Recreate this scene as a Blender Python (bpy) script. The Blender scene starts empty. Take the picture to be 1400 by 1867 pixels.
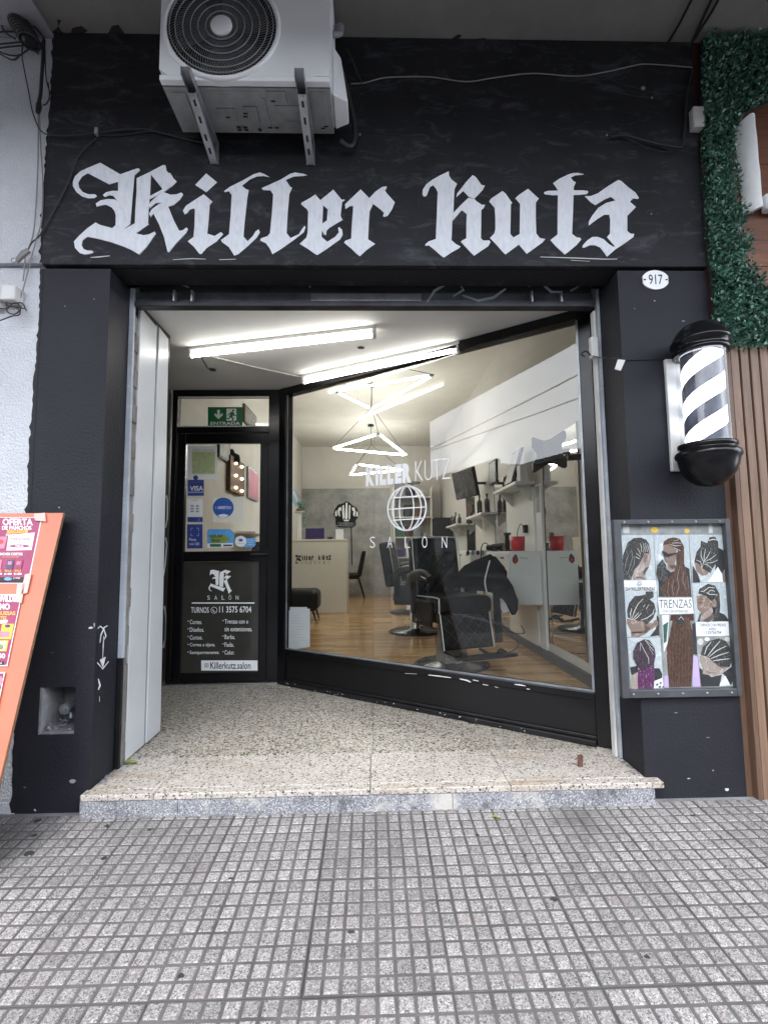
import bpy, bmesh, math, random
from mathutils import Vector, Matrix
random.seed(7)
PI = math.pi
sc = bpy.context.scene
C = sc.collection

# ------------------------------------------------------------------ camera
FPX, PCX, PCY = 862.0, 700.0, 933.5            # photograph 1400 x 1867
CAM = Vector((0.0, -2.15, 1.091))
_y, _p, _r = math.radians(1.38), math.radians(4.85), math.radians(0.62)
FWD = Vector((math.sin(_y)*math.cos(_p), math.cos(_y)*math.cos(_p), math.sin(_p)))
_r0 = Vector((math.cos(_y), -math.sin(_y), 0)); _u0 = _r0.cross(FWD)
RIGHT = _r0*math.cos(_r) - _u0*math.sin(_r)
UP = _u0*math.cos(_r) + _r0*math.sin(_r)
cd = bpy.data.cameras.new('camera'); cam = bpy.data.objects.new('camera', cd); C.objects.link(cam)
cd.sensor_fit = 'HORIZONTAL'; cd.sensor_width = 36.0; cd.lens = 36.0*FPX/1400.0
cd.clip_start = 0.02; cd.clip_end = 500.0
m3 = Matrix((RIGHT, UP, -FWD)).transposed()
cam.matrix_world = Matrix.Translation(CAM) @ m3.to_4x4()
sc.camera = cam

# ------------------------------------------------------------------ sky, sun, exposure
w = bpy.data.worlds.new('World'); sc.world = w; w.use_nodes = True
nt = w.node_tree; nt.nodes.clear()
def N(t, **k):
    n = nt.nodes.new(t)
    for a, v in k.items(): setattr(n, a, v)
    return n
wo = N('ShaderNodeOutputWorld'); bg = N('ShaderNodeBackground'); bg.inputs['Strength'].default_value = 0.1
sky = N('ShaderNodeTexSky'); sky.sky_type = 'NISHITA'; sky.sun_disc = False
sky.sun_elevation = math.radians(48); sky.sun_rotation = math.radians(200); sky.dust_density = 3.0; sky.air_density = 1.2
tcw = N('ShaderNodeTexCoord'); mpw = N('ShaderNodeMapping'); mpw.inputs['Scale'].default_value = (1, 1, 2.6)
nz = N('ShaderNodeTexNoise'); nz.inputs['Scale'].default_value = 2.2; nz.inputs['Detail'].default_value = 7; nz.inputs['Roughness'].default_value = 0.58
crw = N('ShaderNodeValToRGB'); crw.color_ramp.elements[0].position = .32; crw.color_ramp.elements[1].position = .72
crw.color_ramp.elements[0].color = (20.5, 22.3, 25.5, 1); crw.color_ramp.elements[1].color = (36, 37.2, 39.4, 1)
mxw = N('ShaderNodeMix', data_type='RGBA'); mxw.inputs[0].default_value = .88
nt.links.new(tcw.outputs['Generated'], mpw.inputs['Vector']); nt.links.new(mpw.outputs[0], nz.inputs['Vector'])
nt.links.new(nz.outputs[0], crw.inputs[0]); nt.links.new(sky.outputs[0], mxw.inputs[6]); nt.links.new(crw.outputs[0], mxw.inputs[7])
nt.links.new(mxw.outputs[2], bg.inputs['Color']); nt.links.new(bg.outputs[0], wo.inputs[0])
sl = bpy.data.lights.new('sun', 'SUN'); sl.energy = 0.8; sl.angle = math.radians(18); sl.color = (1, .96, .9)
so = bpy.data.objects.new('sun', sl); C.objects.link(so)
so.rotation_euler = (math.radians(42), 0, math.radians(-20))
vs = sc.view_settings; vs.view_transform = 'Standard'; vs.look = 'None'; vs.exposure = 1.12; vs.gamma = 1.0; vs.use_curve_mapping = False
cy = sc.cycles; cy.use_denoising = True; cy.max_bounces = 6; cy.diffuse_bounces = 3; cy.glossy_bounces = 3
cy.transparent_max_bounces = 12; cy.sample_clamp_indirect = 6.0; cy.caustics_reflective = False; cy.caustics_refractive = False
cy.use_adaptive_sampling = False

# ------------------------------------------------------------------ photograph point -> place on a real plane
def ray(px, py): return RIGHT*((px-PCX)/FPX) - UP*((py-PCY)/FPX) + FWD
def PY(px, py, Y): d = ray(px, py); return CAM + d*((Y-CAM.y)/d.y)
def PZ(px, py, Z): d = ray(px, py); return CAM + d*((Z-CAM.z)/d.z)
def PX(px, py, X): d = ray(px, py); return CAM + d*((X-CAM.x)/d.x)
def PP(px, py, p0, n): d = ray(px, py); return CAM + d*((p0-CAM).dot(n)/d.dot(n))
G0 = Vector((-.683, 1.60, 0)); G1 = Vector((1.192, .323, 0)); GD = (G1-G0).normalized(); GN = Vector((GD.y, -GD.x, 0))   # GN points to the street
def PG(px, py, off=0.0): return PP(px, py, G0+GN*off, GN)

# ------------------------------------------------------------------ materials
MT = {}
def newmat(name):
    m = bpy.data.materials.new(name); m.use_nodes = True; t = m.node_tree
    b = t.nodes['Principled BSDF']; MT[name] = m
    return m, t, b
def nd(t, typ, **k):
    n = t.nodes.new(typ)
    for a, v in k.items():
        if a.startswith('_'): n.inputs[int(a[1:]) if a[1:].isdigit() else a[1:]].default_value = v
        else: setattr(n, a, v)
    return n
def c4(c): return (c[0], c[1], c[2], 1)
def ramp(t, stops):
    r = nd(t, 'ShaderNodeValToRGB'); e = r.color_ramp.elements
    while len(e) < len(stops): e.new(.5)
    for i, (p, c) in enumerate(stops): e[i].position = p; e[i].color = c4(c) if len(c) == 3 else c
    return r
def addbump(t, b, pos, scale, strength, dist=.002, detail=4, src=None):
    n = nd(t, 'ShaderNodeTexNoise', _Scale=scale, _Detail=detail); t.links.new(pos, n.inputs['Vector'])
    bp = nd(t, 'ShaderNodeBump', _Strength=strength, _Distance=dist); t.links.new((src or n.outputs[0]), bp.inputs['Height'])
    t.links.new(bp.outputs[0], b.inputs['Normal']); return n
def mixc(t, fac, a, bb, mode='MIX'):
    mx = nd(t, 'ShaderNodeMix', data_type='RGBA', blend_type=mode)
    for s, v in ((0, fac), (6, a), (7, bb)):
        if hasattr(v, 'links'): t.links.new(v, mx.inputs[s])
        else: mx.inputs[s].default_value = v if s == 0 else c4(v)
    return mx.outputs[2]
def mat(name, col, rough=.55, metal=0, var=.12, vs=7, bump=0, bs=90, bd=.002, spec=.5, emit=None, es=0, coat=0, orand=0, rvar=0):
    m, t, b = newmat(name)
    g = nd(t, 'ShaderNodeNewGeometry'); pos = g.outputs['Position']
    n = nd(t, 'ShaderNodeTexNoise', _Scale=vs, _Detail=6, _Roughness=.6); t.links.new(pos, n.inputs['Vector'])
    lo = [c*(1-var) for c in col]; hi = [min(1, c*(1+var)) for c in col]
    r = ramp(t, [(.3, lo), (.7, hi)]); t.links.new(n.outputs[0], r.inputs[0]); out = r.outputs[0]
    if orand:
        oi = nd(t, 'ShaderNodeObjectInfo'); mr = nd(t, 'ShaderNodeMapRange', _3=1-orand, _4=1+orand); t.links.new(oi.outputs['Random'], mr.inputs[0])
        v = nd(t, 'ShaderNodeVectorMath', operation='SCALE'); t.links.new(out, v.inputs[0]); t.links.new(mr.outputs[0], v.inputs['Scale']); out = v.outputs[0]
    t.links.new(out, b.inputs['Base Color'])
    b.inputs['Roughness'].default_value = rough; b.inputs['Metallic'].default_value = metal; b.inputs['Specular IOR Level'].default_value = spec
    if coat: b.inputs['Coat Weight'].default_value = coat; b.inputs['Coat Roughness'].default_value = .1
    if rvar:
        mr = nd(t, 'ShaderNodeMapRange', _3=max(.02, rough-rvar), _4=min(1, rough+rvar)); t.links.new(n.outputs[0], mr.inputs[0]); t.links.new(mr.outputs[0], b.inputs['Roughness'])
    if emit: b.inputs['Emission Color'].default_value = c4(emit); b.inputs['Emission Strength'].default_value = es
    if bump: addbump(t, b, pos, bs, bump, bd)
    return m
def plaster(name, col, chip=None, chipamt=.0, smear=None, smearamt=0, rough=.6, bs=55, bump=.6, bd=.004, var=.15, spec=.4):
    m, t, b = newmat(name); g = nd(t, 'ShaderNodeNewGeometry'); pos = g.outputs['Position']
    n = nd(t, 'ShaderNodeTexNoise', _Scale=3.5, _Detail=8, _Roughness=.65); t.links.new(pos, n.inputs['Vector'])
    r = ramp(t, [(.3, [c*(1-var) for c in col]), (.7, [min(1, c*(1+var)) for c in col])]); t.links.new(n.outputs[0], r.inputs[0]); out = r.outputs[0]
    if smear:
        mp = nd(t, 'ShaderNodeMapping'); mp.inputs['Scale'].default_value = (4, 4, 11); mp.inputs['Rotation'].default_value = (0, .35, 0); t.links.new(pos, mp.inputs[0])
        s = nd(t, 'ShaderNodeTexNoise', _Scale=1.3, _Detail=9, _Roughness=.72, _Distortion=1.2); t.links.new(mp.outputs[0], s.inputs['Vector'])
        sr = ramp(t, [(.52, (0, 0, 0)), (.78, (smearamt,)*3)]); t.links.new(s.outputs[0], sr.inputs[0])
        out = mixc(t, sr.outputs[0], out, smear)
    if chip:
        v = nd(t, 'ShaderNodeTexVoronoi', _Scale=13); t.links.new(pos, v.inputs['Vector'])
        n2 = nd(t, 'ShaderNodeTexNoise', _Scale=60, _Detail=3); t.links.new(pos, n2.inputs['Vector'])
        mth = nd(t, 'ShaderNodeMath', operation='MULTIPLY_ADD', _1=.12); t.links.new(n2.outputs[0], mth.inputs[0]); t.links.new(v.outputs['Distance'], mth.inputs[2])
        cr = ramp(t, [(.095+chipamt, (1, 1, 1)), (.105+chipamt, (0, 0, 0))]); t.links.new(mth.outputs[0], cr.inputs[0])
        sp = nd(t, 'ShaderNodeSeparateColor'); t.links.new(v.outputs['Color'], sp.inputs[0])
        gt = nd(t, 'ShaderNodeMath', operation='GREATER_THAN', _1=.72); t.links.new(sp.outputs[0], gt.inputs[0])
        ml = nd(t, 'ShaderNodeMath', operation='MULTIPLY'); t.links.new(cr.outputs[0], ml.inputs[0]); t.links.new(gt.outputs[0], ml.inputs[1])
        out = mixc(t, ml.outputs[0], out, chip)
    t.links.new(out, b.inputs['Base Color']); b.inputs['Roughness'].default_value = rough; b.inputs['Specular IOR Level'].default_value = spec
    addbump(t, b, pos, bs, bump, bd, 5)
    return m
def terrazzo(name, base, chips, scale, dens, rough=.5, dirt=.12, fine=None):
    m, t, b = newmat(name); g = nd(t, 'ShaderNodeNewGeometry'); pos = g.outputs['Position']
    n = nd(t, 'ShaderNodeTexNoise', _Scale=3, _Detail=8, _Roughness=.65); t.links.new(pos, n.inputs['Vector'])
    r = ramp(t, [(.3, [c*(1-dirt) for c in base]), (.7, [min(1, c*(1+dirt)) for c in base])]); t.links.new(n.outputs[0], r.inputs[0]); out = r.outputs[0]
    for k, (sca, thr) in enumerate(((scale, dens), (scale*1.9, dens*.9))):
        v = nd(t, 'ShaderNodeTexVoronoi', _Scale=sca, _Randomness=1.0); 
        mp = nd(t, 'ShaderNodeMapping'); mp.inputs['Location'].default_value = (k*3.7, k*1.3, k*2.1); t.links.new(pos, mp.inputs[0])
        dn = nd(t, 'ShaderNodeTexNoise', _Scale=sca*1.5, _Detail=2); t.links.new(mp.outputs[0], dn.inputs['Vector'])
        ad = nd(t, 'ShaderNodeVectorMath', operation='MULTIPLY_ADD'); ad.inputs[1].default_value = (.6/sca,)*3
        t.links.new(dn.outputs['Color'], ad.inputs[0]); t.links.new(mp.outputs[0], ad.inputs[2]); t.links.new(ad.outputs[0], v.inputs['Vector'])
        sp = nd(t, 'ShaderNodeSeparateColor'); t.links.new(v.outputs['Color'], sp.inputs[0])
        cr = ramp(t, [(i/len(chips), c) for i, c in enumerate(chips)]); cr.color_ramp.interpolation = 'CONSTANT'; t.links.new(sp.outputs[0], cr.inputs[0])
        ms = ramp(t, [(thr, (1, 1, 1)), (thr+.08, (0, 0, 0))]); t.links.new(v.outputs['Distance'], ms.inputs[0])
        out = mixc(t, ms.outputs[0], out, cr.outputs[0])
    t.links.new(out, b.inputs['Base Color']); b.inputs['Roughness'].default_value = rough
    addbump(t, b, pos, 160, .25, .001)
    return m, t, b, out
def glassmat(name, tint=(1, 1, 1), k=1.8, rough=0.0):
    m = bpy.data.materials.new(name); m.use_nodes = True; t = m.node_tree; t.nodes.clear(); MT[name] = m
    o = nd(t, 'ShaderNodeOutputMaterial'); tr = nd(t, 'ShaderNodeBsdfTransparent', _Color=c4(tint)); gl = nd(t, 'ShaderNodeBsdfGlossy', _Roughness=rough)
    fr = nd(t, 'ShaderNodeFresnel', _IOR=1.5); g = nd(t, 'ShaderNodeNewGeometry')
    inv = nd(t, 'ShaderNodeMath', operation='MULTIPLY_ADD', _1=-k, _2=k); t.links.new(g.outputs['Backfacing'], inv.inputs[0])
    ml = nd(t, 'ShaderNodeMath', operation='MULTIPLY', use_clamp=True); t.links.new(fr.outputs[0], ml.inputs[0]); t.links.new(inv.outputs[0], ml.inputs[1])
    mx = nd(t, 'ShaderNodeMixShader'); t.links.new(ml.outputs[0], mx.inputs[0]); t.links.new(tr.outputs[0], mx.inputs[1]); t.links.new(gl.outputs[0], mx.inputs[2])
    t.links.new(mx.outputs[0], o.inputs[0]); return m

plaster('black_plaster', (.0185, .019, .0245), chip=(.4, .4, .4), chipamt=-.02, rough=.55, bs=85, bump=.5, bd=.006, spec=.22)
plaster('black_fascia', (.0165, .017, .0205), chip=(.4, .4, .4), chipamt=-.035, smear=(.10, .103, .115), smearamt=.75, rough=.55, bs=80, bump=.35, bd=.003, var=.3, spec=.2)
plaster('white_plaster', (.63, .645, .68), chip=(.3, .3, .3), chipamt=-.05, smear=(.60, .60, .61), smearamt=.35, rough=.85, bs=95, bump=1.0, bd=.012, var=.1)
plaster('white_smooth', (.60, .61, .63), chip=(.12, .11, .1), chipamt=-.05, rough=.75, bs=30, bump=.3, bd=.003, var=.1)
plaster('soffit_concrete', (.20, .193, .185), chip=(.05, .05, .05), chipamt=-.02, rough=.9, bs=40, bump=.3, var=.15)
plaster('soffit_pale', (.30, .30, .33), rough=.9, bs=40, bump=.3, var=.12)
plaster('broken_plaster', (.20, .19, .18), chip=(.5, .48, .46), chipamt=.12, rough=.9, bs=35, bump=1, bd=.012, var=.55)
plaster('bare_cement', (.20, .20, .21), chip=(.42, .42, .44), chipamt=.03, rough=.9, bs=30, bump=1, bd=.012, var=.4)
plaster('painted_old_rail', (.36, .39, .43), chip=(.06, .06, .06), chipamt=.05, smear=(.6, .62, .66), smearamt=.6, rough=.5, bs=30, bump=.5, var=.25)
plaster('cream_wall_dimmed', (.52, .50, .455), rough=.7, bs=18, bump=.03, var=.04)  # room cream darkened; the right wall's weaker lamplight is put into the colour
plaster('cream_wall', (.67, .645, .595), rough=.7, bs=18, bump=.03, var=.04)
plaster('cream_ceiling', (.66, .635, .58), rough=.8, bs=30, bump=.15, var=.05)
plaster('entry_ceiling', (.70, .70, .68), rough=.7, bs=14, bump=.15, bd=.004, var=.05)
plaster('polished_concrete', (.30, .295, .285), smear=(.5, .49, .47), smearamt=.55, rough=.5, bs=20, bump=.2, var=.35)
mat('black_gloss', (.006, .006, .007), .22, spec=.32, var=.25, vs=5, bump=.12, bs=45, rvar=.1)
mat('black_worn', (.010, .010, .011), .4, spec=.3, var=.4, vs=9, bump=.2, bs=60)
mat('black_matte', (.014, .014, .015), .7, var=.2)
mat('white_line', (.72, .73, .75), .55, var=.06, vs=30)
mat('vinyl_white', (.9, .91, .93), .45, var=.02)
m, t, b = newmat('whitewash'); g = nd(t, 'ShaderNodeNewGeometry'); mp = nd(t, 'ShaderNodeMapping'); mp.inputs['Scale'].default_value = (26, 26, 9); mp.inputs['Rotation'].default_value = (0, .12, 0)
t.links.new(g.outputs['Position'], mp.inputs[0]); n = nd(t, 'ShaderNodeTexNoise', _Scale=2.2, _Detail=8, _Roughness=.62, _Distortion=.5); t.links.new(mp.outputs[0], n.inputs['Vector'])
r = ramp(t, [(.25, (.60, .62, .67)), (.45, (.72, .74, .79)), (.7, (.80, .82, .86))]); t.links.new(n.outputs[0], r.inputs[0]); t.links.new(r.outputs[0], b.inputs['Base Color'])
b.inputs['Roughness'].default_value = .6; addbump(t, b, g.outputs['Position'], 90, .3, .002)
terrazzo('terrazzo_floor', (.39, .365, .325), [(.018, .016, .014), (.46, .42, .35), (.05, .04, .03), (.56, .54, .49), (.20, .16, .11), (.40, .36, .29)], 68, .46, .42)
m, t, b, out = terrazzo('terrazzo_step', (.42, .385, .345), [(.50, .465, .43), (.04, .035, .03), (.45, .41, .37), (.60, .58, .56), (.18, .13, .095), (.48, .44, .40)], 80, .40, .5, .2)
g = nd(t, 'ShaderNodeNewGeometry'); mp = nd(t, 'ShaderNodeMapping'); mp.inputs['Scale'].default_value = (1.3, 9, 1); t.links.new(g.outputs['Position'], mp.inputs[0])
n = nd(t, 'ShaderNodeTexNoise', _Scale=1.6, _Detail=6); t.links.new(mp.outputs[0], n.inputs['Vector']); r = ramp(t, [(.56, (0, 0, 0)), (.72, (.55,)*3)]); t.links.new(n.outputs[0], r.inputs[0])
t.links.new(mixc(t, r.outputs[0], out, (.30, .215, .14)), b.inputs['Base Color'])
m, t, b, out = terrazzo('granite_riser', (.20, .205, .222), [(.40, .405, .42), (.08, .08, .09), (.28, .29, .32), (.52, .52, .53), (.16, .16, .18)], 120, .4, .65, .3)
g = nd(t, 'ShaderNodeNewGeometry'); n = nd(t, 'ShaderNodeTexNoise', _Scale=5, _Detail=7, _Roughness=.65); t.links.new(g.outputs['Position'], n.inputs['Vector']); r = ramp(t, [(.55, (0, 0, 0)), (.66, (.8,)*3)]); t.links.new(n.outputs[0], r.inputs[0])
out = mixc(t, r.outputs[0], out, (.52, .49, .45)); r2 = ramp(t, [(.34, (.85,)*3), (.44, (0, 0, 0))]); t.links.new(n.outputs[0], r2.inputs[0])
t.links.new(mixc(t, r2.outputs[0], out, (.05, .05, .06)), b.inputs['Base Color'])
m, t, b, out = terrazzo('paving_pad', (.238, .224, .22), [(.33, .317, .313), (.15, .14, .137), (.26, .246, .242), (.385, .37, .367), (.20, .187, .183), (.085, .079, .077)], 150, .5, .75, .14)
oi = nd(t, 'ShaderNodeObjectInfo'); g = nd(t, 'ShaderNodeNewGeometry'); mr = nd(t, 'ShaderNodeMapRange', _3=.86, _4=1.1); t.links.new(oi.outputs['Random'], mr.inputs[0])
vv = nd(t, 'ShaderNodeVectorMath', operation='SCALE'); t.links.new(out, vv.inputs[0]); t.links.new(mr.outputs[0], vv.inputs['Scale'])
n = nd(t, 'ShaderNodeTexNoise', _Scale=1.7, _Detail=8, _Roughness=.7); t.links.new(g.outputs['Position'], n.inputs['Vector']); r = ramp(t, [(.56, (0, 0, 0)), (.75, (.6,)*3)]); t.links.new(n.outputs[0], r.inputs[0])
out = mixc(t, r.outputs[0], vv.outputs[0], (.11, .105, .10))
n2 = nd(t, 'ShaderNodeTexNoise', _Scale=14, _Detail=3); t.links.new(g.outputs['Position'], n2.inputs['Vector']); r2 = ramp(t, [(.6, (0, 0, 0)), (.72, (.35,)*3)]); t.links.new(n2.outputs[0], r2.inputs[0])
out = mixc(t, r2.outputs[0], out, (.26, .20, .19))
# every small square its own tone
a1 = nd(t, 'ShaderNodeVectorMath', operation='MULTIPLY_ADD'); a1.inputs[1].default_value = (1/.04919, 20, 0); a1.inputs[2].default_value = (.19525/.04919, .0205*20, 0); t.links.new(g.outputs['Position'], a1.inputs[0])
a2 = nd(t, 'ShaderNodeVectorMath', operation='FLOOR'); t.links.new(a1.outputs[0], a2.inputs[0]); wn = nd(t, 'ShaderNodeTexWhiteNoise', noise_dimensions='3D'); t.links.new(a2.outputs[0], wn.inputs['Vector'])
mr2 = nd(t, 'ShaderNodeMapRange', _3=.84, _4=1.14); t.links.new(wn.outputs['Value'], mr2.inputs[0]); sc2 = nd(t, 'ShaderNodeVectorMath', operation='SCALE'); t.links.new(out, sc2.inputs[0]); t.links.new(mr2.outputs[0], sc2.inputs['Scale']); out = sc2.outputs[0]
# old damp stains by the step and at the left wall
for (sx_, sy_, sr_) in ((.82, -.10, .30), (-1.45, -.12, .34), (1.5, -.05, .22), (-.3, -.06, .12)):
    dv = nd(t, 'ShaderNodeVectorMath', operation='DISTANCE'); dv.inputs[1].default_value = (sx_, sy_, 0); t.links.new(g.outputs['Position'], dv.inputs[0])
    nq = nd(t, 'ShaderNodeTexNoise', _Scale=9, _Detail=6, _Roughness=.7); t.links.new(g.outputs['Position'], nq.inputs['Vector'])
    ma = nd(t, 'ShaderNodeMath', operation='MULTIPLY_ADD', _1=.5); t.links.new(nq.outputs[0], ma.inputs[0]); t.links.new(dv.outputs['Value'], ma.inputs[2])
    rs = ramp(t, [(sr_*.5+.10, (.6,)*3), (sr_+.12, (0, 0, 0))]); t.links.new(ma.outputs[0], rs.inputs[0]); out = mixc(t, rs.outputs[0], out, (.085, .08, .078))
t.links.new(out, b.inputs['Base Color'])
mat('paving_joint', (.095, .089, .086), .9, var=.35, vs=9, bump=.5, bs=120)
mat('street_slab', (.05, .049, .048), .9, var=.3, vs=3, bump=.4, bs=60)
mat('gum', (.03, .029, .029), .7, var=.3)
mat('asphalt', (.036, .036, .038), .9, var=.25, vs=20, bump=.4, bs=150)
mat('far_pavement', (.10, .098, .096), .85, var=.12)
mat('aluminium_sheet', (.56, .58, .61), .34, var=.06, vs=3, bump=.1, bs=12, bd=.004, spec=.5)
mat('steel_grey', (.30, .32, .35), .42, metal=.6, var=.25, vs=10, bump=.2, bs=60)
mat('frame_grey', (.065, .069, .076), .45, metal=.2, var=.25, vs=12, bump=.2, bs=80)
mat('shutter_dark', (.035, .037, .042), .4, metal=.3, var=.5, vs=6, bump=.2, bs=40)
mat('shutter_bar', (.12, .13, .15), .4, metal=.4, var=.45, vs=7, bump=.3, bs=50)
mat('galvanised', (.42, .43, .46), .42, metal=.7, var=.2, vs=18, bump=.15, bs=80)
mat('ac_white', (.80, .81, .83), .4, var=.04, vs=4)
mat('ac_pan', (.27, .28, .28), .55, metal=.15, var=.2, vs=14, bump=.3, bs=25, bd=.006)
mat('ac_grille', (.24, .245, .26), .45, var=.05)
mat('dark_void', (.012, .012, .014), .8, var=.2)
mat('fan_blade', (.06, .06, .065), .5, var=.1)
mat('cable_black', (.016, .016, .018), .5, var=.2)
mat('cable_grey', (.22, .21, .21), .55, var=.15)
mat('plastic_white', (.62, .62, .6), .45, var=.08)
mat('rust', (.10, .045, .03), .8, var=.4, vs=40, bump=.5, bs=200)
mat('chrome', (.72, .73, .75), .12, metal=1, var=.03)
mat('brushed_steel', (.5, .5, .52), .3, metal=1, var=.08)
mat('mirror_silver', (.86, .88, .87), .02, metal=1, var=.01)
mat('red_paint', (.55, .025, .03), .4, var=.15)
mat('dark_red', (.035, .008, .009), .5, var=.3)
mat('leather', (.007, .0075, .008), .42, var=.25, vs=25, bump=.2, bs=220, bd=.001, spec=.3)
mat('fabric_black', (.010, .010, .011), .9, spec=.2, var=.2, vs=30, bump=.4, bs=300)
mat('piping_white', (.62, .62, .6), .5, var=.05)
mat('laminate_white', (.76, .775, .755), .35, var=.03)
mat('laminate_cream', (.66, .645, .57), .4, var=.03)
mat('paper', (.74, .75, .78), .7, var=.05)
mat('rubber', (.02, .02, .02), .7, var=.1)
mat('baseboard_grey', (.07, .07, .07), .5, var=.2)
mat('leaf_light', (.20, .34, .26), .35, var=.4, vs=30)
mat('leaf_green', (.062, .17, .115), .38, var=.6, vs=30, spec=.4)
mat('leaf_dark', (.03, .10, .07), .45, var=.5, vs=30)
mat('leaf_fresh', (.20, .28, .05), .5, var=.3, vs=60)
mat('hedge_back', (.008, .02, .014), .9, var=.4)
mat('sign_white', (.78, .79, .8), .6, var=.05, vs=18, bump=.5, bs=30, bd=.006)
mat('plywood_edge', (.22, .13, .07), .7, var=.3, vs=40)
mat('orange_board', (.60, .17, .10), .5, var=.1, vs=4, bump=.1)
mat('magenta_print', (.30, .035, .11), .5, var=.12, vs=30)
mat('yellow_print', (.75, .45, .05), .5, var=.1)
mat('pink_print', (.62, .2, .28), .5, var=.15, vs=40)
mat('blue_visa', (.03, .055, .25), .4, var=.05)
mat('blue_sky_print', (.10, .33, .65), .4, var=.15, vs=30)
mat('blue_round', (.025, .09, .36), .4, var=.05)
mat('green_exit', (.005, .13, .035), .4, var=.05)
mat('paper_green', (.42, .50, .24), .6, var=.2, vs=60)
mat('ink', (.02, .02, .022), .6, var=.1)
mat('ink_grey', (.25, .26, .28), .6, var=.1)
mat('shade', (.10, .065, .05), .6, var=.2, vs=30)
def strands(name, a, bcol, sx, sz, dist=2.0):
    m, t, b = newmat(name); g = nd(t, 'ShaderNodeNewGeometry'); mp = nd(t, 'ShaderNodeMapping'); mp.inputs['Scale'].default_value = (sx, 1, sz); t.links.new(g.outputs['Position'], mp.inputs[0])
    n = nd(t, 'ShaderNodeTexNoise', _Scale=1, _Detail=5, _Roughness=.7, _Distortion=dist); t.links.new(mp.outputs[0], n.inputs['Vector'])
    r = ramp(t, [(.38, a), (.52, [x*.5+y*.5*.4 for x, y in zip(a, bcol)]), (.72, bcol)]); t.links.new(n.outputs[0], r.inputs[0]); t.links.new(r.outputs[0], b.inputs['Base Color']); b.inputs['Roughness'].default_value = .6
for k_, v_ in (('hair', ((.008, .007, .007), (.14, .125, .115), 150, 60)), ('hair_brown', ((.02, .009, .006), (.30, .13, .07), 210, 26)), ('hair_plum', ((.012, .007, .012), (.16, .09, .14), 160, 60)), ('hair_magenta', ((.06, .005, .05), (.42, .06, .36), 190, 90))): strands(k_, *v_)
for k_, v_ in (('skin', ((.22, .145, .115), (.48, .35, .29), 22, 16)), ('skin_pale', ((.33, .26, .225), (.62, .53, .48), 22, 16)), ('photo_backdrop', ((.50, .55, .58), (.78, .82, .85), 16, 14))): strands(k_, *v_)
mat('photo_backdrop_plain', (.45, .51, .55), .6, var=.2, vs=14)
mat('photo_lilac', (.50, .38, .66), .6, var=.06)
mat('part_line', (.55, .54, .52), .6, var=.1)
mat('poster_board', (.25, .255, .25), .5, var=.3, vs=20)
mat('wood_bulb', (.13, .06, .03), .6, var=.3, vs=30, bump=.3)
mat('flag_blue', (.33, .52, .68), .7, var=.05)
mat('terracotta', (.32, .12, .07), .8, var=.2)
mat('violet_card', (.05, .03, .12), .4, var=.4, vs=40)
mat('screen_dark', (.03, .028, .03), .15, var=.9, vs=9)
mat('bottle_glass', (.05, .05, .055), .15, var=.3)
mat('door_film', (.048, .046, .04), .12, var=.25, vs=3, spec=.5)
mat('stitching', (.09, .09, .092), .7, var=.1)
mat('tape', (.70, .38, .33), .3, var=.1)
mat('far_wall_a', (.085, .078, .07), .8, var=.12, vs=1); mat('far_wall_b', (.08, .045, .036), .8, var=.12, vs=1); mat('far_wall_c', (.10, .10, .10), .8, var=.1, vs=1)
mat('far_glass', (.05, .06, .07), .1, var=.1)
mat('lamp_tube', (.9, .9, .88), .4, emit=(1, .975, .91), es=8.5)
mat('lamp_tube_room', (.9, .9, .88), .4, emit=(1, .98, .935), es=31)
mat('lamp_tube_near', (.9, .9, .88), .4, emit=(1, .98, .935), es=5)
mat('lamp_bulb', (.9, .85, .7), .4, emit=(1, .8, .5), es=4)
mat('pole_light', (.9, .9, .95), .4, emit=(.84, .87, 1), es=1.8)
mat('pole_band', (.10, .105, .14), .3, var=.5, vs=14)
glassmat('window_glass', (.97, .985, .975), 1.75)
glassmat('clear_glass', (.98, .99, .99), 1.0)
# wood with grain: stretched noise
def wood(name, a, bcol, sc3, rough=.5, orand=.12, bump=.25):
    m, t, b = newmat(name); g = nd(t, 'ShaderNodeNewGeometry'); oi = nd(t, 'ShaderNodeObjectInfo')
    ad = nd(t, 'ShaderNodeVectorMath', operation='ADD'); t.links.new(g.outputs['Position'], ad.inputs[0]); t.links.new(oi.outputs['Location'], ad.inputs[1])
    mp = nd(t, 'ShaderNodeMapping'); mp.inputs['Scale'].default_value = sc3; t.links.new(ad.outputs[0], mp.inputs[0])
    n = nd(t, 'ShaderNodeTexNoise', _Scale=1, _Detail=8, _Roughness=.65, _Distortion=.6); t.links.new(mp.outputs[0], n.inputs['Vector'])
    r = ramp(t, [(.3, a), (.7, bcol)]); t.links.new(n.outputs[0], r.inputs[0])
    mr = nd(t, 'ShaderNodeMapRange', _3=1-orand, _4=1+orand); t.links.new(oi.outputs['Random'], mr.inputs[0])
    v = nd(t, 'ShaderNodeVectorMath', operation='SCALE'); t.links.new(r.outputs[0], v.inputs[0]); t.links.new(mr.outputs[0], v.inputs['Scale']); t.links.new(v.outputs[0], b.inputs['Base Color'])
    b.inputs['Roughness'].default_value = rough
    bp = nd(t, 'ShaderNodeBump', _Strength=bump, _Distance=.002); t.links.new(n.outputs[0], bp.inputs['Height']); t.links.new(bp.outputs[0], b.inputs['Normal'])
wood('slat_wood', (.13, .077, .050), (.235, .148, .100), (60, 60, 3))
wood('plank_wood', (.10, .034, .016), (.21, .078, .038), (4, 60, 70), .55)
wood('trim_wood', (.075, .04, .026), (.14, .08, .052), (50, 50, 3), .6)
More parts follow.
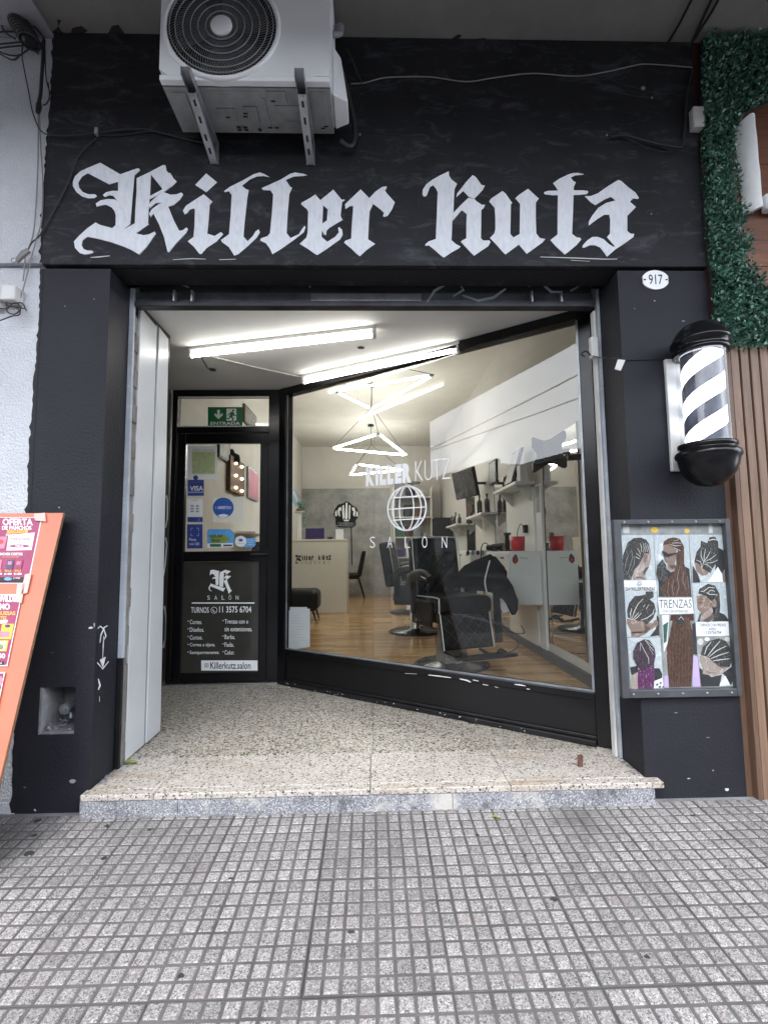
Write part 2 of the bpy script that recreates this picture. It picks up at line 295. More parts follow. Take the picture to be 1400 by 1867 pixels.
# parquet in the shop: narrow boards along x
m, t, b = newmat('parquet'); g = nd(t, 'ShaderNodeNewGeometry')
bk = nd(t, 'ShaderNodeTexBrick', offset=.37, squash=1.0); bk.inputs['Color1'].default_value = (.38, .215, .095, 1); bk.inputs['Color2'].default_value = (.58, .375, .185, 1); bk.inputs['Mortar'].default_value = (.22, .12, .05, 1)
bk.inputs['Scale'].default_value = 1; bk.inputs['Mortar Size'].default_value = .0012; bk.inputs['Brick Width'].default_value = .42; bk.inputs['Row Height'].default_value = .062; bk.inputs['Bias'].default_value = 0
t.links.new(g.outputs['Position'], bk.inputs['Vector'])
mp = nd(t, 'ShaderNodeMapping'); mp.inputs['Scale'].default_value = (3, 60, 1); t.links.new(g.outputs['Position'], mp.inputs[0])
n = nd(t, 'ShaderNodeTexNoise', _Scale=1.4, _Detail=7, _Roughness=.65); t.links.new(mp.outputs[0], n.inputs['Vector']); r = ramp(t, [(.3, (.75, .75, .75)), (.7, (1.2, 1.2, 1.2))]); t.links.new(n.outputs[0], r.inputs[0])
t.links.new(mixc(t, 1.0, bk.outputs[0], r.outputs[0], 'MULTIPLY'), b.inputs['Base Color']); b.inputs['Roughness'].default_value = .12

# ------------------------------------------------------------------ mesh helpers
class MB:
    def __init__(s): s.v = []; s.f = []; s.mi = []; s.cur = 0; s.sm = []
    def add(s, vs, fs, smooth=False):
        o = len(s.v); s.v += [tuple(v) for v in vs]
        for f in fs: s.f.append([i+o for i in f]); s.mi.append(s.cur); s.sm.append(smooth)
        return s
    def box(s, x0, x1, y0, y1, z0, z1):
        vs = [(x, y, z) for z in (z0, z1) for y in (y0, y1) for x in (x0, x1)]
        return s.add(vs, [(0, 2, 3, 1), (4, 5, 7, 6), (0, 1, 5, 4), (2, 6, 7, 3), (0, 4, 6, 2), (1, 3, 7, 5)])
    def hexa(s, b, t):     # two quads
        return s.add(list(b)+list(t), [(3, 2, 1, 0), (4, 5, 6, 7), (0, 1, 5, 4), (1, 2, 6, 5), (2, 3, 7, 6), (3, 0, 4, 7)])
    def frame_box(s, O, U, V, W, u0, u1, v0, v1, w0, w1):
        P = lambda a, b_, c: O+U*a+V*b_+W*c
        return s.hexa([P(u0, v0, w0), P(u1, v0, w0), P(u1, v1, w0), P(u0, v1, w0)], [P(u0, v0, w1), P(u1, v0, w1), P(u1, v1, w1), P(u0, v1, w1)])
    def prism(s, pts, ext):   # planar outline (any concave), extruded by ext
        pts = [Vector(p) for p in pts]; n = len(pts)
        from mathutils.geometry import tessellate_polygon
        tris = tessellate_polygon([pts])
        top = [p+ext for p in pts]
        fs = [tuple(t_) for t_ in tris]+[tuple(n+i for i in reversed(t_)) for t_ in tris]+[(i, (i+1) % n, n+(i+1) % n, n+i) for i in range(n)]
        return s.add(pts+top, fs)
    def tube(s, pts, r, n=8, caps=True, smooth=True):
        pts = [Vector(p) for p in pts]; rings = []; prev = None
        rr = r if isinstance(r, (list, tuple)) else [r]*len(pts)
        for i, p in enumerate(pts):
            d = (pts[min(i+1, len(pts)-1)]-pts[max(i-1, 0)])
            d = d.normalized() if d.length > 1e-9 else Vector((0, 0, 1))
            a = prev if prev is not None else (Vector((0, 0, 1)) if abs(d.z) < .9 else Vector((1, 0, 0)))
            a = (a-d*a.dot(d)); a = a.normalized() if a.length > 1e-6 else d.orthogonal().normalized(); prev = a
            bb = d.cross(a)
            rings.append([p+(a*math.cos(2*PI*k/n)+bb*math.sin(2*PI*k/n))*rr[i] for k in range(n)])
        vs = [v for q in rings for v in q]; fs = []
        for i in range(len(rings)-1):
            for k in range(n): fs.append((i*n+k, i*n+(k+1) % n, (i+1)*n+(k+1) % n, (i+1)*n+k))
        s.add(vs, fs, smooth)
        if caps:
            s.add(rings[0], [tuple(reversed(range(n)))]); s.add(rings[-1], [tuple(range(n))])
        return s
    def lathe(s, prof, O=(0, 0, 0), n=24, axis='Z', smooth=True):   # prof: (radius, height)
        O = Vector(O); vs = []; fs = []
        for (r, h) in prof:
            for k in range(n):
                c, d = r*math.cos(2*PI*k/n), r*math.sin(2*PI*k/n)
                vs.append(O+(Vector((c, d, h)) if axis == 'Z' else Vector((c, -h, d)) if axis == 'Y' else Vector((h, c, d))))
        for i in range(len(prof)-1):
            for k in range(n): fs.append((i*n+k, i*n+(k+1) % n, (i+1)*n+(k+1) % n, (i+1)*n+k))
        return s.add(vs, fs, smooth)
    def torus(s, O, R, r, n=40, m=6, axis='Y'):
        O = Vector(O); pts = []
        for k in range(n+1):
            a = 2*PI*k/n
            pts.append(O+(Vector((R*math.cos(a), 0, R*math.sin(a))) if axis == 'Y' else Vector((R*math.cos(a), R*math.sin(a), 0))))
        return s.tube(pts, r, m, caps=False)
    def mesh(s, name, mats, bevel=0, seg=2, recalc=True):
        me = bpy.data.meshes.new(name); me.from_pydata(s.v, [], s.f)
        for mname in (mats if isinstance(mats, (list, tuple)) else [mats]): me.materials.append(MT[mname])
        me.polygons.foreach_set('material_index', s.mi); me.polygons.foreach_set('use_smooth', s.sm)
        bm = bmesh.new(); bm.from_mesh(me)
        if bevel:
            bmesh.ops.remove_doubles(bm, verts=bm.verts, dist=1e-6)
            ed = [e for e in bm.edges if len(e.link_faces) == 2 and e.calc_face_angle(0) > .5]
            bmesh.ops.bevel(bm, geom=ed, offset=bevel, segments=seg, affect='EDGES', profile=.5, clamp_overlap=True)
        if recalc: bmesh.ops.recalc_face_normals(bm, faces=bm.faces)
        bm.to_mesh(me); bm.free(); me.update(); return me
def link(name, data): o = bpy.data.objects.new(name, data); C.objects.link(o); return o
def tag(o, label=None, cat=None, group=None, kind=None):
    for k, v in (('label', label), ('category', cat), ('group', group), ('kind', kind)):
        if v: o[k] = v
    return o
def adopt(o, parent):
    if parent:
        o.parent = parent; bpy.context.view_layer.update() if False else None
        if parent.type == 'EMPTY' and 'local' not in parent: o.matrix_parent_inverse = Matrix.Translation(-parent.location)
        elif parent.type == 'MESH' and parent.parent is None: o.matrix_parent_inverse = Matrix.Translation(-parent.location)
    return o
def obj(name, mb, mats, parent=None, bevel=0, seg=2, **tags):
    me = mb if isinstance(mb, bpy.types.Mesh) else mb.mesh(name, mats, bevel, seg)
    o = link(name, me)
    if parent: adopt(o, parent)
    else:
        co = [v.co for v in me.vertices]; lo = [min(c[i] for c in co) for i in range(3)]; hi = [max(c[i] for c in co) for i in range(3)]
        base = Vector(((lo[0]+hi[0])/2, (lo[1]+hi[1])/2, lo[2])); me.transform(Matrix.Translation(-base)); o.location = base
    if tags: tag(o, **tags)
    return o
def thing(name, loc, label, cat, group=None):
    o = link(name, None); o.location = loc; o.empty_display_size = .1; return tag(o, label, cat, group)
def smooth_path(pts, n=6):
    pts = [Vector(p) for p in pts]
    if len(pts) < 3: return pts
    out = []; P = [pts[0]*2-pts[1]]+pts+[pts[-1]*2-pts[-2]]
    for i in range(1, len(P)-2):
        p0, p1, p2, p3 = P[i-1:i+3]
        for k in range(n):
            u = k/n; out.append(.5*((2*p1)+(p2-p0)*u+(2*p0-5*p1+4*p2-p3)*u*u+(3*p1-p0-3*p2+p3)*u**3))
    return out+[pts[-1]]
dg = bpy.context.evaluated_depsgraph_get
FC = {}
def text_mesh(body, bold=0.0):
    key = (body, bold)
    if key in FC: return FC[key]
    cu = bpy.data.curves.new('txt', 'FONT'); cu.body = body; cu.size = 1; cu.resolution_u = 3; cu.offset = bold; cu.fill_mode = 'BOTH' if hasattr(cu, 'fill_mode') else cu.fill_mode
    o = bpy.data.objects.new('txt', cu); C.objects.link(o); bpy.context.view_layer.update()
    me = bpy.data.meshes.new_from_object(o.evaluated_get(dg())); vs = [v.co.copy() for v in me.vertices]; fs = [tuple(p.vertices) for p in me.polygons]
    bpy.data.objects.remove(o); bpy.data.curves.remove(cu); bpy.data.meshes.remove(me)
    xs = [v.x for v in vs]; ys = [v.y for v in vs]; x0, x1, y0, y1 = min(xs), max(xs), min(ys), max(ys)
    FC[key] = ([((v.x-x0)/(x1-x0), (v.y-y0)/(y1-y0)) for v in vs], fs); return FC[key]
def text_into(mb, body, bl, br, tl, bold=0.0):
    uv, fs = text_mesh(body, bold); bl, br, tl = Vector(bl), Vector(br), Vector(tl); U = br-bl; V = tl-bl
    mb.add([bl+U*a+V*b_ for a, b_ in uv], fs)
def text_px(mb, body, x0, y0, x1, y1, pl, bold=0.0, dy=0):   # pixel box on plane function pl
    text_into(mb, body, pl(x0, y1), pl(x1, y1+dy), pl(x0, y0), bold)
def strip(pts, wd):           # polyline -> ribbon outline in 2-D
    L, R = [], []
    for i, p in enumerate(pts):
        a = pts[max(i-1, 0)]; b_ = pts[min(i+1, len(pts)-1)]; dx, dy = b_[0]-a[0], b_[1]-a[1]; l = math.hypot(dx, dy) or 1
        ww = wd*(1 if 0 < i < len(pts)-1 else .6); L.append((p[0]-dy/l*ww/2, p[1]+dx/l*ww/2)); R.append((p[0]+dy/l*ww/2, p[1]-dx/l*ww/2))
    return L+R[::-1]
def ell(cx, cy_, rx, ry, n=20, a0=0): return [(cx+rx*math.cos(2*PI*k/n+a0), cy_+ry*math.sin(2*PI*k/n+a0)) for k in range(n)]
class Flat:                    # printed sheet: layers of flat shapes, each a hair above the last
    def __init__(s, pl, toward, step=.0004, off=.0004): s.pl = pl; s.n = Vector(toward); s.mb = MB(); s.mats = []; s.k = 0; s.step = step; s.off = off
    def m(s, name):
        if name not in s.mats: s.mats.append(name)
        s.mb.cur = s.mats.index(name)
    def poly(s, mname, pts):
        s.m(mname); o = s.n*(s.off+s.k*s.step); s.k += 1
        P3 = [s.pl(*p)+o for p in pts]
        from mathutils.geometry import tessellate_polygon
        s.mb.add(P3, [tuple(t_) for t_ in tessellate_polygon([P3])]); return s
    def rect(s, mname, x0, y0, x1, y1): return s.poly(mname, [(x0, y0), (x1, y0), (x1, y1), (x0, y1)])
    def line(s, mname, pts, wd): return s.poly(mname, strip(pts, wd))
    def text(s, mname, body, x0, y0, x1, y1, bold=0.0, dy=0):
        s.m(mname); o = s.n*(s.off+s.k*s.step); s.k += 1
        text_into(s.mb, body, s.pl(x0, y1)+o, s.pl(x1, y1+dy)+o, s.pl(x0, y0)+o, bold); return s
    def build(s, name, parent=None, **tags): return obj(name, s.mb.mesh(name, s.mats, recalc=False), None, parent, **tags)

# ================================================================== the setting
ZF = .09; ZC = 2.419; SL = .065
# sidewalk: sloping bed with grooved tiles
mb = MB(); mb.hexa([(-9, -2.65, -2.65*SL-.3), (9, -2.65, -2.65*SL-.3), (9, .0, -.3), (-9, .0, -.3)], [(-9, -2.65, -2.65*SL-.0055), (9, -2.65, -2.65*SL-.0055), (9, .0, -.0055), (-9, .0, -.0055)])
walk = obj('sidewalk', mb, 'street_slab', kind='structure')
def tile_mesh(seed):
    rnd = random.Random(seed); t = MB(); T, T2 = .3930, .3992; n = 8; p = T/n; p2 = T2/n
    t.cur = 0; t.box(-T/2+.0008, T/2-.0008, -T2/2+.0008, T2/2-.0008, -.03, -.0034)
    t.cur = 1
    for i in range(n):
        for j in range(n):
            x = -T/2+p*(i+.5)+rnd.uniform(-.0006, .0006); y = -T2/2+p2*(j+.5)+rnd.uniform(-.0008, .0008); a = .0203-.0007*rnd.random(); h = rnd.uniform(-.0006, .0002)
            q = [(x-a, y-a), (x+a, y-a), (x+a, y+a), (x-a, y+a)]; c = .0022
            bot = [(u, v, -.0035) for u, v in q]; top = [(x+(u-x)*(1-c/a), y+(v-y)*(1-c/a), h) for u, v in q]
            t.add(bot+top, [(4, 5, 6, 7), (0, 1, 5, 4), (1, 2, 6, 5), (2, 3, 7, 6), (3, 0, 4, 7)])
    return t.mesh('paving_tile', ['paving_joint', 'paving_pad'])
tms = [tile_mesh(k) for k in range(5)]
for j in range(6):
    for i in range(-7, 8):
        o = link('paving_tile', random.choice(tms)); cx = .0015+.3935*i+random.uniform(-.001, .001); cyy = -.2205-.4*j+random.uniform(-.001, .001)
        o.parent = walk; o.matrix_parent_inverse = Matrix.Translation(-walk.location)
        o.location = (cx, cyy, cyy*SL+random.uniform(-.0012, .0008)); o.rotation_euler = (math.atan(SL)+random.uniform(-.003, .003), random.uniform(-.003, .003), random.choice((0, PI/2, PI, -PI/2)) if False else random.uniform(-.003, .003))
for px, py, r_ in ((70, 1496, .016), (63, 1523, .012), (53, 1555, .017), (195, 1506, .010), (188, 1565, .011), (272, 1513, .009), (1263, 1487, .010), (870, 1522, .008), (640, 1700, .010), (1010, 1640, .011), (330, 1780, .010), (1180, 1745, .009), (420, 1602, .008), (960, 1560, .007)):
    c = PP(px, py, Vector((0, 0, .0004)), Vector((0, -SL, 1)).normalized()); mb = MB(); n_ = 9
    rr_ = [r_*random.uniform(.65, 1.2) for _ in range(n_)]; P3 = [Vector((c.x+rr_[q]*math.cos(2*PI*q/n_), c.y+rr_[q]*.8*math.sin(2*PI*q/n_), 0)) for q in range(n_)]
    mb.prism([Vector((p.x, p.y, p.y*SL-.0034)) for p in P3], Vector((0, 0, .0042))); obj('gum_spot', mb, 'gum', walk)
# mortar strip against the wall
mb = MB(); mb.box(-9, 9, -.022, -.0005, -.05, -.004); obj('mortar_strip', mb, 'bare_cement', walk)
mb = MB(); mb.box(-9, 9, -2.80, -2.65, -.6, -.165); obj('kerb', mb, 'bare_cement', kind='structure')
mb = MB(); mb.box(-60, 60, -11.0, -2.80, -.8, -.30); obj('road', mb, 'asphalt', kind='structure')
mb = MB(); mb.box(-60, 60, -14.0, -11.0, -.8, -.17); obj('far_sidewalk', mb, 'far_pavement', kind='structure')
# houses across the street, seen only as reflections in the window
def far_house(x0, x1, h, wallm, label, rows):
    t = thing('house', ((x0+x1)/2, -14.2, -.17), label, 'house', 'houses across the street')
    m_ = MB(); m_.box(x0, x1, -18, -14.0, -.17, h); obj('wall', m_, wallm, t)
    m_ = MB(); m_.box(x0-.1, x1+.1, -14.18, -13.85, h, h+.22); obj('cornice', m_, 'far_pavement', t)
    n = max(2, int((x1-x0)/2.4))
    for r in range(rows):
        for k in range(n):
            cx = x0+(k+.5)*(x1-x0)/n; z0 = .7+r*2.8
            m_ = MB(); m_.box(cx-.6, cx+.6, -14.03, -13.96, z0, z0+1.5); wd_ = obj('window', m_, 'far_pavement', t)
            m_ = MB(); m_.box(cx-.5, cx+.5, -13.965, -13.95, z0+.1, z0+1.4); obj('pane', m_, 'far_glass', wd_)
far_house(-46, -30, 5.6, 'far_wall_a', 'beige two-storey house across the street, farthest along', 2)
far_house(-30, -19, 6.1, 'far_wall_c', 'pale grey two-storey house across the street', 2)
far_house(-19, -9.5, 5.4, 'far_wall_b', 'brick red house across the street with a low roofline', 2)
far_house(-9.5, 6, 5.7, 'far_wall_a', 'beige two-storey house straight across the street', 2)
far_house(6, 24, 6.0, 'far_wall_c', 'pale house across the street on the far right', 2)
t = thing('apartment_block', (-24, -2, -.2), 'tall pale block at the end of the street, mirrored in the glass', 'building')
mb = MB(); mb.box(-30, -18, -8.2, 1.0, -.2, 16); obj('wall', mb, 'far_wall_c', t)
for r in range(5):
    for k in range(3):
        mb = MB(); mb.box(-18.02, -17.96, -7+k*2.6, -5.6+k*2.6, 1+r*3, 2.5+r*3); obj('window', mb, 'far_glass', t)
for nm, lab, a, b_ in (('overhead_wire', 'thin black wire crossing high over the street', (-30, -4.2, 5.2), (6, -8.8, 5.6)), ('overhead_wire', 'lower slack wire strung along the street', (-30, -6.5, 5.0), (8, -6.0, 5.9))):
    A, B = Vector(a), Vector(b_); mb = MB(); mb.tube([A.lerp(B, k/8)-Vector((0, 0, .4*math.sin(PI*k/8))) for k in range(9)], .018, 5); obj(nm, mb, 'cable_black', label=lab, cat='wire', group='wires over the street')

# balcony overhead
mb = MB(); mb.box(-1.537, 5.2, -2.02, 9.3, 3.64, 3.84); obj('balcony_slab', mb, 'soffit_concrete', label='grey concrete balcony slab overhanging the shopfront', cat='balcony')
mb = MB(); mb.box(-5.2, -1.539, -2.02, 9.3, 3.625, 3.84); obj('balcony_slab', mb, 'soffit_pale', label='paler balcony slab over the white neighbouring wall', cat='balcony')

bal = [o for o in C.objects if o.name.startswith('balcony_slab')][0]
for k, pts in enumerate(([(88, 62), (104, 50), (112, 36), (104, 34), (106, 46), (112, 56), (122, 62)], [(128, 62), (132, 50), (148, 46), (160, 55), (152, 60)], [(196, 62), (204, 46), (216, 44), (228, 62)], [(820, 72), (834, 62), (842, 63), (836, 70), (826, 74)], [(868, 70), (882, 68), (900, 75), (880, 77)], [(1000, 77), (1003, 70), (1007, 77)], [(1075, 80), (1085, 74), (1110, 74), (1125, 78), (1100, 83)], [(1180, 84), (1195, 75), (1200, 77), (1192, 85)])):
    mb = MB(); P3 = [PZ(x, y, 3.6388) for x, y in pts]; mb.prism(P3, Vector((0, 0, -.0006-.0001*k))); obj('paint_blot', mb, 'black_matte', bal)
# ------------------------------------------------------------------ shop front: pillars, fascia, lintel
XL, XLi, XRi, XR, ZB = -1.535, -1.223, 1.191, 1.642, 2.447
shop = thing('shop_front', (0, .1, 0), 'black painted barber shop front with white blackletter name', 'shop front')
mb = MB(); mb.box(XL, 1.624, -.014, .16, ZB, 3.638); fascia = obj('fascia', mb, 'black_fascia', shop, .004)
# left pillar with a real niche
nx0, nx1, nz0, nz1 = -1.456, -1.300, .318, .520
mb = MB(); mb.box(XL, XLi, .1705, .18, -.06, ZB-.012)
mb.box(XL, nx0, 0, .17, -.06, ZB-.012); mb.box(nx1, XLi, 0, .17, -.06, ZB-.012); mb.box(nx0, nx1, 0, .17, -.06, nz0); mb.box(nx0, nx1, 0, .17, nz1, ZB-.012)
bm_ = mb.mesh('pillar', 'black_plaster'); pl = obj('pillar', bm_, None, shop)
mb = MB(); mb.box(nx0+.0008, nx1-.0008, .158, .169, nz0+.0008, nz1-.0008); mb.box(nx0+.0008, nx0+.010, .004, .157, nz0+.001, nz1-.001); mb.box(nx0+.012, nx1-.001, .006, .157, nz0+.0008, nz0+.012)
for _q in range(26):
    s_ = random.uniform(.004, .012); mb.lathe([(.0005, -s_*.6), (s_*random.uniform(.6, 1), -s_*.2), (s_*random.uniform(.5, .9), s_*.4), (.0005, s_*.7)], (random.uniform(nx0+.02, nx1-.02), random.uniform(.012, .14), nz0+.014+random.random()**2*.03), 6, smooth=False)
obj('niche_lining', mb, 'bare_cement', pl)
mb = MB(); mb.tube([(-1.372, .157, .412), (-1.372, .05, .412)], .013, 10); mb.tube([(-1.372, .06, .412), (-1.372, .040, .412)], .024, 8, smooth=False); mb.tube([(-1.372, .040, .412), (-1.372, .030, .412)], .012, 8, smooth=False); mb.tube([(-1.372, .08, .412), (-1.358, .07, .365)], .009, 8)
obj('water_valve', mb, 'steel_grey', label='small metal water valve inside the pillar niche', cat='valve')
mb = MB(); mb.box(XRi, XR, 0, .18, -.06, ZB-.012); obj('pillar', mb, 'black_plaster', shop)
mb = MB(); mb.box(XLi, XRi, .012, .11, ZB-.004, ZB+.15); obj('lintel', mb, 'black_plaster', shop)
# dark sheet-metal return behind the pillars
mb = MB(); mb.box(-1.66, -1.2235, .181, .66, ZF-.02, ZC+.1); mb.box(-1.75, -1.625, .6605, 1.69, ZF-.02, ZC+.1); obj('side_wall', mb, 'black_worn', shop)
mb = MB(); mb.box(1.215, 1.72, .181, .335, ZF-.02, 3.6); obj('end_wall', mb, 'black_plaster', shop)
# graffiti loops on the recessed side wall beyond the aluminium panels
F = Flat(lambda px, py: PX(px, py, -1.6235), (1, 0, 0))
for pts in ([(301, 910), (304, 903), (305.5, 915), (305, 945), (302, 962)], [(299, 985), (302, 980), (304, 992), (301, 1030), (298, 1050)], [(297, 1110), (300, 1105), (302, 1125), (301, 1165), (298, 1182), (295, 1178)]):
    F.line('white_line', pts, 2.2)
F.build('graffiti_mark', shop)
# rail guides
mb = MB(); z0 = ZF
mb.hexa([(-1.222, .182, .60), (-1.196, .182, .60), (-1.196, .20, .60), (-1.222, .20, .60)], [(-1.226, .182, ZB), (-1.202, .182, ZB), (-1.202, .20, ZB), (-1.226, .20, ZB)]); obj('shutter_rail', mb, 'painted_old_rail', shop, .002)
mb = MB(); mb.box(-1.221, -1.199, .182, .20, ZF+.001, .598); obj('shutter_rail', mb, 'black_worn', shop, .002)
mb = MB(); mb.box(1.176, 1.1895, .183, .215, ZF+.001, ZB); obj('shutter_rail', mb, 'painted_old_rail', shop, .002)
mb = MB(); mb.box(1.163, 1.174, .20, .235, ZF+.001, 2.34); obj('door_jamb_strip', mb, 'plastic_white', shop, .002)
mb = MB()
for k in range(24):      # uneven broken plaster edge
    z = ZF+.004+k*(2.31-ZF)/24; d = random.uniform(0, .012); mb.hexa([(-1.2245, .203, z), (-1.196-d, .203, z), (-1.205-d, .258, z), (-1.2245, .258, z)], [(-1.2245, .203, z+.0922), (-1.196-random.uniform(0, .012), .203, z+.0922), (-1.205-d, .258, z+.0922), (-1.2245, .258, z+.0922)])
obj('broken_edge', mb, 'broken_plaster', shop)
# folded aluminium panels
for k, (a, b_) in enumerate(((.262, .455), (.474, .650))):
    mb = MB(); mb.hexa([(-1.222, a, ZF+.006), (-1.206, a, ZF+.006), (-1.210, b_, ZF+.006), (-1.222, b_, ZF+.006)], [(-1.222, a, 2.385), (-1.206, a, 2.385), (-1.210, b_-.04*k, 2.375), (-1.222, b_-.04*k, 2.375)]); obj('aluminium_panel', mb, 'aluminium_sheet', shop, .003)
mb = MB(); mb.box(-1.2225, -1.2145, .455, .474, ZF+.004, 2.39); obj('panel_hinge', mb, 'steel_grey', shop)
# roller shutter rolled up under the lintel
sh = thing('roller_shutter', (0, .2, 2.33), 'dark metal roller shutter rolled up under the lintel', 'shutter')
for k in range(3):
    mb = MB(); z = 2.437+k*.062; mb.hexa([(-1.19, .205+.012*k, z), (1.16, .205+.012*k, z), (1.16, .225, z), (-1.19, .225, z)], [(-1.19, .197+.012*k, z+.057), (1.16, .197+.012*k, z+.057), (1.16, .225, z+.057), (-1.19, .225, z+.057)]); obj('slat', mb, 'shutter_dark', sh, .004)
mb = MB(); mb.box(-1.20, 1.162, .193, .228, 2.376, 2.431); bar = obj('bottom_bar', mb, 'shutter_bar', sh, .003)
mb = MB(); mb.box(-1.20, 1.162, .180, .232, 2.352, 2.3745); obj('bottom_angle', mb, 'shutter_dark', sh, .003)
for px in (321, 353, 1020, 967):
    p = PY(px, 548, .19); mb = MB(); mb.box(p.x-.004, p.x+.004, .160, .1925, 2.368, 2.425); obj('handle_tab', mb, 'galvanised', sh)
p0, p1 = PY(567, 545, .19), PY(768, 545, .19); mb = MB(); mb.box(p0.x, p1.x, .1895, .1925, 2.384, 2.424); obj('patch_plate', mb, 'galvanised', sh)
p0, p1 = PY(672, 520, .2), PY(765, 520, .2); mb = MB(); mb.box(p0.x, p1.x, .185, .196, 2.44, 2.515); obj('lock_box', mb, 'dark_void', sh)
for pts in ([(778, 552), (792, 530), (812, 518), (838, 512)], [(826, 540), (845, 528), (838, 518)], [(843, 538), (872, 548), (900, 542), (922, 526)], [(935, 514), (965, 520), (985, 514), (1005, 532), (1025, 532)], [(1040, 530), (1062, 518)], [(880, 520), (895, 512)], [(330, 518), (345, 524)], [(545, 520), (560, 512), (566, 524)]):
    F = Flat(lambda px, py: PY(px, py, .1925), (0, -1, 0)); F.line('painted_old_rail', pts, 5); F.build('paint_smear', sh)   # smeared white paint on the shutter

# ------------------------------------------------------------------ painted blackletter name
def R1(x, y): return (120+x*.164286, 285+y*.164286)
def R2(x, y): return (320+x*.178571, 300+y*.178571)
def R3(x, y): return (530+x*.15, 320+y*.15)
def R4(x, y): return (760+x/7, 300+y/7)
def R5(x, y): return (960+x*.157143, 300+y*.157143)
K1 = [[(385,70),(600,195),(600,275),(485,310),(245,185),(180,225),(140,290),(150,345),(190,395),(250,420),(325,420),(348,440),(320,462),(250,465),(185,445),(120,395),(82,330),(82,280),(105,220),(165,165),(240,130)],
[(590,205),(790,135),(815,135),(825,155),(765,210),(745,420),(718,750),(625,825),(515,800),(555,765),(558,640),(575,500),(583,390),(583,270)],
[(583,385),(520,383),(450,400),(415,430),(435,450),(490,430),(530,440),(575,495),(600,440)],
[(580,500),(545,480),(470,475),(390,490),(338,525),(345,558),(400,545),(450,537),(510,565),(545,610),(558,660),(590,640)],
[(790,245),(950,170),(948,215),(935,450),(925,560),(915,740),(925,755),(775,860),(655,845),(625,825),(770,745),(775,600),(790,380)],
[(945,172),(1085,98),(1110,105),(1120,160),(1140,185),(1165,190),(1200,250),(1232,280),(1190,325),(1085,400),(930,480),(935,445),(1075,370),(1070,355),(950,205)],
[(1085,400),(1170,430),(1235,425),(1285,405),(1305,425),(1270,480),(1200,540),(1140,560),(1060,515),(1000,520),(935,578),(925,545),(950,505),(1010,450)],
[(930,640),(960,590),(1060,520),(1140,560),(1200,710),(1262,830),(1300,825),(1340,795),(1357,805),(1340,850),(1230,965),(1150,1065),(1133,1060),(1095,900),(1040,760),(975,635),(945,675)],
[(338,738),(385,765),(515,800),(640,822),(790,860),(870,880),(930,870),(990,840),(1003,858),(960,920),(900,1010),(820,1092),(730,1040),(650,1005),(500,955),(350,915),(245,895),(190,935),(180,985),(200,1030),(240,1048),(300,1052),(312,1068),(280,1085),(215,1093),(160,1075),(110,1020),(98,950),(150,890),(250,800)]]
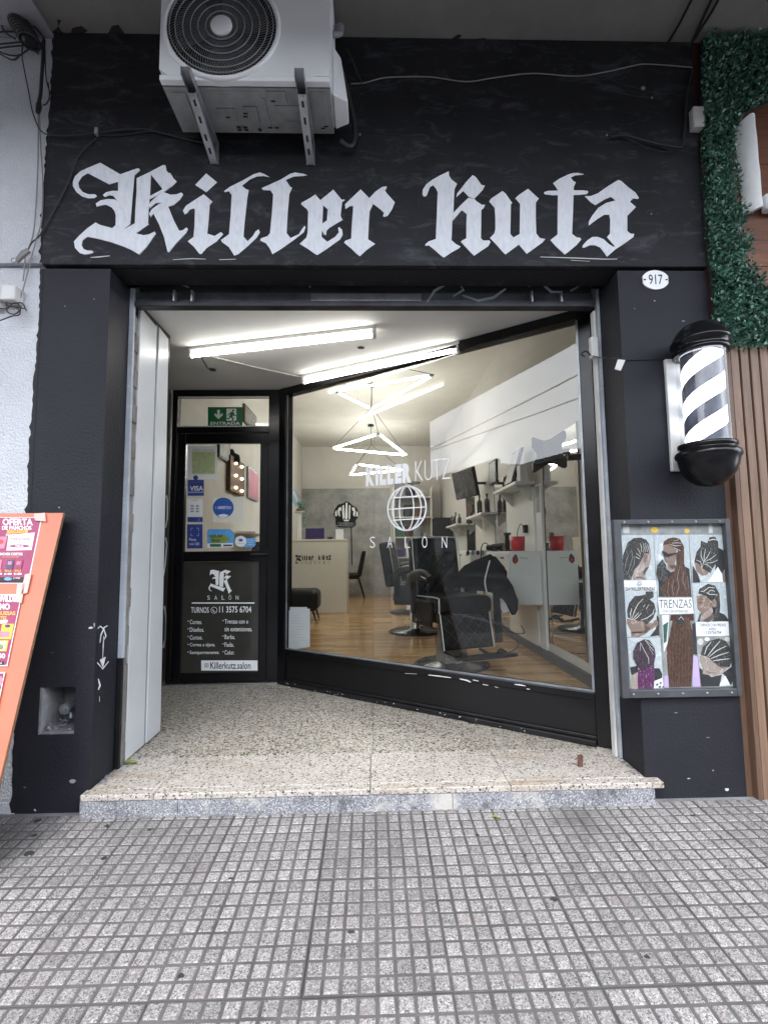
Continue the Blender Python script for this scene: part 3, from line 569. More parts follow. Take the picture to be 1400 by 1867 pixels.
LET = [[(R1, p) for p in K1],
[(R2, [(315,90),(425,180),(315,280),(203,207)]), (R2, [(290,303),(378,378),(350,410),(340,560),(325,705),(400,730),(465,690),(488,710),(420,785),(320,850),(265,912),(245,910),(190,840),(128,783),(185,740),(195,640),(200,470),(190,445),(145,460),(125,490),(95,508),(78,470),(110,420),(200,360)])],
[(R2, [(960,128),(905,95),(860,80),(800,98),(680,165),(560,225),(497,270),(505,280),(545,270),(575,310),(565,500),(548,710),(465,770),(475,790),(545,840),(600,928),(640,915),(740,830),(830,745),(862,690),(850,662),(820,680),(790,730),(738,782),(695,735),(705,600),(735,330),(748,260),(720,250),(678,215),(760,150),(830,120),(900,115)])],
[(R2, [(1343,108),(1310,95),(1220,80),(1170,95),(1080,150),(960,205),(880,240),(895,258),(970,262),(998,305),(985,500),(965,700),(940,730),(870,755),(866,775),(920,800),(960,850),(990,915),(1080,860),(1220,760),(1310,690),(1328,640),(1318,625),(1290,660),(1260,710),(1175,750),(1135,700),(1145,500),(1162,300),(1190,235),(1170,225),(1125,155),(1210,120),(1300,115)])],
[(R3, [(300,230),(360,300),(395,360),(385,560),(375,745),(445,805),(540,745),(585,690),(575,635),(590,627),(625,660),(632,720),(600,775),(440,890),(325,965),(300,955),(210,890),(110,830),(190,755),(205,700),(213,440),(200,410),(130,350),(128,333),(240,270)]),
 (R3, [(360,300),(518,172),(620,295),(650,290),(655,298),(625,320),(605,490),(630,540),(560,580),(470,635),(435,670),(430,722),(405,715),(378,660),(385,585),(440,545),(450,410),(400,365)])],
[(R3, [(850,168),(955,275),(1000,345),(960,430),(950,560),(940,775),(1025,830),(920,905),(840,980),(800,950),(740,890),(650,815),(660,795),(735,765),(740,650),(760,370),(720,370),(665,405),(660,350),(700,310),(790,225)]),
 (R3, [(955,275),(1030,195),(1110,140),(1165,130),(1165,150),(1145,180),(1165,215),(1265,325),(1230,410),(1180,485),(1140,503),(1120,492),(1135,455),(1090,410),(1005,345)])],
[(R4, [(405,85),(410,140),(440,190),(512,245),(480,310),(470,450),(465,610),(450,720),(440,965),(490,1010),(555,1045),(540,1065),(440,1120),(345,1185),(310,1165),(240,1100),(155,1030),(110,1035),(105,1020),(150,980),(240,950),(248,780),(265,350),(240,300),(205,262),(165,285),(125,395),(90,408),(70,380),(75,320),(120,250),(200,190),(300,135)]),
 (R4, [(455,715),(465,615),(560,515),(655,425),(735,440),(760,470),(830,515),(868,512),(855,550),(820,580),(818,780),(815,940),(845,970),(920,968),(937,990),(910,1040),(820,1100),(730,1162),(690,1125),(630,1060),(560,985),(575,970),(630,940),(630,780),(635,630),(570,580),(520,640)]),
 (R4, [(710,135),(750,160),(790,215),(820,260),(865,270),(840,320),(780,385),(730,435),(665,415),(590,335),(530,390),(500,418),(510,370),(560,310),(620,230)])],
[(R4, [(1090,337),(1130,370),(1215,490),(1197,505),(1190,885),(1230,930),(1310,885),(1315,500),(1255,428),(1302,385),(1416,308),(1554,434),(1515,484),(1515,704),(1521,880),(1565,935),(1636,951),(1598,995),(1400,1138),(1300,1020),(1130,1145),(1100,1120),(1020,1030),(932,935),(985,880),(1000,820),(1000,680),(990,550),(922,470),(945,435)])],
[(R5, [(660,110),(600,97),(540,97),(480,115),(375,165),(305,215),(340,260),(362,300),(358,500),(357,810),(275,875),(330,940),(440,1042),(480,1015),(580,930),(630,870),(620,850),(580,845),(525,805),(535,560),(545,260),(570,205),(540,190),(508,150),(560,125),(650,115)]),
 (R5, [(205,318),(250,305),(480,300),(640,298),(705,305),(712,320),(700,340),(600,352),(300,355),(215,345),(200,332)])],
[(R5, [(1060,178),(1095,190),(1180,265),(1260,325),(1300,385),(1290,398),(1235,390),(1195,430),(1265,492),(1165,595),(1165,770),(1200,800),(1245,805),(1235,840),(1110,930),(1025,985),(930,1068),(900,1025),(850,960),(790,935),(730,935),(665,965),(645,960),(650,935),(700,880),(760,840),(820,838),(890,865),(950,920),(1005,955),(1020,945),(930,840),(965,800),(968,640),(955,580),(900,580),(820,630),(720,705),(720,660),(760,590),(830,500),(920,445),(1030,415),(975,372),(900,405),(795,470),(740,435),(672,365),(740,365),(820,335),(950,245)])]]
for L in LET:
    mb = MB()
    for k, (tf, pts) in enumerate(L):
        mb.prism([PY(*tf(*p), -.0135) for p in pts], Vector((0, -.0022-.0004*k, 0)))
    obj('painted_letter', mb, 'whitewash', fascia)
F = Flat(lambda px, py: PY(px, py, -.0142), (0, -1, 0), .00005)     # stray white brush marks along the lower edge
for pts, wd in (([(165, 469), (180, 468), (200, 466)], 2.2), ([(315, 473), (350, 471), (375, 472)], 1.6), ([(400, 473), (430, 472)], 1.8), ([(985, 468), (1050, 470), (1100, 472), (1125, 472)], 1.8), ([(1040, 474), (1075, 476)], 1.2)):
    F.line('part_line', pts, wd)
F.build('brush_mark', fascia)

# uneven hand-painted black edge creeping over the white wall, and scuffs
rj = random.Random(21)
for z0_, z1_ in ((.0, 2.434), (2.464, 3.62)):
    n_ = int((z1_-z0_)/.018); pts = [Vector((XL+.002, -.0006, z0_+(z1_-z0_)*k/n_)) for k in (0, n_)]
    edge = [Vector((XL-.006-abs(rj.gauss(0, .005))-.010*(.5+.5*math.sin(k*.09)), -.0006, z0_+(z1_-z0_)*k/n_)) for k in range(n_, -1, -1)]
    mb = MB(); mb.prism(pts+edge, Vector((0, -.0008, 0))); obj('paint_edge', mb, 'black_plaster', shop)
for k, (px, py, a_, b__) in enumerate(((165, 1145, 6, 3), (172, 1140, 2, 5), (133, 1424, 7, 6), (108, 925, 1.6, 1.6), (127, 1088, 1.5, 1.2), (45, 1436, 3, 1.6), (64, 1478, 3, 3), (172, 545, 2, 1.5), (118, 558, 2, 1.5), (1193, 548, 2.2, 1.4), (1157, 562, 1.4, 1.2), (1246, 585, 4, 1.6), (1255, 1420, 5, 1.5), (1300, 1405, 3, 2), (1232, 1300, 4, 1.2), (1325, 1440, 5, 4), (1290, 1345, 4, 1), (96, 1190, 2, 1))):
    F = Flat(lambda x_, y_: PY(x_, y_, -.0004), (0, -1, 0), .0001); F.poly('ink_grey' if k % 3 else 'part_line', [(px+a_*rj.uniform(.4, 1)*math.cos(2*PI*q/8), py+b__*rj.uniform(.4, 1)*math.sin(2*PI*q/8)) for q in range(8)]); F.build('paint_scuff', shop)
# soft chalky smudges left by the sign painter around the letters
# ------------------------------------------------------------------ entry: step, terrazzo, ceiling
mb = MB(); mb.box(-1.66, 1.60, .32, 1.70, -.1, ZF-.03); entry = obj('entry_floor', mb, 'paving_joint', kind='structure')
nxt, T = 7, .412
for j in range(4):
    for i in range(8):
        x0 = -1.655+i*T; y0 = .3145+j*.40; x1 = min(x0+T-.0022, 1.20); y1 = min(y0+.40-.0022, 1.66)
        if x0 > 1.15: continue
        # keep only what lies in front of the diagonal window
        def gy(x): return G0.y+(x-G0.x)*(G1.y-G0.y)/(G1.x-G0.x)+.05
        if y0 > gy(x0): continue
        y1c = min(y1, max(gy(x0), y0+.02)); y1d = min(y1, max(gy(x1), y0+.01))
        dz = random.uniform(-.0006, .0006); mb = MB(); mb.hexa([(x0, y0, ZF-.03), (x1, y0, ZF-.03), (x1, y1d, ZF-.03), (x0, y1c, ZF-.03)], [(x0, y0, ZF+dz), (x1, y0, ZF+dz), (x1, y1d, ZF+dz), (x0, y1c, ZF+dz)])
        obj('floor_tile', mb, 'terrazzo_floor', entry)
mb = MB(); mb.box(-1.2225, 1.19, -.04, .312, -.1, .052); mb.box(-1.2345, 1.202, -.0402, -.0006, -.1, .0625); step = obj('entrance_step', mb, 'bare_cement', kind='structure')
edges = [-1.235, -.93, -.02, .58, 1.245]
for a, b_ in zip(edges[:-1], edges[1:]):
    mb = MB(); mb.box(a+.001, b_-.001, -.052, -.0015, .064, ZF-.0005); mb.box(max(a, XLi)+.001, min(b_, XRi)-.001, -.001, .3125, .053, ZF-.001); obj('tread_slab', mb, 'terrazzo_step', step, .004)
xs = [-1.237, -.83, -.19, .33, 1.205]
for k, (a, b_) in enumerate(zip(xs[:-1], xs[1:])):
    mb = MB(); mb.box(a+.001, b_-.001, -.047-.001*(k % 2), -.0405, -.03, .0632); obj('riser_slab', mb, 'granite_riser', step, .002)
# crumbled mortar at both ends of the step
for (cx, n) in ((-1.255, 14), (1.20, 10)):
    mb = MB()
    for k in range(n):
        x, y, z = -1.215+random.uniform(-.012, .02), random.uniform(-.045, .17), ZF+random.uniform(-.008, .002); s = random.uniform(.005, .014)
        if cx > 0: x, y = 1.176+random.uniform(-.02, .01), random.uniform(.02, .17)
        mb.lathe([(.0005, -s*.6), (s, -s*.3), (s*.8, s*.4), (.0005, s*.55)], (x, y, z), 6, smooth=False)
    obj('mortar_crumbs', mb, 'bare_cement', step, kind='stuff')
# entry ceiling (dropped) and the bulkhead above the diagonal window
mb = MB(); pts = [Vector((-1.70, .232, ZC)), Vector((1.23, .232, ZC)), Vector((1.23, .34, ZC)), Vector((-.66, 1.63, ZC)), Vector((-1.70, 1.63, ZC))]; mb.prism(pts, Vector((0, 0, .06))); obj('entry_ceiling', mb, 'entry_ceiling', kind='structure')
mb = MB(); mb.frame_box(G0, GD, GN, Vector((0, 0, 1)), -.06, 2.60, -.06, .0, ZC+.061, 3.6); mb.box(-1.75, -.62, 1.62, 1.69, ZC+.061, 3.6); obj('bulkhead', mb, 'cream_wall', kind='structure')
# neighbouring masonry that closes the room
mb = MB(); mb.box(-6.0, XL-.001, .0, .18, -.3, 2.436); mb.box(-6.0, XL-.001, .0, .18, 2.462, 3.62); mb.box(-6.0, XL-.001, .03, .18, 2.4361, 2.4619); mb.box(-6.0, -1.81, .1801, 9.3, -.3, 3.62); obj('white_wall', mb, 'white_plaster', label='rough white plastered wall left of the black shop', cat='wall')

# ------------------------------------------------------------------ room behind the glass
mb = MB(); pts = [(-1.66, 1.66), (-.69, 1.66), (1.25, .34), (1.61, .34), (1.61, 8.95), (-1.66, 8.95)]; mb.prism([Vector((x, y, ZF+.003)) for x, y in pts], Vector((0, 0, -.05))); obj('shop_floor', mb, 'parquet', kind='structure')
mb = MB(); mb.box(1.60, 1.74, .336, 9.1, ZF-.05, 3.6); obj('room_wall', mb, 'cream_wall_dimmed', kind='structure')
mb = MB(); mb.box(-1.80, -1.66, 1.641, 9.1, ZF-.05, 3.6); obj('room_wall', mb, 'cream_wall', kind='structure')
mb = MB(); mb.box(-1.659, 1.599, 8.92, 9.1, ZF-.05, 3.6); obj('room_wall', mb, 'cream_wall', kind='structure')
mb = MB(); mb.box(-1.8, 1.74, .2, 9.1, 3.6, 3.638); obj('room_ceiling', mb, 'cream_ceiling', kind='structure')
mb = MB(); mb.box(-1.655, .40, 8.87, 8.919, ZF+.004, 2.59); obj('concrete_panel', mb, 'polished_concrete', label='polished grey concrete panel covering the back wall', cat='wall panel')
mb = MB(); mb.box(1.568, 1.599, .40, 8.9, ZF+.004, ZF+.085); obj('baseboard', mb, 'baseboard_grey', kind='structure')

# ================================================================== glazed front
door = thing('entrance_door', (-1.2, 1.64, ZF), 'black framed glass entrance door with white lettering and stickers', 'door')
Yd = 1.64
def DY(px, py): return PY(px, py, Yd)
mb = MB(); mb.box(-1.606, -1.566, 1.615, 1.69, ZF, 2.418); mb.box(-1.5658, -.833, 1.615, 1.69, 2.366, 2.418); mb.box(-1.5658, -.833, 1.617, 1.69, 2.066, 2.112); mb.box(-.8328, -.700, 1.612, 1.69, ZF, 2.418); obj('door_frame', mb, 'black_gloss', door, .004)
mb = MB(); mb.box(-1.5655, -.8335, 1.622, 1.63, 2.113, 2.122); mb.box(-1.5655, -.8335, 1.622, 1.63, 2.352, 2.364); obj('glazing_bead', mb, 'plastic_white', door)
x0, x1 = -1.561, -.838
leaf = MB(); leaf.box(x0, -1.497, 1.628, 1.672, ZF+.012, 2.062); leaf.box(-.901, x1, 1.628, 1.672, ZF+.012, 2.062)
leaf.box(-1.4968, -.9012, 1.629, 1.671, 1.98, 2.062); leaf.box(-1.4968, -.9012, 1.629, 1.671, 1.03, 1.112); leaf.box(-1.4968, -.9012, 1.629, 1.671, ZF+.012, .172)
lf = obj('door_leaf', leaf, 'black_gloss', door, .004)
mb = MB(); mb.box(-1.4965, -.9015, 1.647, 1.653, 1.113, 1.979); obj('glass_pane', mb, 'window_glass', door)
mb = MB(); mb.box(-1.565, -.8335, 1.650, 1.656, 2.113, 2.365); obj('glass_pane', mb, 'window_glass', door)
mb = MB(); mb.box(-1.4965, -.9015, 1.644, 1.653, .173, 1.029); lowp = obj('dark_glass_pane', mb, 'door_film', door)
mb = MB(); a, b_ = PY(457, 1009, 1.6), PY(488, 1009, 1.6); mb.tube([(a.x, 1.60, 1.083), (b_.x, 1.60, 1.083), (b_.x, 1.628, 1.083)], .010, 8); mb.box(b_.x-.015, b_.x+.012, 1.62, 1.628, 1.03, 1.13); obj('door_handle', mb, 'black_worn', lf, .0)
mb = MB(); mb.box(-1.63, -.70, 1.60, 1.69, ZF+.0015, ZF+.010); obj('threshold', mb, 'brushed_steel', door)
# exit-style sign above
S = Flat(lambda px, py: PY(px, py, 1.632), (0, -1, 0))
S.rect('green_exit', 379, 742, 442, 776)
S.poly('white_line', [(396, 747), (401, 747), (401, 756), (406, 753), (406, 757), (398.5, 764), (391, 757), (391, 753), (396, 756)])
S.rect('white_line', 413, 745, 431, 767)
S.poly('green_exit', ell(425, 748.5, 2, 2, 10)); S.poly('green_exit', [(421, 751), (426, 751), (428, 756), (431, 757), (430, 758.5), (426, 758), (425, 757), (424, 760), (427, 763), (425, 767), (423, 767), (424, 763), (420, 761), (418, 764), (413.5, 764), (413.5, 762.5), (417, 762), (420, 756), (418, 756), (416, 759), (414.5, 758)])
S.text('white_line', 'ENTRADA', 384, 769, 438, 774.5, .02)
S.build('entry_sign', door)
# stickers on the door glass
S = Flat(lambda px, py: PY(px, py, 1.6462), (0, -1, 0), .0003)
S.rect('paper', 342, 813, 396, 873); S.rect('paper_green', 350, 823, 392, 864); S.text('ink_grey', 'Informacion', 352, 818, 390, 822)
for k in range(9): S.line('ink_grey', [(352, 828+k*4), (352+random.uniform(26, 38), 828+k*4)], .7)
S.rect('blue_visa', 342.5, 875, 372, 904); S.poly('blue_visa', ell(357, 871, 4.5, 4.5)); S.text('white_line', 'VISA', 346.5, 886, 371, 895, .02); S.rect('white_line', 342.5, 897, 372, 898); S.line('ink_grey', [(346, 880), (369, 879)], .8)
S.rect('paper', 342.5, 909, 370, 942)
for k in range(3):
    for q in range(2): S.rect('ink_grey', 348+q*10, 921+k*5, 354+q*9, 924+k*5)
S.text('ink_grey', 'pagos', 350, 911, 363, 914)
S.rect('blue_visa', 342.5, 943, 370, 952); S.line('blue_sky_print', [(361, 945), (366, 950)], 1.6); S.line('blue_sky_print', [(366, 945), (361, 950)], 1.6)
S.rect('blue_visa', 342, 956, 370, 1000)
for (a, b_) in (((349, 963), (349, 968)), ((349, 963), (353, 963)), ((363, 963), (359, 963)), ((363, 963), (363, 968)), ((349, 977), (349, 972)), ((349, 977), (353, 977)), ((363, 977), (359, 977)), ((363, 977), (363, 972))): S.line('white_line', [a, b_], 1.0)
S.text('white_line', 'Paga', 346, 981, 359, 988, .02); S.text('white_line', 'con QR', 346, 989, 365, 995, .02)
S.rect('laminate_cream', 389, 907, 445, 952)
S.poly('blue_round', ell(408, 926, 19, 18.5, 32)); S.text('white_line', 'ABIERTO', 397, 923, 420, 928.5, .02); S.line('white_line', [(395, 923.5), (394, 925.5), (395, 928)], .8); S.line('white_line', [(421.5, 923.5), (422.5, 925.5), (421.5, 928)], .8)
S.poly('white_line', [(398, 939.5), (408, 937), (418, 939.5), (414, 943), (408, 944.5), (402, 943)])
S.poly('blue_sky_print', [(382, 965), (420, 965), (428, 972), (427, 999), (379, 999), (379, 968)]); S.poly('white_line', [(379, 991), (426, 990), (426, 998), (379, 999)]); S.rect('green_exit', 384, 992, 404, 997); S.rect('ink', 408, 993, 424, 996)
S.poly('leaf_fresh', [(384, 978), (408, 975), (420, 982), (412, 990), (386, 990)]); S.text('ink', 'club del', 383, 974, 406, 980, .02); S.text('ink', 'bus', 388, 982, 402, 988, .02)
S.poly('blue_sky_print', [(444, 981), (464, 981), (467, 985), (467, 994), (463, 998), (444, 998)]); S.poly('white_line', ell(440, 987, 10.5, 10, 28)); S.poly('blue_round', ell(440, 985, 4, 2.4)); S.line('ink_grey', [(434, 991), (446, 991)], .8)
for k in range(3): S.line('white_line', [(452, 985+k*4), (463, 985+k*4)], 1)
S.build('sticker_sheet', door)
# lettering on the dark lower pane
S = Flat(lambda px, py: PY(px, py, 1.6435), (0, -1, 0), .0002)
def KD(x, y): return (370+x/17.5, 1020+y/17.5)
for pts in ([(240,345),(345,330),(535,380),(510,400),(500,805),(460,830),(405,805),(400,560),(330,465),(255,470),(230,520),(218,485),(230,400)], [(300,600),(350,560),(400,570),(405,640),(360,600),(310,635)],
            [(545,410),(720,330),(890,380),(760,480),(700,480),(760,440),(670,420),(665,700),(640,890),(600,870),(585,885),(525,855),(525,600)], [(670,600),(735,508),(900,535),(770,650),(800,760),(895,980),(930,990),(820,1100),(800,1020),(680,720),(670,690),(765,620)],
            [(250,770),(420,830),(640,905),(720,900),(650,1030),(520,970),(250,860),(215,910),(235,985),(295,1010),(260,1015),(205,985),(178,910)]):
    S.poly('vinyl_white', [KD(*p) for p in pts])
for ch, x in zip('SALÓN', (378, 391, 404.5, 417, 430)): S.text('vinyl_white', ch, x, 1086 if ch != 'Ó' else 1083.5, x+5, 1093.5, -.005)
S.rect('vinyl_white', 350, 1098.5, 464, 1100.6)
S.text('vinyl_white', 'TURNOS', 348.5, 1107, 381, 1117.5, .012); S.text('vinyl_white', '11 3575 6704', 400, 1105.5, 458.5, 1117, .012)
S.poly('vinyl_white', ell(390.5, 1112.5, 6, 6, 24)); S.poly('door_film', ell(390.5, 1112.5, 5.2, 5.2, 24)); S.line('vinyl_white', [(388, 1110), (388.6, 1113), (391, 1115.4), (393, 1115)], 1.4)
for k, (a, wd) in enumerate((('Cortes.', 22), ('Diseños.', 26), ('Cursos.', 23), ('Cortes a tijera.', 46), ('Semipermanente.', 54))):
    y = 1130+k*14.1; S.text('vinyl_white', '•', 342.4, y+1.5, 344.4, y+3.5); S.text('vinyl_white', a, 346.5, y, 346.5+wd, y+8, .008)
for k, (a, wd, bul) in enumerate((('Trenzas con o', 43, 1), ('sin extensiones.', 50, 0), ('Barba.', 19, 1), ('Fade.', 17, 1), ('Color.', 18, 1))):
    y = 1129+k*14.1
    if bul: S.text('vinyl_white', '•', 406.2, y+1.5, 408.2, y+3.5)
    S.text('vinyl_white', a, 410, y, 410+wd, y+8, .008)
S.rect('vinyl_white', 367.5, 1204, 470, 1222.5); S.text('ink', 'Killerkutz.salon', 384, 1207, 457.5, 1219.5, .012)
S.poly('ink', ell(377.3, 1213, 5, 5, 4, PI/4)); S.poly('vinyl_white', ell(377.3, 1213, 3.9, 3.9, 4, PI/4)); S.poly('ink', ell(377.3, 1213, 1.9, 1.9)); S.poly('vinyl_white', ell(377.3, 1213, 1.1, 1.1))
S.build('door_lettering', lowp)

# diagonal shop window
win = thing('shop_window', (.25, .96, ZF), 'large diagonal shop window in a black frame with white vinyl lettering', 'window')
Z = Vector((0, 0, 1)); GL = (G1-G0).length
def gbox(mb, s0, s1, n0, n1, z0, z1): return mb.frame_box(G0, GD, GN, Z, s0, s1, n0, n1, z0, z1)
mb = MB(); gbox(mb, -.055, .018, -.05, .035, ZF, 2.4175); gbox(mb, 2.218, 2.285, -.05, .03, ZF, 2.4175); gbox(mb, .0185, 2.2175, -.04, .03, 2.356, 2.4175); gbox(mb, .0185, 2.2175, -.045, .032, .318, .357); obj('window_frame', mb, 'black_gloss', win, .004)
mb = MB(); gbox(mb, .0185, 2.2175, -.035, .018, ZF+.032, .3175); obj('kick_panel', mb, 'black_gloss', win, .003)
mb = MB(); gbox(mb, -.02, 2.2175, .019, .048, ZF+.001, ZF+.031); gbox(mb, .02, 2.2175, .0185, .030, ZF+.0315, ZF+.05); obj('base_moulding', mb, 'black_worn', win, .004)
mb = MB(); gbox(mb, .0185, 2.2175, .012, .019, .3572, .366); gbox(mb, .0185, .026, .012, .019, .3662, 2.3555); gbox(mb, 2.206, 2.2175, .012, .019, .3662, 2.3555); obj('glazing_bead', mb, 'steel_grey', win)
mb = MB(); gbox(mb, .0187, 2.2173, -.003, .003, .3575, 2.3555); obj('glass_pane', mb, 'window_glass', win)
F = Flat(lambda px, py: PG(px, py, .0325), GN, .0001)      # chipped paint
for pts, wd in (([(781, 1231), (800, 1233), (822, 1236)], 2.0), ([(838, 1238), (852, 1241), (858, 1244)], 2.6), ([(862, 1240), (872, 1242)], 2), ([(880, 1248), (890, 1250)], 1.6), ([(938, 1248), (948, 1249), (958, 1251)], 2.2), ([(960, 1256), (966, 1257)], 1.6), ([(738, 1228), (760, 1229)], .9), ([(902, 1252), (908, 1254)], 1.2)): F.line('white_line', pts, wd)
F.build('paint_chip', win)
F = Flat(lambda px, py: PG(px, py, .0490), GN, .0001)
for k in range(26):
    s = random.uniform(.05, 2.1); px_ = None
    P_ = G0+GD*s+GN*.049+Z*(ZF+random.uniform(.01, .03)); q = P_-CAM; px_ = PCX+FPX*q.dot(RIGHT)/q.dot(FWD); py_ = PCY-FPX*q.dot(UP)/q.dot(FWD)
    F.poly('white_line', ell(px_, py_, random.uniform(.4, 1.6), random.uniform(.4, .9), 6))
F.build('paint_chip', win)
# window lettering
S = Flat(lambda px, py: PG(px, py, .0045), GN, .0001)
for ch, (a, b_) in zip('KILLER', ((667, 683), (684.5, 690), (692, 704), (706, 718), (720, 732), (733.5, 750))):
    yb = 887-(a-667)*.09; yt = 852.5-(a-667)*.105; S.text('vinyl_white', ch, a, yt, b_, yb, .075, -(b_-a)*.09)
for ch, (a, b_) in zip('KUTZ', ((757, 771), (774, 788), (790, 804), (806, 821))):
    yb = 877.5-(a-757)*.075; yt = 841-(a-757)*.10; S.text('vinyl_white', ch, a, yt, b_, yb, -.022, -(b_-a)*.09)
for ch, a in zip('SALÓN', (674.5, 706, 738, 769.5, 805.5)):
    S.text('vinyl_white', ch, a, 978.5 if ch != 'Ó' else 972.5, a+9.5, 999, -.012, 0)
S.build('window_lettering', win)
gc = PG(741, 926.5, .0045); Rg = .147; mb = MB()
def gp(u, v): return gc+GD*u+Z*v
def gstroke(pts, wd):
    q = strip(pts, wd); P3 = [gp(*p) for p in q]
    n = len(pts)
    for i in range(n-1): mb.add([P3[i], P3[i+1], P3[2*n-2-i], P3[2*n-1-i]], [(0, 1, 2, 3)])
circ = lambda rx, ry: [(rx*math.cos(2*PI*k/40), ry*math.sin(2*PI*k/40)) for k in range(41)]
gstroke(circ(Rg, Rg), .011)
for rx in (.055, .11): 
    for sgn in (-1, 1): gstroke([(sgn*rx*math.cos(PI*(k/20-.5)), Rg*math.sin(PI*(k/20-.5))) for k in range(21)], .008)
for v in (-.075, 0, .075):
    hw = math.sqrt(Rg**2-v*v); gstroke([(-hw+2*hw*k/10, v) for k in range(11)], .008)
obj('globe_emblem', mb.mesh('globe_emblem', 'vinyl_white', recalc=False), None, win)
# papers taped inside the lower corner
for (pts, lab) in (([(527, 1113), (562, 1113), (564, 1180), (535, 1184), (526, 1182)], 'stack of printed papers leaning inside the window corner'),):
    t = thing('paper_stack', PG(545, 1184, -.03), lab, 'papers')
    for k, dx in enumerate((0, 3, -2)):
        F = Flat(lambda px, py: PG(px, py, -.012-.008*k), GN, .0002); F.poly('paper', [(x+dx*(1 if y < 1150 else .3), y-(k*3 if y < 1150 else 0)) for x, y in pts])
        for q in range(11): F.line('ink_grey', [(532, 1122+q*5), (532+random.uniform(12, 26), 1122.6+q*5)], .5)
        F.build('sheet', t)

# entry fluorescent battens
def batten(name, label, a, b_, zc, mtube):
    A, B = Vector((a[0], a[1], zc)), Vector((b_[0], b_[1], zc)); d = (B-A).normalized(); s = Vector((-d.y, d.x, 0))
    t = thing(name, (A+B)/2, label, 'light', 'tube lights under the entry ceiling')
    m_ = MB(); m_.frame_box(A, d, s, Z, 0, (B-A).length, -.016, .016, -.022, -.0005); obj('housing', m_, 'plastic_white', t, .003)
    L_ = (B-A).length
    for e in (.0, L_-.02): m_ = MB(); m_.frame_box(A, d, s, Z, e, e+.02, -.014, .014, -.072, -.0225); obj('lamp_holder', m_, 'plastic_white', t, .003)
    m_ = MB(); m_.tube([A+d*.021-Z*.052, B-d*.021-Z*.052], .014, 10); obj('tube', m_, mtube, t)
batten('tube_light', 'front fluorescent tube on the entry ceiling nearest the street', (-1.174, .829), (.028, .531), ZC, 'lamp_tube')
batten('tube_light', 'rear fluorescent tube on the entry ceiling along the window', (-.514, 1.307), (.561, .734), ZC, 'lamp_tube')
mb = MB(); q = [PZ(x, y, ZC-.006) for x, y in ((360, 642), (400, 653), (470, 670), (548, 687))]; mb.tube(smooth_path(q), .005, 6); obj('white_cable', mb, 'plastic_white', label='white cable linking the two entry tube lights', cat='cable')
for px, py, lab in ((658, 634, 'round dark hole cut in the entry ceiling'),):
    c = PZ(px, py, ZC-.0015); mb = MB(); mb.lathe([(.0005, 0), (.022, 0), (.024, .0012)], c, 16); obj('ceiling_hole', mb, 'dark_void', label=lab, cat='hole')
mb = MB(); q = [PZ(370, 640, ZC-.05), PZ(368, 652, ZC-.03), PZ(374, 663, ZC-.02), PZ(380, 672, ZC-.006), PZ(392, 675, ZC-.004)]; mb.tube(smooth_path(q), .004, 6); c = PZ(388, 674, ZC-.004); mb.lathe([(.0005, -.006), (.022, -.004), (.024, .003)], c, 12); obj('loose_wire', mb, 'ink', label='loose wire poking from a hole in the entry ceiling', cat='wire')

# ------------------------------------------------------------------ air conditioner
ac = thing('air_conditioner', (-.52, -.19, 3.071), 'white outdoor air conditioner unit mounted above the shop name', 'air conditioner')
ax0, ax1, ay0, ay1, az0, az1 = -.882, -.160, -.312, -.062, 3.071, 3.615
mb = MB(); mb.box(ax0, ax1, ay0+.03, ay1, az0+.022, az1); obj('casing', mb, 'ac_white', ac, .012)
fc = PY(404, 47, ay0-.004); fr = .239
mb = MB(); Nn = 48; rim = []; outr = []
for k in range(Nn):
    a = 2*PI*k/Nn; c, s = math.cos(a), math.sin(a); rim.append((fc.x+fr*c, fc.z+fr*s))
    sc_ = []
    if c > 1e-6: sc_.append((ax1-.004-fc.x)/c)
    if c < -1e-6: sc_.append((ax0+.004-fc.x)/c)
    if s > 1e-6: sc_.append((az1-.004-fc.z)/s)
    if s < -1e-6: sc_.append((az0+.024-fc.z)/s)
    q = max(min(sc_), fr+.004); outr.append((fc.x+q*c, fc.z+q*s))
yv = ay0
mb.add([(x, yv, z) for x, z in outr]+[(x, yv, z) for x, z in rim]+[(x, yv+.028, z) for x, z in rim]+[(x, yv+.029, z) for x, z in outr], [(k, (k+1) % Nn, Nn+(k+1) % Nn, Nn+k) for k in range(Nn)]+[(Nn+k, Nn+(k+1) % Nn, 2*Nn+(k+1) % Nn, 2*Nn+k) for k in range(Nn)]+[(k, (k+1) % Nn, 3*Nn+(k+1) % Nn, 3*Nn+k) for k in range(Nn)])
for cx_, cz_ in ((ax0+.004, az0+.024), (ax1-.004, az0+.024), (ax0+.004, az1-.004), (ax1-.004, az1-.004)): pass
obj('front_panel', mb, 'ac_white', ac)
mb = MB(); mb.box(ax0+.004, ax1-.004, ay0+.0012, ay0+.029, az0+.004, az0+.027)
mb.box(fc.x+fr*.96, ax1-.0045, ay0+.0012, ay0+.029, az0+.028, az1-.005); obj('lower_lip', mb, 'ac_white', ac, .004)
mb = MB(); mb.torus((fc.x, ay0-.002, fc.z), fr, .010, 48, 8); obj('fan_ring', mb, 'ac_white', ac)
gr = MB()
for R_ in (.066, .098, .13, .162, .194, .218): gr.torus((fc.x, ay0-.008, fc.z), R_, .0026, 44, 5)
for k in range(96):
    a = 2*PI*k/96; pts = []
    for q in range(5):
        rr_ = .045+(fr-.047)*q/4; aa = a+.55*(q/4)**1.3; pts.append((fc.x+rr_*math.cos(aa), ay0-.004, fc.z+rr_*math.sin(aa)))
    gr.tube(pts, .0012, 3, caps=False)
gg = obj('fan_grille', gr, 'ac_grille', ac)
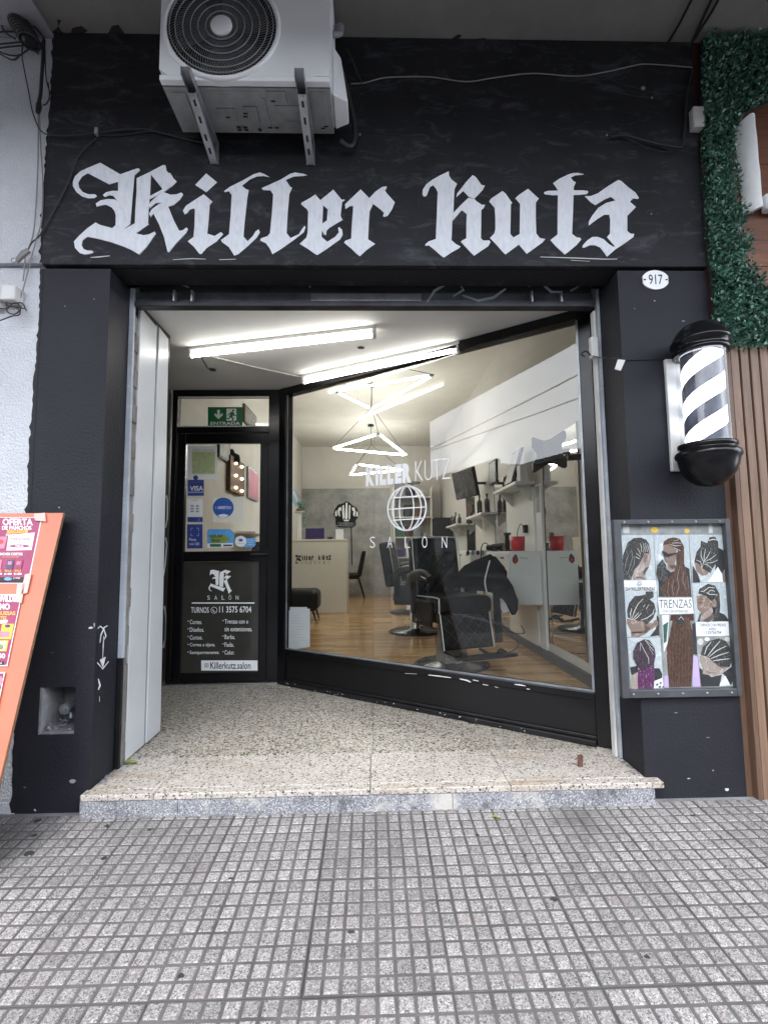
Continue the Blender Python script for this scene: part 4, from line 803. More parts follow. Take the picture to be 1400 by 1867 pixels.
mb = MB(); mb.lathe([(.0005, .013), (.04, .012), (.045, .008), (.045, -.004)], (fc.x, ay0-.003, fc.z), 24, 'Y'); obj('grille_hub', mb, 'ac_white', gg)
mb = MB(); mb.lathe([(fr-.002, 0), (fr-.002, -.0275)], (fc.x, ay0+.0005, fc.z), 40, 'Y'); mb.lathe([(.0005, 0), (fr-.003, 0)], (fc.x, ay0+.0275, fc.z), 40, 'Y'); obj('fan_well', mb, 'dark_void', ac)
mb = MB()
for k in range(3):
    a0 = 2*PI*k/3
    for q in range(8):
        a = a0+q*.2; mb.add([(fc.x+.04*math.cos(a), ay0+.02-.010*q/8, fc.z+.04*math.sin(a)), (fc.x+.205*math.cos(a), ay0+.022-.012*q/8, fc.z+.205*math.sin(a)), (fc.x+.205*math.cos(a+.2), ay0+.022-.012*(q+1)/8, fc.z+.205*math.sin(a+.2)), (fc.x+.04*math.cos(a+.2), ay0+.02-.010*(q+1)/8, fc.z+.04*math.sin(a+.2))], [(0, 1, 2, 3)])
obj('fan_blades', mb, 'fan_blade', ac)
pan = MB(); pan.box(ax0+.006, ax1-.006, ay0+.032, ay1-.002, az0, az0+.021)
for (a, b_, c, d, hh) in ((-.85, -.79, -.26, -.10, .004), (-.70, -.47, -.27, -.235, .003), (-.68, -.60, -.19, -.13, .005), (-.56, -.50, -.20, -.12, .006), (-.44, -.36, -.27, -.22, .006), (-.42, -.30, -.205, -.16, .005), (-.25, -.19, -.27, -.10, .005), (-.38, -.26, -.13, -.10, .004), (-.47, -.455, -.24, -.09, .004)): pan.box(a, b_, c, d, az0-hh, az0-.0002)
pn = obj('base_pan', pan, 'ac_pan', ac, .003)
for (x, y) in ((-.605, -.10), (-.575, -.10), (-.605, -.086), (-.575, -.086), (-.46, -.10), (-.43, -.10), (-.42, -.23), (-.56, -.155), (-.555, -.17), (-.64, -.15), (-.20, -.11), (-.215, -.10)): mb = MB(); mb.box(x-.010, x+.010, y-.004, y+.004, az0-.0072, az0-.0066); obj('drain_slot', mb, 'dark_void', pn)
mb = MB(); mb.lathe([(.0005, 0), (.009, 0)], (-.51, -.088, az0-.007), 12); obj('drain_hole', mb, 'dark_void', pn)
mb = MB(); v0 = PY(622, 150, -.14); cx = ax1+.001
mb.hexa([(cx, -.235, az0+.03), (cx+.012, -.235, az0+.03), (cx+.075, -.185, az0+.045), (cx+.075, -.085, az0+.045)][:0] or [(cx, -.24, az0+.02), (cx+.065, -.20, az0+.03), (cx+.065, -.085, az0+.03), (cx, -.065, az0+.02)], [(cx, -.24, az0+.26), (cx+.035, -.20, az0+.24), (cx+.035, -.085, az0+.24), (cx, -.065, az0+.26)]); obj('valve_cover', mb, 'ac_white', ac, .006)
mb = MB(); mb.tube(smooth_path([(cx-.004, -.22, az0+.33), (cx+.03, -.20, az0+.36), (cx+.035, -.17, az0+.42), (cx+.03, -.14, az0+.47), (cx-.004, -.12, az0+.48)]), .012, 8); obj('carry_handle', mb, 'ac_grille', ac)
mb = MB(); mb.tube(smooth_path([(cx+.03, -.10, 3.36), (cx+.06, -.06, 3.27), (cx+.085, -.04, 3.17), (cx+.09, -.04, 3.07), (cx+.065, -.05, 3.02), (cx+.02, -.07, 3.03)]), .012, 8); obj('drain_hose', mb, 'cable_black', label='black insulated hose looping beside the air conditioner', cat='hose')
for lab, px_top, px_bot in (('left steel bracket holding up the air conditioner', 335, 393), ('right steel bracket holding up the air conditioner', 543, 567)):
    xb = PY(px_bot, 300, 0).x; xt = PZ(px_top, 133, az0-.03).x; xm = (xb+xt)/2 if False else xb
    t = thing('wall_bracket', (xm, -.016, 2.95), lab, 'bracket', 'steel brackets under the air conditioner')
    za = az0-.006
    m_ = MB(); m_.hexa([(xm-.020, -.375, za-.002), (xm+.020, -.375, za-.002), (xm+.020, -.016, za-.002), (xm-.020, -.016, za-.002)], [(xm-.020, -.375, za-.0005), (xm+.020, -.375, za-.0005), (xm+.020, -.016, za-.0005), (xm-.020, -.016, za-.0005)])
    m_.box(xm+.0185, xm+.020, -.375, -.016, za-.034, za-.0021); m_.box(xm-.020, xm-.0185, -.375, -.016, za-.034, za-.0021); obj('arm', m_, 'galvanised', t)
    m_ = MB(); m_.box(xm-.020, xm+.020, -.0155, -.0140, 2.955, za); m_.box(xm+.0185, xm+.020, -.045, -.0156, 2.975, za-.036); obj('wall_plate', m_, 'galvanised', t)
    A = Vector((xm, -.30, za-.030)); B = Vector((xm, -.018, 2.965)); d = (B-A).normalized(); s = Vector((1, 0, 0)); nn = d.cross(s)
    if nn.z > 0: nn = -nn
    m_ = MB(); L_ = (B-A).length; m_.frame_box(A, d, s, nn, 0, L_, -.017, .017, .012, .0135); m_.frame_box(A, d, s, nn, 0, L_, .0155, .017, -.012, .0119); m_.frame_box(A, d, s, nn, 0, L_, -.017, -.0155, -.012, .0119); br = obj('strut', m_, 'galvanised', t)
    m_ = MB()
    for q in (.12, .35, .6, .8): m_.frame_box(A, d, s, nn, L_*q-.014, L_*q+.014, -.005, .005, .0136, .0142)
    obj('slot', m_, 'dark_void', br)
    m_ = MB()
    for q in (.04,): m_.tube([A+d*(L_*q)+nn*.0136, A+d*(L_*q)+nn*.022], .009, 6, smooth=False)
    obj('bolt', m_, 'galvanised', t)

# ------------------------------------------------------------------ house number plaque
p = PY(1194, 510.5, -.002); t = thing('house_number', p, 'oval white enamel house number 917 on the right pillar', 'plaque')
mb = MB(); rx, rz = .066, .048; prof = []
for k in range(40):
    a = 2*PI*k/40; sx = 1-.06*(abs(math.cos(a)) > .97)
    prof.append((p.x+rx*sx*math.cos(a), -.001, p.z+rz*math.sin(a)))
mb.prism([Vector(q) for q in prof], Vector((0, -.006, 0))); obj('plate', mb, 'vinyl_white', t, .0015)
mb = MB(); text_into(mb, '917', (p.x-.034, -.0076, p.z-.024), (p.x+.034, -.0076, p.z-.024), (p.x-.034, -.0076, p.z+.026), .006); obj('number', mb.mesh('number', 'ink', recalc=False), None, t)
mb = MB(); mb.box(p.x-.058, p.x-.048, -.0085, -.0072, p.z-.003, p.z+.003); mb.box(p.x+.048, p.x+.058, -.0085, -.0072, p.z-.003, p.z+.003); obj('screw', mb, 'ink', t)

# ------------------------------------------------------------------ barber pole lamp
bx, by = 1.474, -.135; t = thing('barber_pole', (bx, by, 1.36), 'lit black and white striped barber pole lamp on the right pillar', 'barber pole')
mb = MB(); mb.lathe([(.104, 1.955), (.112, 1.957), (.112, 1.975), (.105, 1.978), (.108, 1.985), (.108, 2.0), (.115, 2.003), (.118, 2.009), (.117, 2.018), (.111, 2.023), (.106, 2.038), (.093, 2.062), (.072, 2.083), (.043, 2.097), (.015, 2.103), (.0005, 2.104), ], (bx, by, 0), 40); mb.lathe([(.104, 1.955), (.0005, 1.956)], (bx, by, 0), 40, smooth=False); obj('top_cap', mb, 'black_gloss', t)
mb = MB(); mb.lathe([(.104, 1.552), (.113, 1.549), (.113, 1.534), (.107, 1.531), (.108, 1.523), (.116, 1.519), (.124, 1.511), (.127, 1.50), (.124, 1.489), (.118, 1.482), (.113, 1.455), (.099, 1.418), (.075, 1.388), (.042, 1.367), (.0005, 1.36)], (bx, by, 0), 40); mb.lathe([(.104, 1.552), (.0005, 1.551)], (bx, by, 0), 40, smooth=False); obj('bottom_bowl', mb, 'black_gloss', t)
mb = MB(); mb.lathe([(.100, 1.553), (.100, 1.954)], (bx, by, 0), 48); obj('glass_tube', mb, 'clear_glass', t)
RT = 2*PI/.30
def band(th0, th1, r, mname, nm):
    m_ = MB(); nz_, na = 24, 10; vs_ = []
    for j in range(nz_+1):
        z = 1.556+(.396)*j/nz_
        for i in range(na+1): a = th0+(th1-th0)*i/na+RT*(z-1.75); vs_.append((bx+r*math.cos(a), by+r*math.sin(a), z))
    m_.add(vs_, [(j*(na+1)+i, j*(na+1)+i+1, (j+1)*(na+1)+i+1, (j+1)*(na+1)+i) for j in range(nz_) for i in range(na)], True); obj(nm, m_, mname, t)
for k in range(2): band(k*PI, k*PI+1.62, .082, 'pole_light', 'white_stripe'); band(k*PI+1.62, k*PI+PI, .082, 'pole_band', 'dark_stripe')
mb = MB(); mb.box(bx-.088, bx+.088, -.022, -.003, 1.45, 1.985); obj('back_plate', mb, 'plastic_white', t, .003)
mb = MB(); mb.box(bx-.05, bx+.05, -.09, -.022, 1.96, 1.99); mb.box(bx-.05, bx+.05, -.09, -.022, 1.50, 1.53); obj('mount_arm', mb, 'black_gloss', t, .004)
mb = MB(); mb.tube(smooth_path([PY(1078, 648, .16), PY(1095, 652, .10), PY(1110, 653, -.005), PY(1160, 655, -.006), PY(1215, 652, -.01)]), .0025, 5); mb.tube(smooth_path([PY(1078, 648, .16), PY(1068, 640, .155), PY(1060, 645, .15), PY(1066, 650, .15)]), .004, 6); obj('lamp_cord', mb, 'cable_black', label='thin black cord running across the right pillar to the barber pole', cat='cord')
mb = MB(); a = PY(1081, 635, .17); mb.box(a.x-.018, a.x+.02, .150, .182, a.z-.055, a.z+.055); o = obj('wall_socket', mb, 'plastic_white', bevel=.006, label='white plug socket on the right rail beside the window', cat='socket')
mb = MB(); q = [PY(1126, 655, -.008), PY(1139, 657, -.008), PY(1131, 676, -.008), PY(1120, 673, -.008)]; mb.prism(q, Vector((0, -.004, 0))); obj('cord_tag', mb, 'plastic_white', label='small white tag hanging on the cord across the right pillar', cat='tag')

# ------------------------------------------------------------------ poster case
def FYp(px, py): return PY(px, py, -.012)
pc = thing('poster_case', (1.36, -.012, .44), 'grey framed poster case with braid hairstyle photos on the right pillar', 'poster case')
px0, px1, pz0, pz1 = 1.092, 1.629, .437, 1.226
mb = MB(); mb.box(px0+.002, px1-.002, -.0065, -.0008, pz0+.002, pz1-.002); obj('backing_board', mb, 'poster_board', pc)
mb = MB()
for a in ((px0, px0+.034, pz0, pz1), (px1-.022, px1, pz0, pz1)): mb.box(a[0], a[1], -.034, -.007, a[2], a[3])
mb.box(px0+.0342, px1-.0222, -.033, -.007, pz0, pz0+.034); mb.box(px0+.0342, px1-.0222, -.033, -.007, pz1-.022, pz1); fo = obj('case_frame', mb, 'frame_grey', pc, .003)
mb = MB()
for k in range(5): x = px0+.05+k*.11; mb.lathe([(.0005, .003), (.004, .0022), (.005, 0)], (x, -.033, pz0+.017), 8, 'Y'); mb.lathe([(.0005, .003), (.004, .0022), (.005, 0)], (x, -.033, pz1-.011), 8, 'Y')
obj('screw', mb, 'steel_grey', fo)
mb = MB(); mb.box(px0+.0345, px1-.0225, -.0275, -.0255, pz0+.0345, pz1-.0225); obj('glass_pane', mb, 'clear_glass', pc)
F = Flat(lambda px, py: PY(px, py, -.0068), (0, -1, 0), .0001)   # old sticker remains above the prints
F.poly('yellow_print', ell(1193, 966, 7, 5)); F.poly('yellow_print', ell(1252, 968, 5, 4)); 
for x in (1176, 1210, 1222, 1238, 1268, 1283): F.line('ink_grey', [(x, 971), (x+5, 962), (x+10, 968), (x+4, 973)], 1.1)
F.poly('part_line', [(1135, 955), (1146, 955), (1147, 972), (1136, 972)]); F.poly('part_line', [(1291, 955), (1298, 955), (1299, 972), (1292, 972)])
F.build('sticker_trace', pc)
def A1(x, y): return (1120+x*.160714, 960+y*.160714)
def A2(x, y): return (1120+x*.160714, 1090+y*.160714)
def inside2(P, x, y):
    c = False
    for i in range(len(P)):
        (x1, y1), (x2, y2) = P[i], P[i-1]
        if (y1 > y) != (y2 > y) and x < (x2-x1)*(y-y1)/(y2-y1)+x1: c = not c
    return c
rh = random.Random(4)
def hairlines(F, P, dark):            # fine printed strands following the outline of a hair shape
    xs = [p[0] for p in P]; ys = [p[1] for p in P]; cx, cy_ = sum(xs)/len(xs), min(ys)*.7+max(ys)*.3; k = 0; tries = 0
    area = (max(xs)-min(xs))*(max(ys)-min(ys))
    while k < min(90, int(area/9)) and tries < 900:
        tries += 1; x, y = rh.uniform(min(xs), max(xs)), rh.uniform(min(ys), max(ys)); a = math.atan2(y-cy_, x-cx)+rh.gauss(0, .25); L_ = rh.uniform(2.0, 4.5)
        x2, y2 = x+L_*math.cos(a), y+L_*math.sin(a)*1.3; xm, ym = (x+x2)/2+rh.gauss(0, .3), (y+y2)/2+rh.gauss(0, .3)
        if inside2(P, x, y) and inside2(P, x2, y2) and inside2(P, xm, ym): F.line(dark[k % len(dark)], [(x, y), (xm, ym), (x2, y2)], rh.uniform(.3, .6)); k += 1
def photo(quad, bgm, items):
    F = Flat(lambda px, py: PY(px, py, -.0082), (0, -1, 0), .00004); F.poly(bgm, quad)
    for it in items:
        if it[0] == 'p':
            P_ = [it[3](*q) for q in it[2]]; P_ = [((2*P_[i][0]+P_[i-1][0])/3*.5+(2*P_[i][0]+P_[(i+1) % len(P_)][0])/3*.5, (2*P_[i][1]+P_[i-1][1])/3*.5+(2*P_[i][1]+P_[(i+1) % len(P_)][1])/3*.5) if len(P_) > 7 else P_[i] for i in range(len(P_))] if False else P_
            F.poly(it[1], P_)
            if it[1].startswith('hair'): hairlines(F, P_, {'hair': ('ink_grey', 'ink', 'frame_grey'), 'hair_brown': ('wood_bulb', 'ink', 'rust'), 'hair_plum': ('frame_grey', 'hair_magenta', 'ink'), 'hair_magenta': ('photo_lilac', 'hair_plum', 'ink')}[it[1]])
        elif it[0] == 'l': F.line(it[1], [it[3](*q) for q in it[2]], it[4])
        elif it[0] == 'e': F.poly(it[1], [it[3](*q) for q in ell(*it[2])])
        elif it[0] == 't': F.text(it[1], it[2], *it[3])
    F.build('photo_print', pc)
def curves(mname, tf, lines, wd): return [('l', mname, l, tf, wd) for l in lines]
photo([A1(62, 98), A1(440, 96), A1(470, 605), A1(95, 610)], 'photo_backdrop', [
 ('p', 'skin_pale', [(225,430),(330,330),(385,180),(410,260),(418,350),(395,450),(350,470),(345,560),(370,605),(200,605)], A1),
 ('p', 'hair', [(300,125),(360,150),(395,200),(390,310),(340,300),(315,360),(280,430),(225,490),(190,605),(100,605),(92,500),(95,330),(150,180),(220,130)], A1),
 ('p', 'shade', [(345,470),(390,452),(350,520),(340,560),(320,520)], A1), ('e', 'skin', (347, 355, 26, 48, 16), A1), ('l', 'shade', [(342,330),(355,350),(346,380)], A1, 1.0), ('l', 'shade', [(398,265),(412,268)], A1, 1.1), ('l', 'ink', [(215,600),(250,575),(300,575),(340,600)], A1, 1.2)]
 + curves('part_line', A1, [[(285,190),(300,230),(300,290)], [(320,190),(330,240),(322,300)], [(345,185),(352,240),(345,290)], [(255,245),(280,290),(290,320)], [(240,300),(270,325),(292,345)], [(230,345),(262,358),(285,370)], [(370,200),(376,250),(366,290)]], 1.1)
 + curves('ink_grey', A1, [[(130,280),(150,330),(120,420),(110,500)], [(190,260),(200,350),(170,450),(140,540)], [(160,200),(120,260)], [(215,330),(220,420),(180,500)]], .8))
photo([A1(445, 96), A1(840, 92), A1(878, 805), A1(490, 808)], 'photo_backdrop', [
 ('p', 'ink', [(600,480),(760,430),(850,480),(875,800),(500,800),(500,600)], A1), ('p', 'skin_pale', [(600,430),(690,430),(690,500),(640,520),(600,490)], A1),
 ('p', 'skin', [(560,200),(640,190),(700,260),(710,330),(680,430),(620,440),(575,400),(560,360),(548,280)], A1),
 ('p', 'hair_brown', [(670,122),(740,140),(790,230),(790,420),(830,550),(860,800),(560,800),(520,700),(640,560),(700,470),(700,330),(720,280),(660,230),(610,200),(560,210),(540,250),(560,170),(610,135)], A1),
 ('p', 'hair', [(540,370),(580,440),(600,600),(560,650),(500,640),(470,540),(480,440)], A1), ('l', 'dark_red', [(560,392),(585,396)], A1, 1.6), ('p', 'shade', [(600,440),(680,432),(690,470),(640,480)], A1), ('l', 'shade', [(560,350),(556,372),(570,375)], A1, .9), ('p', 'ink', [(525,275),(560,285),(600,310),(700,295),(720,285),(715,300),(620,335),(600,345),(550,330),(530,300)], A1)]
 + curves('part_line', A1, [[(620,205),(680,220),(740,215)], [(640,190),(700,185),(745,190)], [(660,165),(720,150)], [(660,240),(700,260),(735,275)]], 1.1)
 + curves('ink_grey', A1, [[(720,480),(700,580),(720,680),(690,780)], [(770,500),(760,620),(800,720)], [(660,600),(640,700),(660,780)], [(540,450),(530,560)], [(815,560),(830,700)], [(600,640),(590,760)]], .9))
photo([A1(845, 92), A1(1228, 94), A1(1270, 632), A1(880, 636)], 'photo_backdrop', [
 ('p', 'ink', [(1160,230),(1235,270),(1255,480),(1200,560),(1140,520)], A1), ('p', 'skin', [(905,400),(960,360),(1080,500),(1050,550),(990,560),(930,510)], A1), ('p', 'skin', [(1215,530),(1260,490),(1268,630),(1225,630)], A1),
 ('p', 'hair', [(980,160),(1050,190),(1080,120),(1140,115),(1175,170),(1180,235),(1170,330),(1165,400),(1110,480),(1090,530),(1000,480),(960,430),(905,400),(930,290),(975,230)], A1),
 ('p', 'paper', [(1165,455),(1215,540),(1225,632),(1050,632)], A1), ('p', 'ink', [(880,440),(940,540),(970,632),(885,632)], A1), ('l', 'part_line', [(1060,160),(1110,145),(1160,155)], A1, 2.0)]
 + curves('part_line', A1, [[(975,270),(975,340),(1005,400),(985,470)], [(1025,255),(1010,340),(1010,400)], [(1080,280),(1050,340),(1010,395)], [(1145,320),(1080,370),(1010,400)], [(1165,380),(1100,410),(1010,415)], [(920,380),(970,400),(985,470)], [(1100,480),(1050,435),(1010,430)]], 1.2))
photo([A1(98, 612), A1(472, 608), A2(500, 440), A2(140, 448)], 'photo_backdrop', [
 ('p', 'paper', [(98,614),(472,610),(480,735),(108,738)], A1), ('p', 'skin', [(140,235),(250,260),(340,270),(430,290),(480,270),(470,330),(400,370),(340,420),(280,445),(190,445),(185,380),(140,290)], A2),
 ('p', 'ink', [(480,190),(505,230),(510,430),(400,440),(470,350)], A2),
 ('p', 'hair', [(165,60),(230,-20),(300,-25),(350,-40),(355,-70),(440,-75),(445,-10),(400,20),(450,60),(470,150),(440,230),(360,310),(330,270),(260,262),(150,225),(142,140)], A2),
 ('e', 'skin', (462, 290, 28, 40, 14), A2), ('p', 'hair', [(190,385),(310,380),(315,392),(200,398)], A2), ('p', 'shade', [(330,300),(400,340),(360,400),(320,390),(345,350)], A2), ('l', 'shade', [(455,275),(470,290),(460,315)], A2, 1.0), ('l', 'shade', [(195,410),(215,440)], A2, 1.4),
 ('t', 'ink', 'DAYKILLERTRENZAS', (1139.5, 1070.5, 1193, 1077, .012)), ('e', 'ink', (280, 645, 30, 28, 4, PI/4), A1), ('e', 'paper', (280, 645, 24, 22, 4, PI/4), A1), ('e', 'ink', (280, 645, 11, 11, 14), A1), ('e', 'paper', (280, 645, 7, 7, 14), A1)]
 + curves('part_line', A2, [[(320,10),(260,70),(220,150),(190,240)], [(190,115),(175,180),(180,230)], [(270,165),(230,210),(200,245)], [(300,170),(260,215),(215,250)], [(445,125),(430,180),(360,230),(290,255)], [(340,75),(320,105)], [(385,75),(350,130)]], 1.3))
photo([A2(145, 455), A2(520, 450), A2(560, 1030), A2(190, 1045)], 'photo_backdrop', [
 ('p', 'ink', [(175,790),(260,770),(280,860),(190,880)], A2), ('p', 'ink', [(440,800),(510,800),(545,870),(530,950),(440,950)], A2), ('p', 'paper', [(440,950),(540,910),(560,1030),(440,1035)], A2), ('p', 'skin_pale', [(185,890),(265,840),(270,1042),(190,1044)], A2),
 ('p', 'hair_magenta', [(280,800),(450,740),(455,900),(445,1035),(265,1043),(262,900)], A2), ('p', 'hair_plum', [(330,468),(390,480),(450,560),(462,660),(440,760),(370,800),(320,830),(260,790),(210,690),(205,610),(250,510)], A2)]
 + curves('part_line', A2, [[(285,505),(330,600),(375,680),(380,750)], [(330,470),(400,560),(435,600)], [(345,480),(420,540),(445,570)], [(380,560),(430,640)], [(285,510),(280,600)]], 1.0)
 + curves('hair_plum', A2, [[(300,830),(290,940),(300,1040)], [(340,820),(335,940),(345,1040)], [(380,800),(385,920),(380,1035)], [(420,780),(420,900),(415,1035)]], 1.2)
 + [('p', 'ink', [(460,975),(480,965),(485,985),(465,995)], A2), ('p', 'ink', [(500,955),(520,950),(523,968),(505,975)], A2), ('p', 'ink', [(490,1000),(510,992),(515,1012),(493,1018)], A2), ('p', 'ink', [(530,1000),(548,995),(552,1012),(532,1018)], A2)])
photo([A1(490, 812), A1(878, 808), A2(900, 178), A2(512, 188)], 'paper', [('t', 'ink', 'TRENZAS', (1201.5, 1093.5, 1260.5, 1109, -.005, -.6)), ('t', 'ink', 'CON O SIN EXTENSIONES', (1208, 1112.5, 1254, 1117, .008))])
photo([A2(512, 190), A2(895, 182), A2(975, 1010), A2(560, 1022)], 'poster_board', [
 ('p', 'paper', [(540,200),(620,195),(600,520),(560,620)], A2), ('p', 'leaf_dark', [(550,310),(610,270),(590,500),(560,520)], A2), ('p', 'dark_red', [(640,195),(895,184),(900,260),(630,260)], A2), ('p', 'photo_lilac', [(880,650),(945,670),(975,1008),(890,1010)], A2), ('p', 'photo_lilac', [(565,890),(612,880),(612,1020),(565,1020)], A2), ('p', 'ink', [(880,300),(920,280),(940,650),(890,640)], A2), ('p', 'skin_pale', [(800,700),(860,750),(840,810),(780,800)], A2),
 ('p', 'hair_brown', [(660,250),(740,190),(850,230),(885,400),(895,620),(885,860),(870,1008),(620,1016),(600,800),(590,560),(630,400)], A2), ('p', 'ink', [(690,230),(780,215),(790,290),(700,300)], A2), ('l', 'part_line', [(720,245),(750,215),(780,250)], A2, 1.3)]
 + curves('hair', A2, [[(660+k*34, 330), (640+k*36, 600), (632+k*36, 1005)] for k in range(7)], .8) + curves('wood_bulb', A2, [[(676+k*34, 330), (656+k*36, 600), (650+k*36, 1000)] for k in range(6)], .9) + curves('skin', A2, [[(560,560),(600,640),(640,760)]], .8))
photo([A1(880, 640), A1(1272, 634), A2(1305, 268), A2(915, 275)], 'photo_backdrop', [
 ('p', 'ink', [(1150,150),(1250,190),(1302,265),(1130,268)], A2), ('p', 'skin', [(930,790),(1040,770),(1110,880),(1120,930),(1080,1010),(1060,1060),(1000,1060),(985,990),(940,930)], A1), ('p', 'skin_pale', [(1010,180),(1100,110),(1130,200),(1110,265),(960,268)], A2),
 ('p', 'hair', [(1060,650),(1140,670),(1190,760),(1200,900),(1190,1010),(1150,1080),(1120,1000),(1110,860),(1040,790),(950,760),(960,710)], A1), ('p', 'hair', [(960,190),(985,170),(960,268),(935,268)], A2), ('p', 'hair', [(1150,60),(1170,180),(1120,265),(1105,265)], A2), ('e', 'skin', (1122, 870, 26, 48, 16), A1), ('l', 'hair', [(945,865),(985,858),(995,868)], A1, 1.4), ('l', 'shade', [(945,828),(985,820),(1005,830)], A1, 1.2), ('l', 'dark_red', [(950,985),(985,990)], A1, 1.3), ('p', 'shade', [(1000,1060),(1080,1010),(1110,960),(1100,1040),(1060,1080)], A1), ('l', 'shade', [(1115,850),(1130,875),(1122,900)], A1, .9)]
 + curves('part_line', A1, [[(965,735),(1000,735),(1060,690),(1130,695)], [(1030,750),(1070,770),(1130,770),(1160,780)], [(1040,760),(1080,720),(1130,735)]], 1.5))
photo([A2(915, 278), A2(1305, 270), A2(1325, 430), A2(925, 436)], 'paper', [('t', 'ink', 'TURNOS CON PREVIO', (1274.5, 1137, 1323, 1142.5, .012)), ('t', 'ink', 'AVISO', (1292, 1144.5, 1305.5, 1149.5, .012)), ('t', 'ink', '1135756704', (1284.5, 1150.5, 1314.5, 1156, .012))])
photo([A2(925, 440), A2(1325, 434), A2(1360, 1000), A2(990, 1010)], 'photo_backdrop', [
 ('p', 'poster_board', [(927,442),(1325,436),(1340,640),(940,640)], A2), ('e', 'part_line', (975, 500, 35, 40, 12), A2), ('e', 'paper', (1050, 470, 30, 22, 12), A2), ('e', 'part_line', (1280, 470, 34, 26, 12), A2), ('p', 'paper', [(1180,1000),(1260,880),(1310,990)], A2), ('p', 'ink', [(960,790),(1100,900),(1220,870),(1190,1004),(985,1008)], A2), ('p', 'ink', [(1220,860),(1330,780),(1360,900),(1320,998),(1260,890)], A2),
 ('p', 'skin_pale', [(965,660),(1030,640),(1130,740),(1300,770),(1230,860),(1130,890),(1000,865),(1000,800),(965,720)], A2),
 ('p', 'hair', [(1180,460),(1260,490),(1330,590),(1340,700),(1300,790),(1200,780),(1130,740),(1060,670),(975,650),(1000,560),(1080,490)], A2)]
 + curves('part_line', A2, [[(1015,640),(1040,560),(1090,500)], [(1050,660),(1110,580),(1190,490)], [(1065,670),(1150,600),(1260,545)], [(1085,690),(1180,650),(1290,615)], [(1110,715),(1200,700),(1300,690)]], 1.9) + curves('shade', A2, [[(1020,830),(1080,850),(1140,850)], [(990,800),(1010,820)], [(1130,750),(1210,790),(1290,775)]], 1.3))

# ================================================================== neighbours on both sides
# right: wood clad shop
nb = thing('wood_clad_wall', (2.3, 0, 0), 'brown wood clad wall of the shop on the right', 'wall')
mb = MB(); mb.box(1.7245, 6, .02, 9.3, -.3, 3.62); obj('core', mb, 'black_matte', nb)
mb = MB(); mb.box(1.6255, 1.690, -.010, .30, 2.10, 3.638); obj('edge_strip', mb, 'dark_red', nb)
mb = MB(); mb.box(1.6435, 1.668, .002, .30, -.06, 2.099); obj('edge_strip', mb, 'trim_wood', nb)
mb = MB(); mb.box(1.6905, 1.7205, -.020, .05, 1.90, 3.638); obj('corner_board', mb, 'trim_wood', nb, .002)
mb = MB(); mb.box(1.6682, 1.6890, -.034, .10, -.06, 2.05); obj('corner_board', mb, 'trim_wood', nb, .002)
for k in range(22):
    x = 1.6925+k*.0475; mb = MB(); mb.box(x, x+.0365, -.032, .001, -.02, 2.052); obj('slat', mb, 'slat_wood', nb, .002)
mb = MB(); mb.box(1.69, 2.75, .0012, .018, -.03, 2.05); obj('slat_backing', mb, 'trim_wood', nb)
for k in range(12):
    z = 2.055+k*.1325; mb = MB(); mb.box(1.7210, 2.75, -.012-.002*(k % 2), .018, z, z+.1310); obj('plank', mb, 'plank_wood', nb, .0015)
# artificial hedge
hp = [(1285,62),(1400,65),(1460,70),(1460,150),(1400,182),(1378,190),(1352,205),(1345,225),(1335,245),(1338,290),(1342,330),(1345,370),(1358,390),(1348,420),(1370,440),(1360,470),(1372,490),(1400,520),(1470,540),(1470,632),(1325,632),(1310,612),(1300,500),(1290,420),(1285,300),(1281,200)]
hw = [PY(x, y, -.045) for x, y in hp]; poly = [(p.x, p.z) for p in hw]
def inside(x, z):
    c = False; n = len(poly)
    for i in range(n):
        (x1, z1), (x2, z2) = poly[i], poly[i-1]
        if (z1 > z) != (z2 > z) and x < (x2-x1)*(z-z1)/(z2-z1)+x1: c = not c
    return c
hd = thing('artificial_hedge', (1.85, -.05, 2.05), 'dark green artificial boxwood hedge panel on the wood wall', 'hedge')
mb = MB(); mb.prism([Vector((x, -.0155, z)) for x, z in poly], Vector((0, -.012, 0))); obj('backing_mat', mb, 'hedge_back', hd)
rnd = random.Random(3); xs_ = [p[0] for p in poly]; zs_ = [p[1] for p in poly]
lm = MB(); cnt = 0
while cnt < 11000:
    x, z = rnd.uniform(min(xs_)-.01, max(xs_)+.01), rnd.uniform(min(zs_)-.01, max(zs_)+.01)
    if not inside(x+rnd.gauss(0, .008), z+rnd.gauss(0, .008)): continue
    cnt += 1; y = -.03-rnd.random()**1.4*.045; l = rnd.uniform(.014, .026); wd = l*.55
    d = Vector((rnd.gauss(0, 1), -abs(rnd.gauss(.5, .6)), rnd.gauss(.15, 1))).normalized(); s = d.cross(Vector((rnd.gauss(0, 1), rnd.gauss(0, 1), rnd.gauss(0, 1)))).normalized(); u = d.cross(s)
    p = Vector((x, y, z)); lm.cur = rnd.choices((0, 1, 2), (.52, .36, .12))[0]
    lm.add([p, p+d*l*.5+s*wd*.5+u*.0015, p+d*l, p+d*l*.5-s*wd*.5+u*.0015], [(0, 1, 2), (0, 2, 3)])
lo = obj('leaves', lm.mesh('leaves', ['leaf_green', 'leaf_dark', 'leaf_light'], recalc=False), None, hd); lo['kind'] = 'stuff'
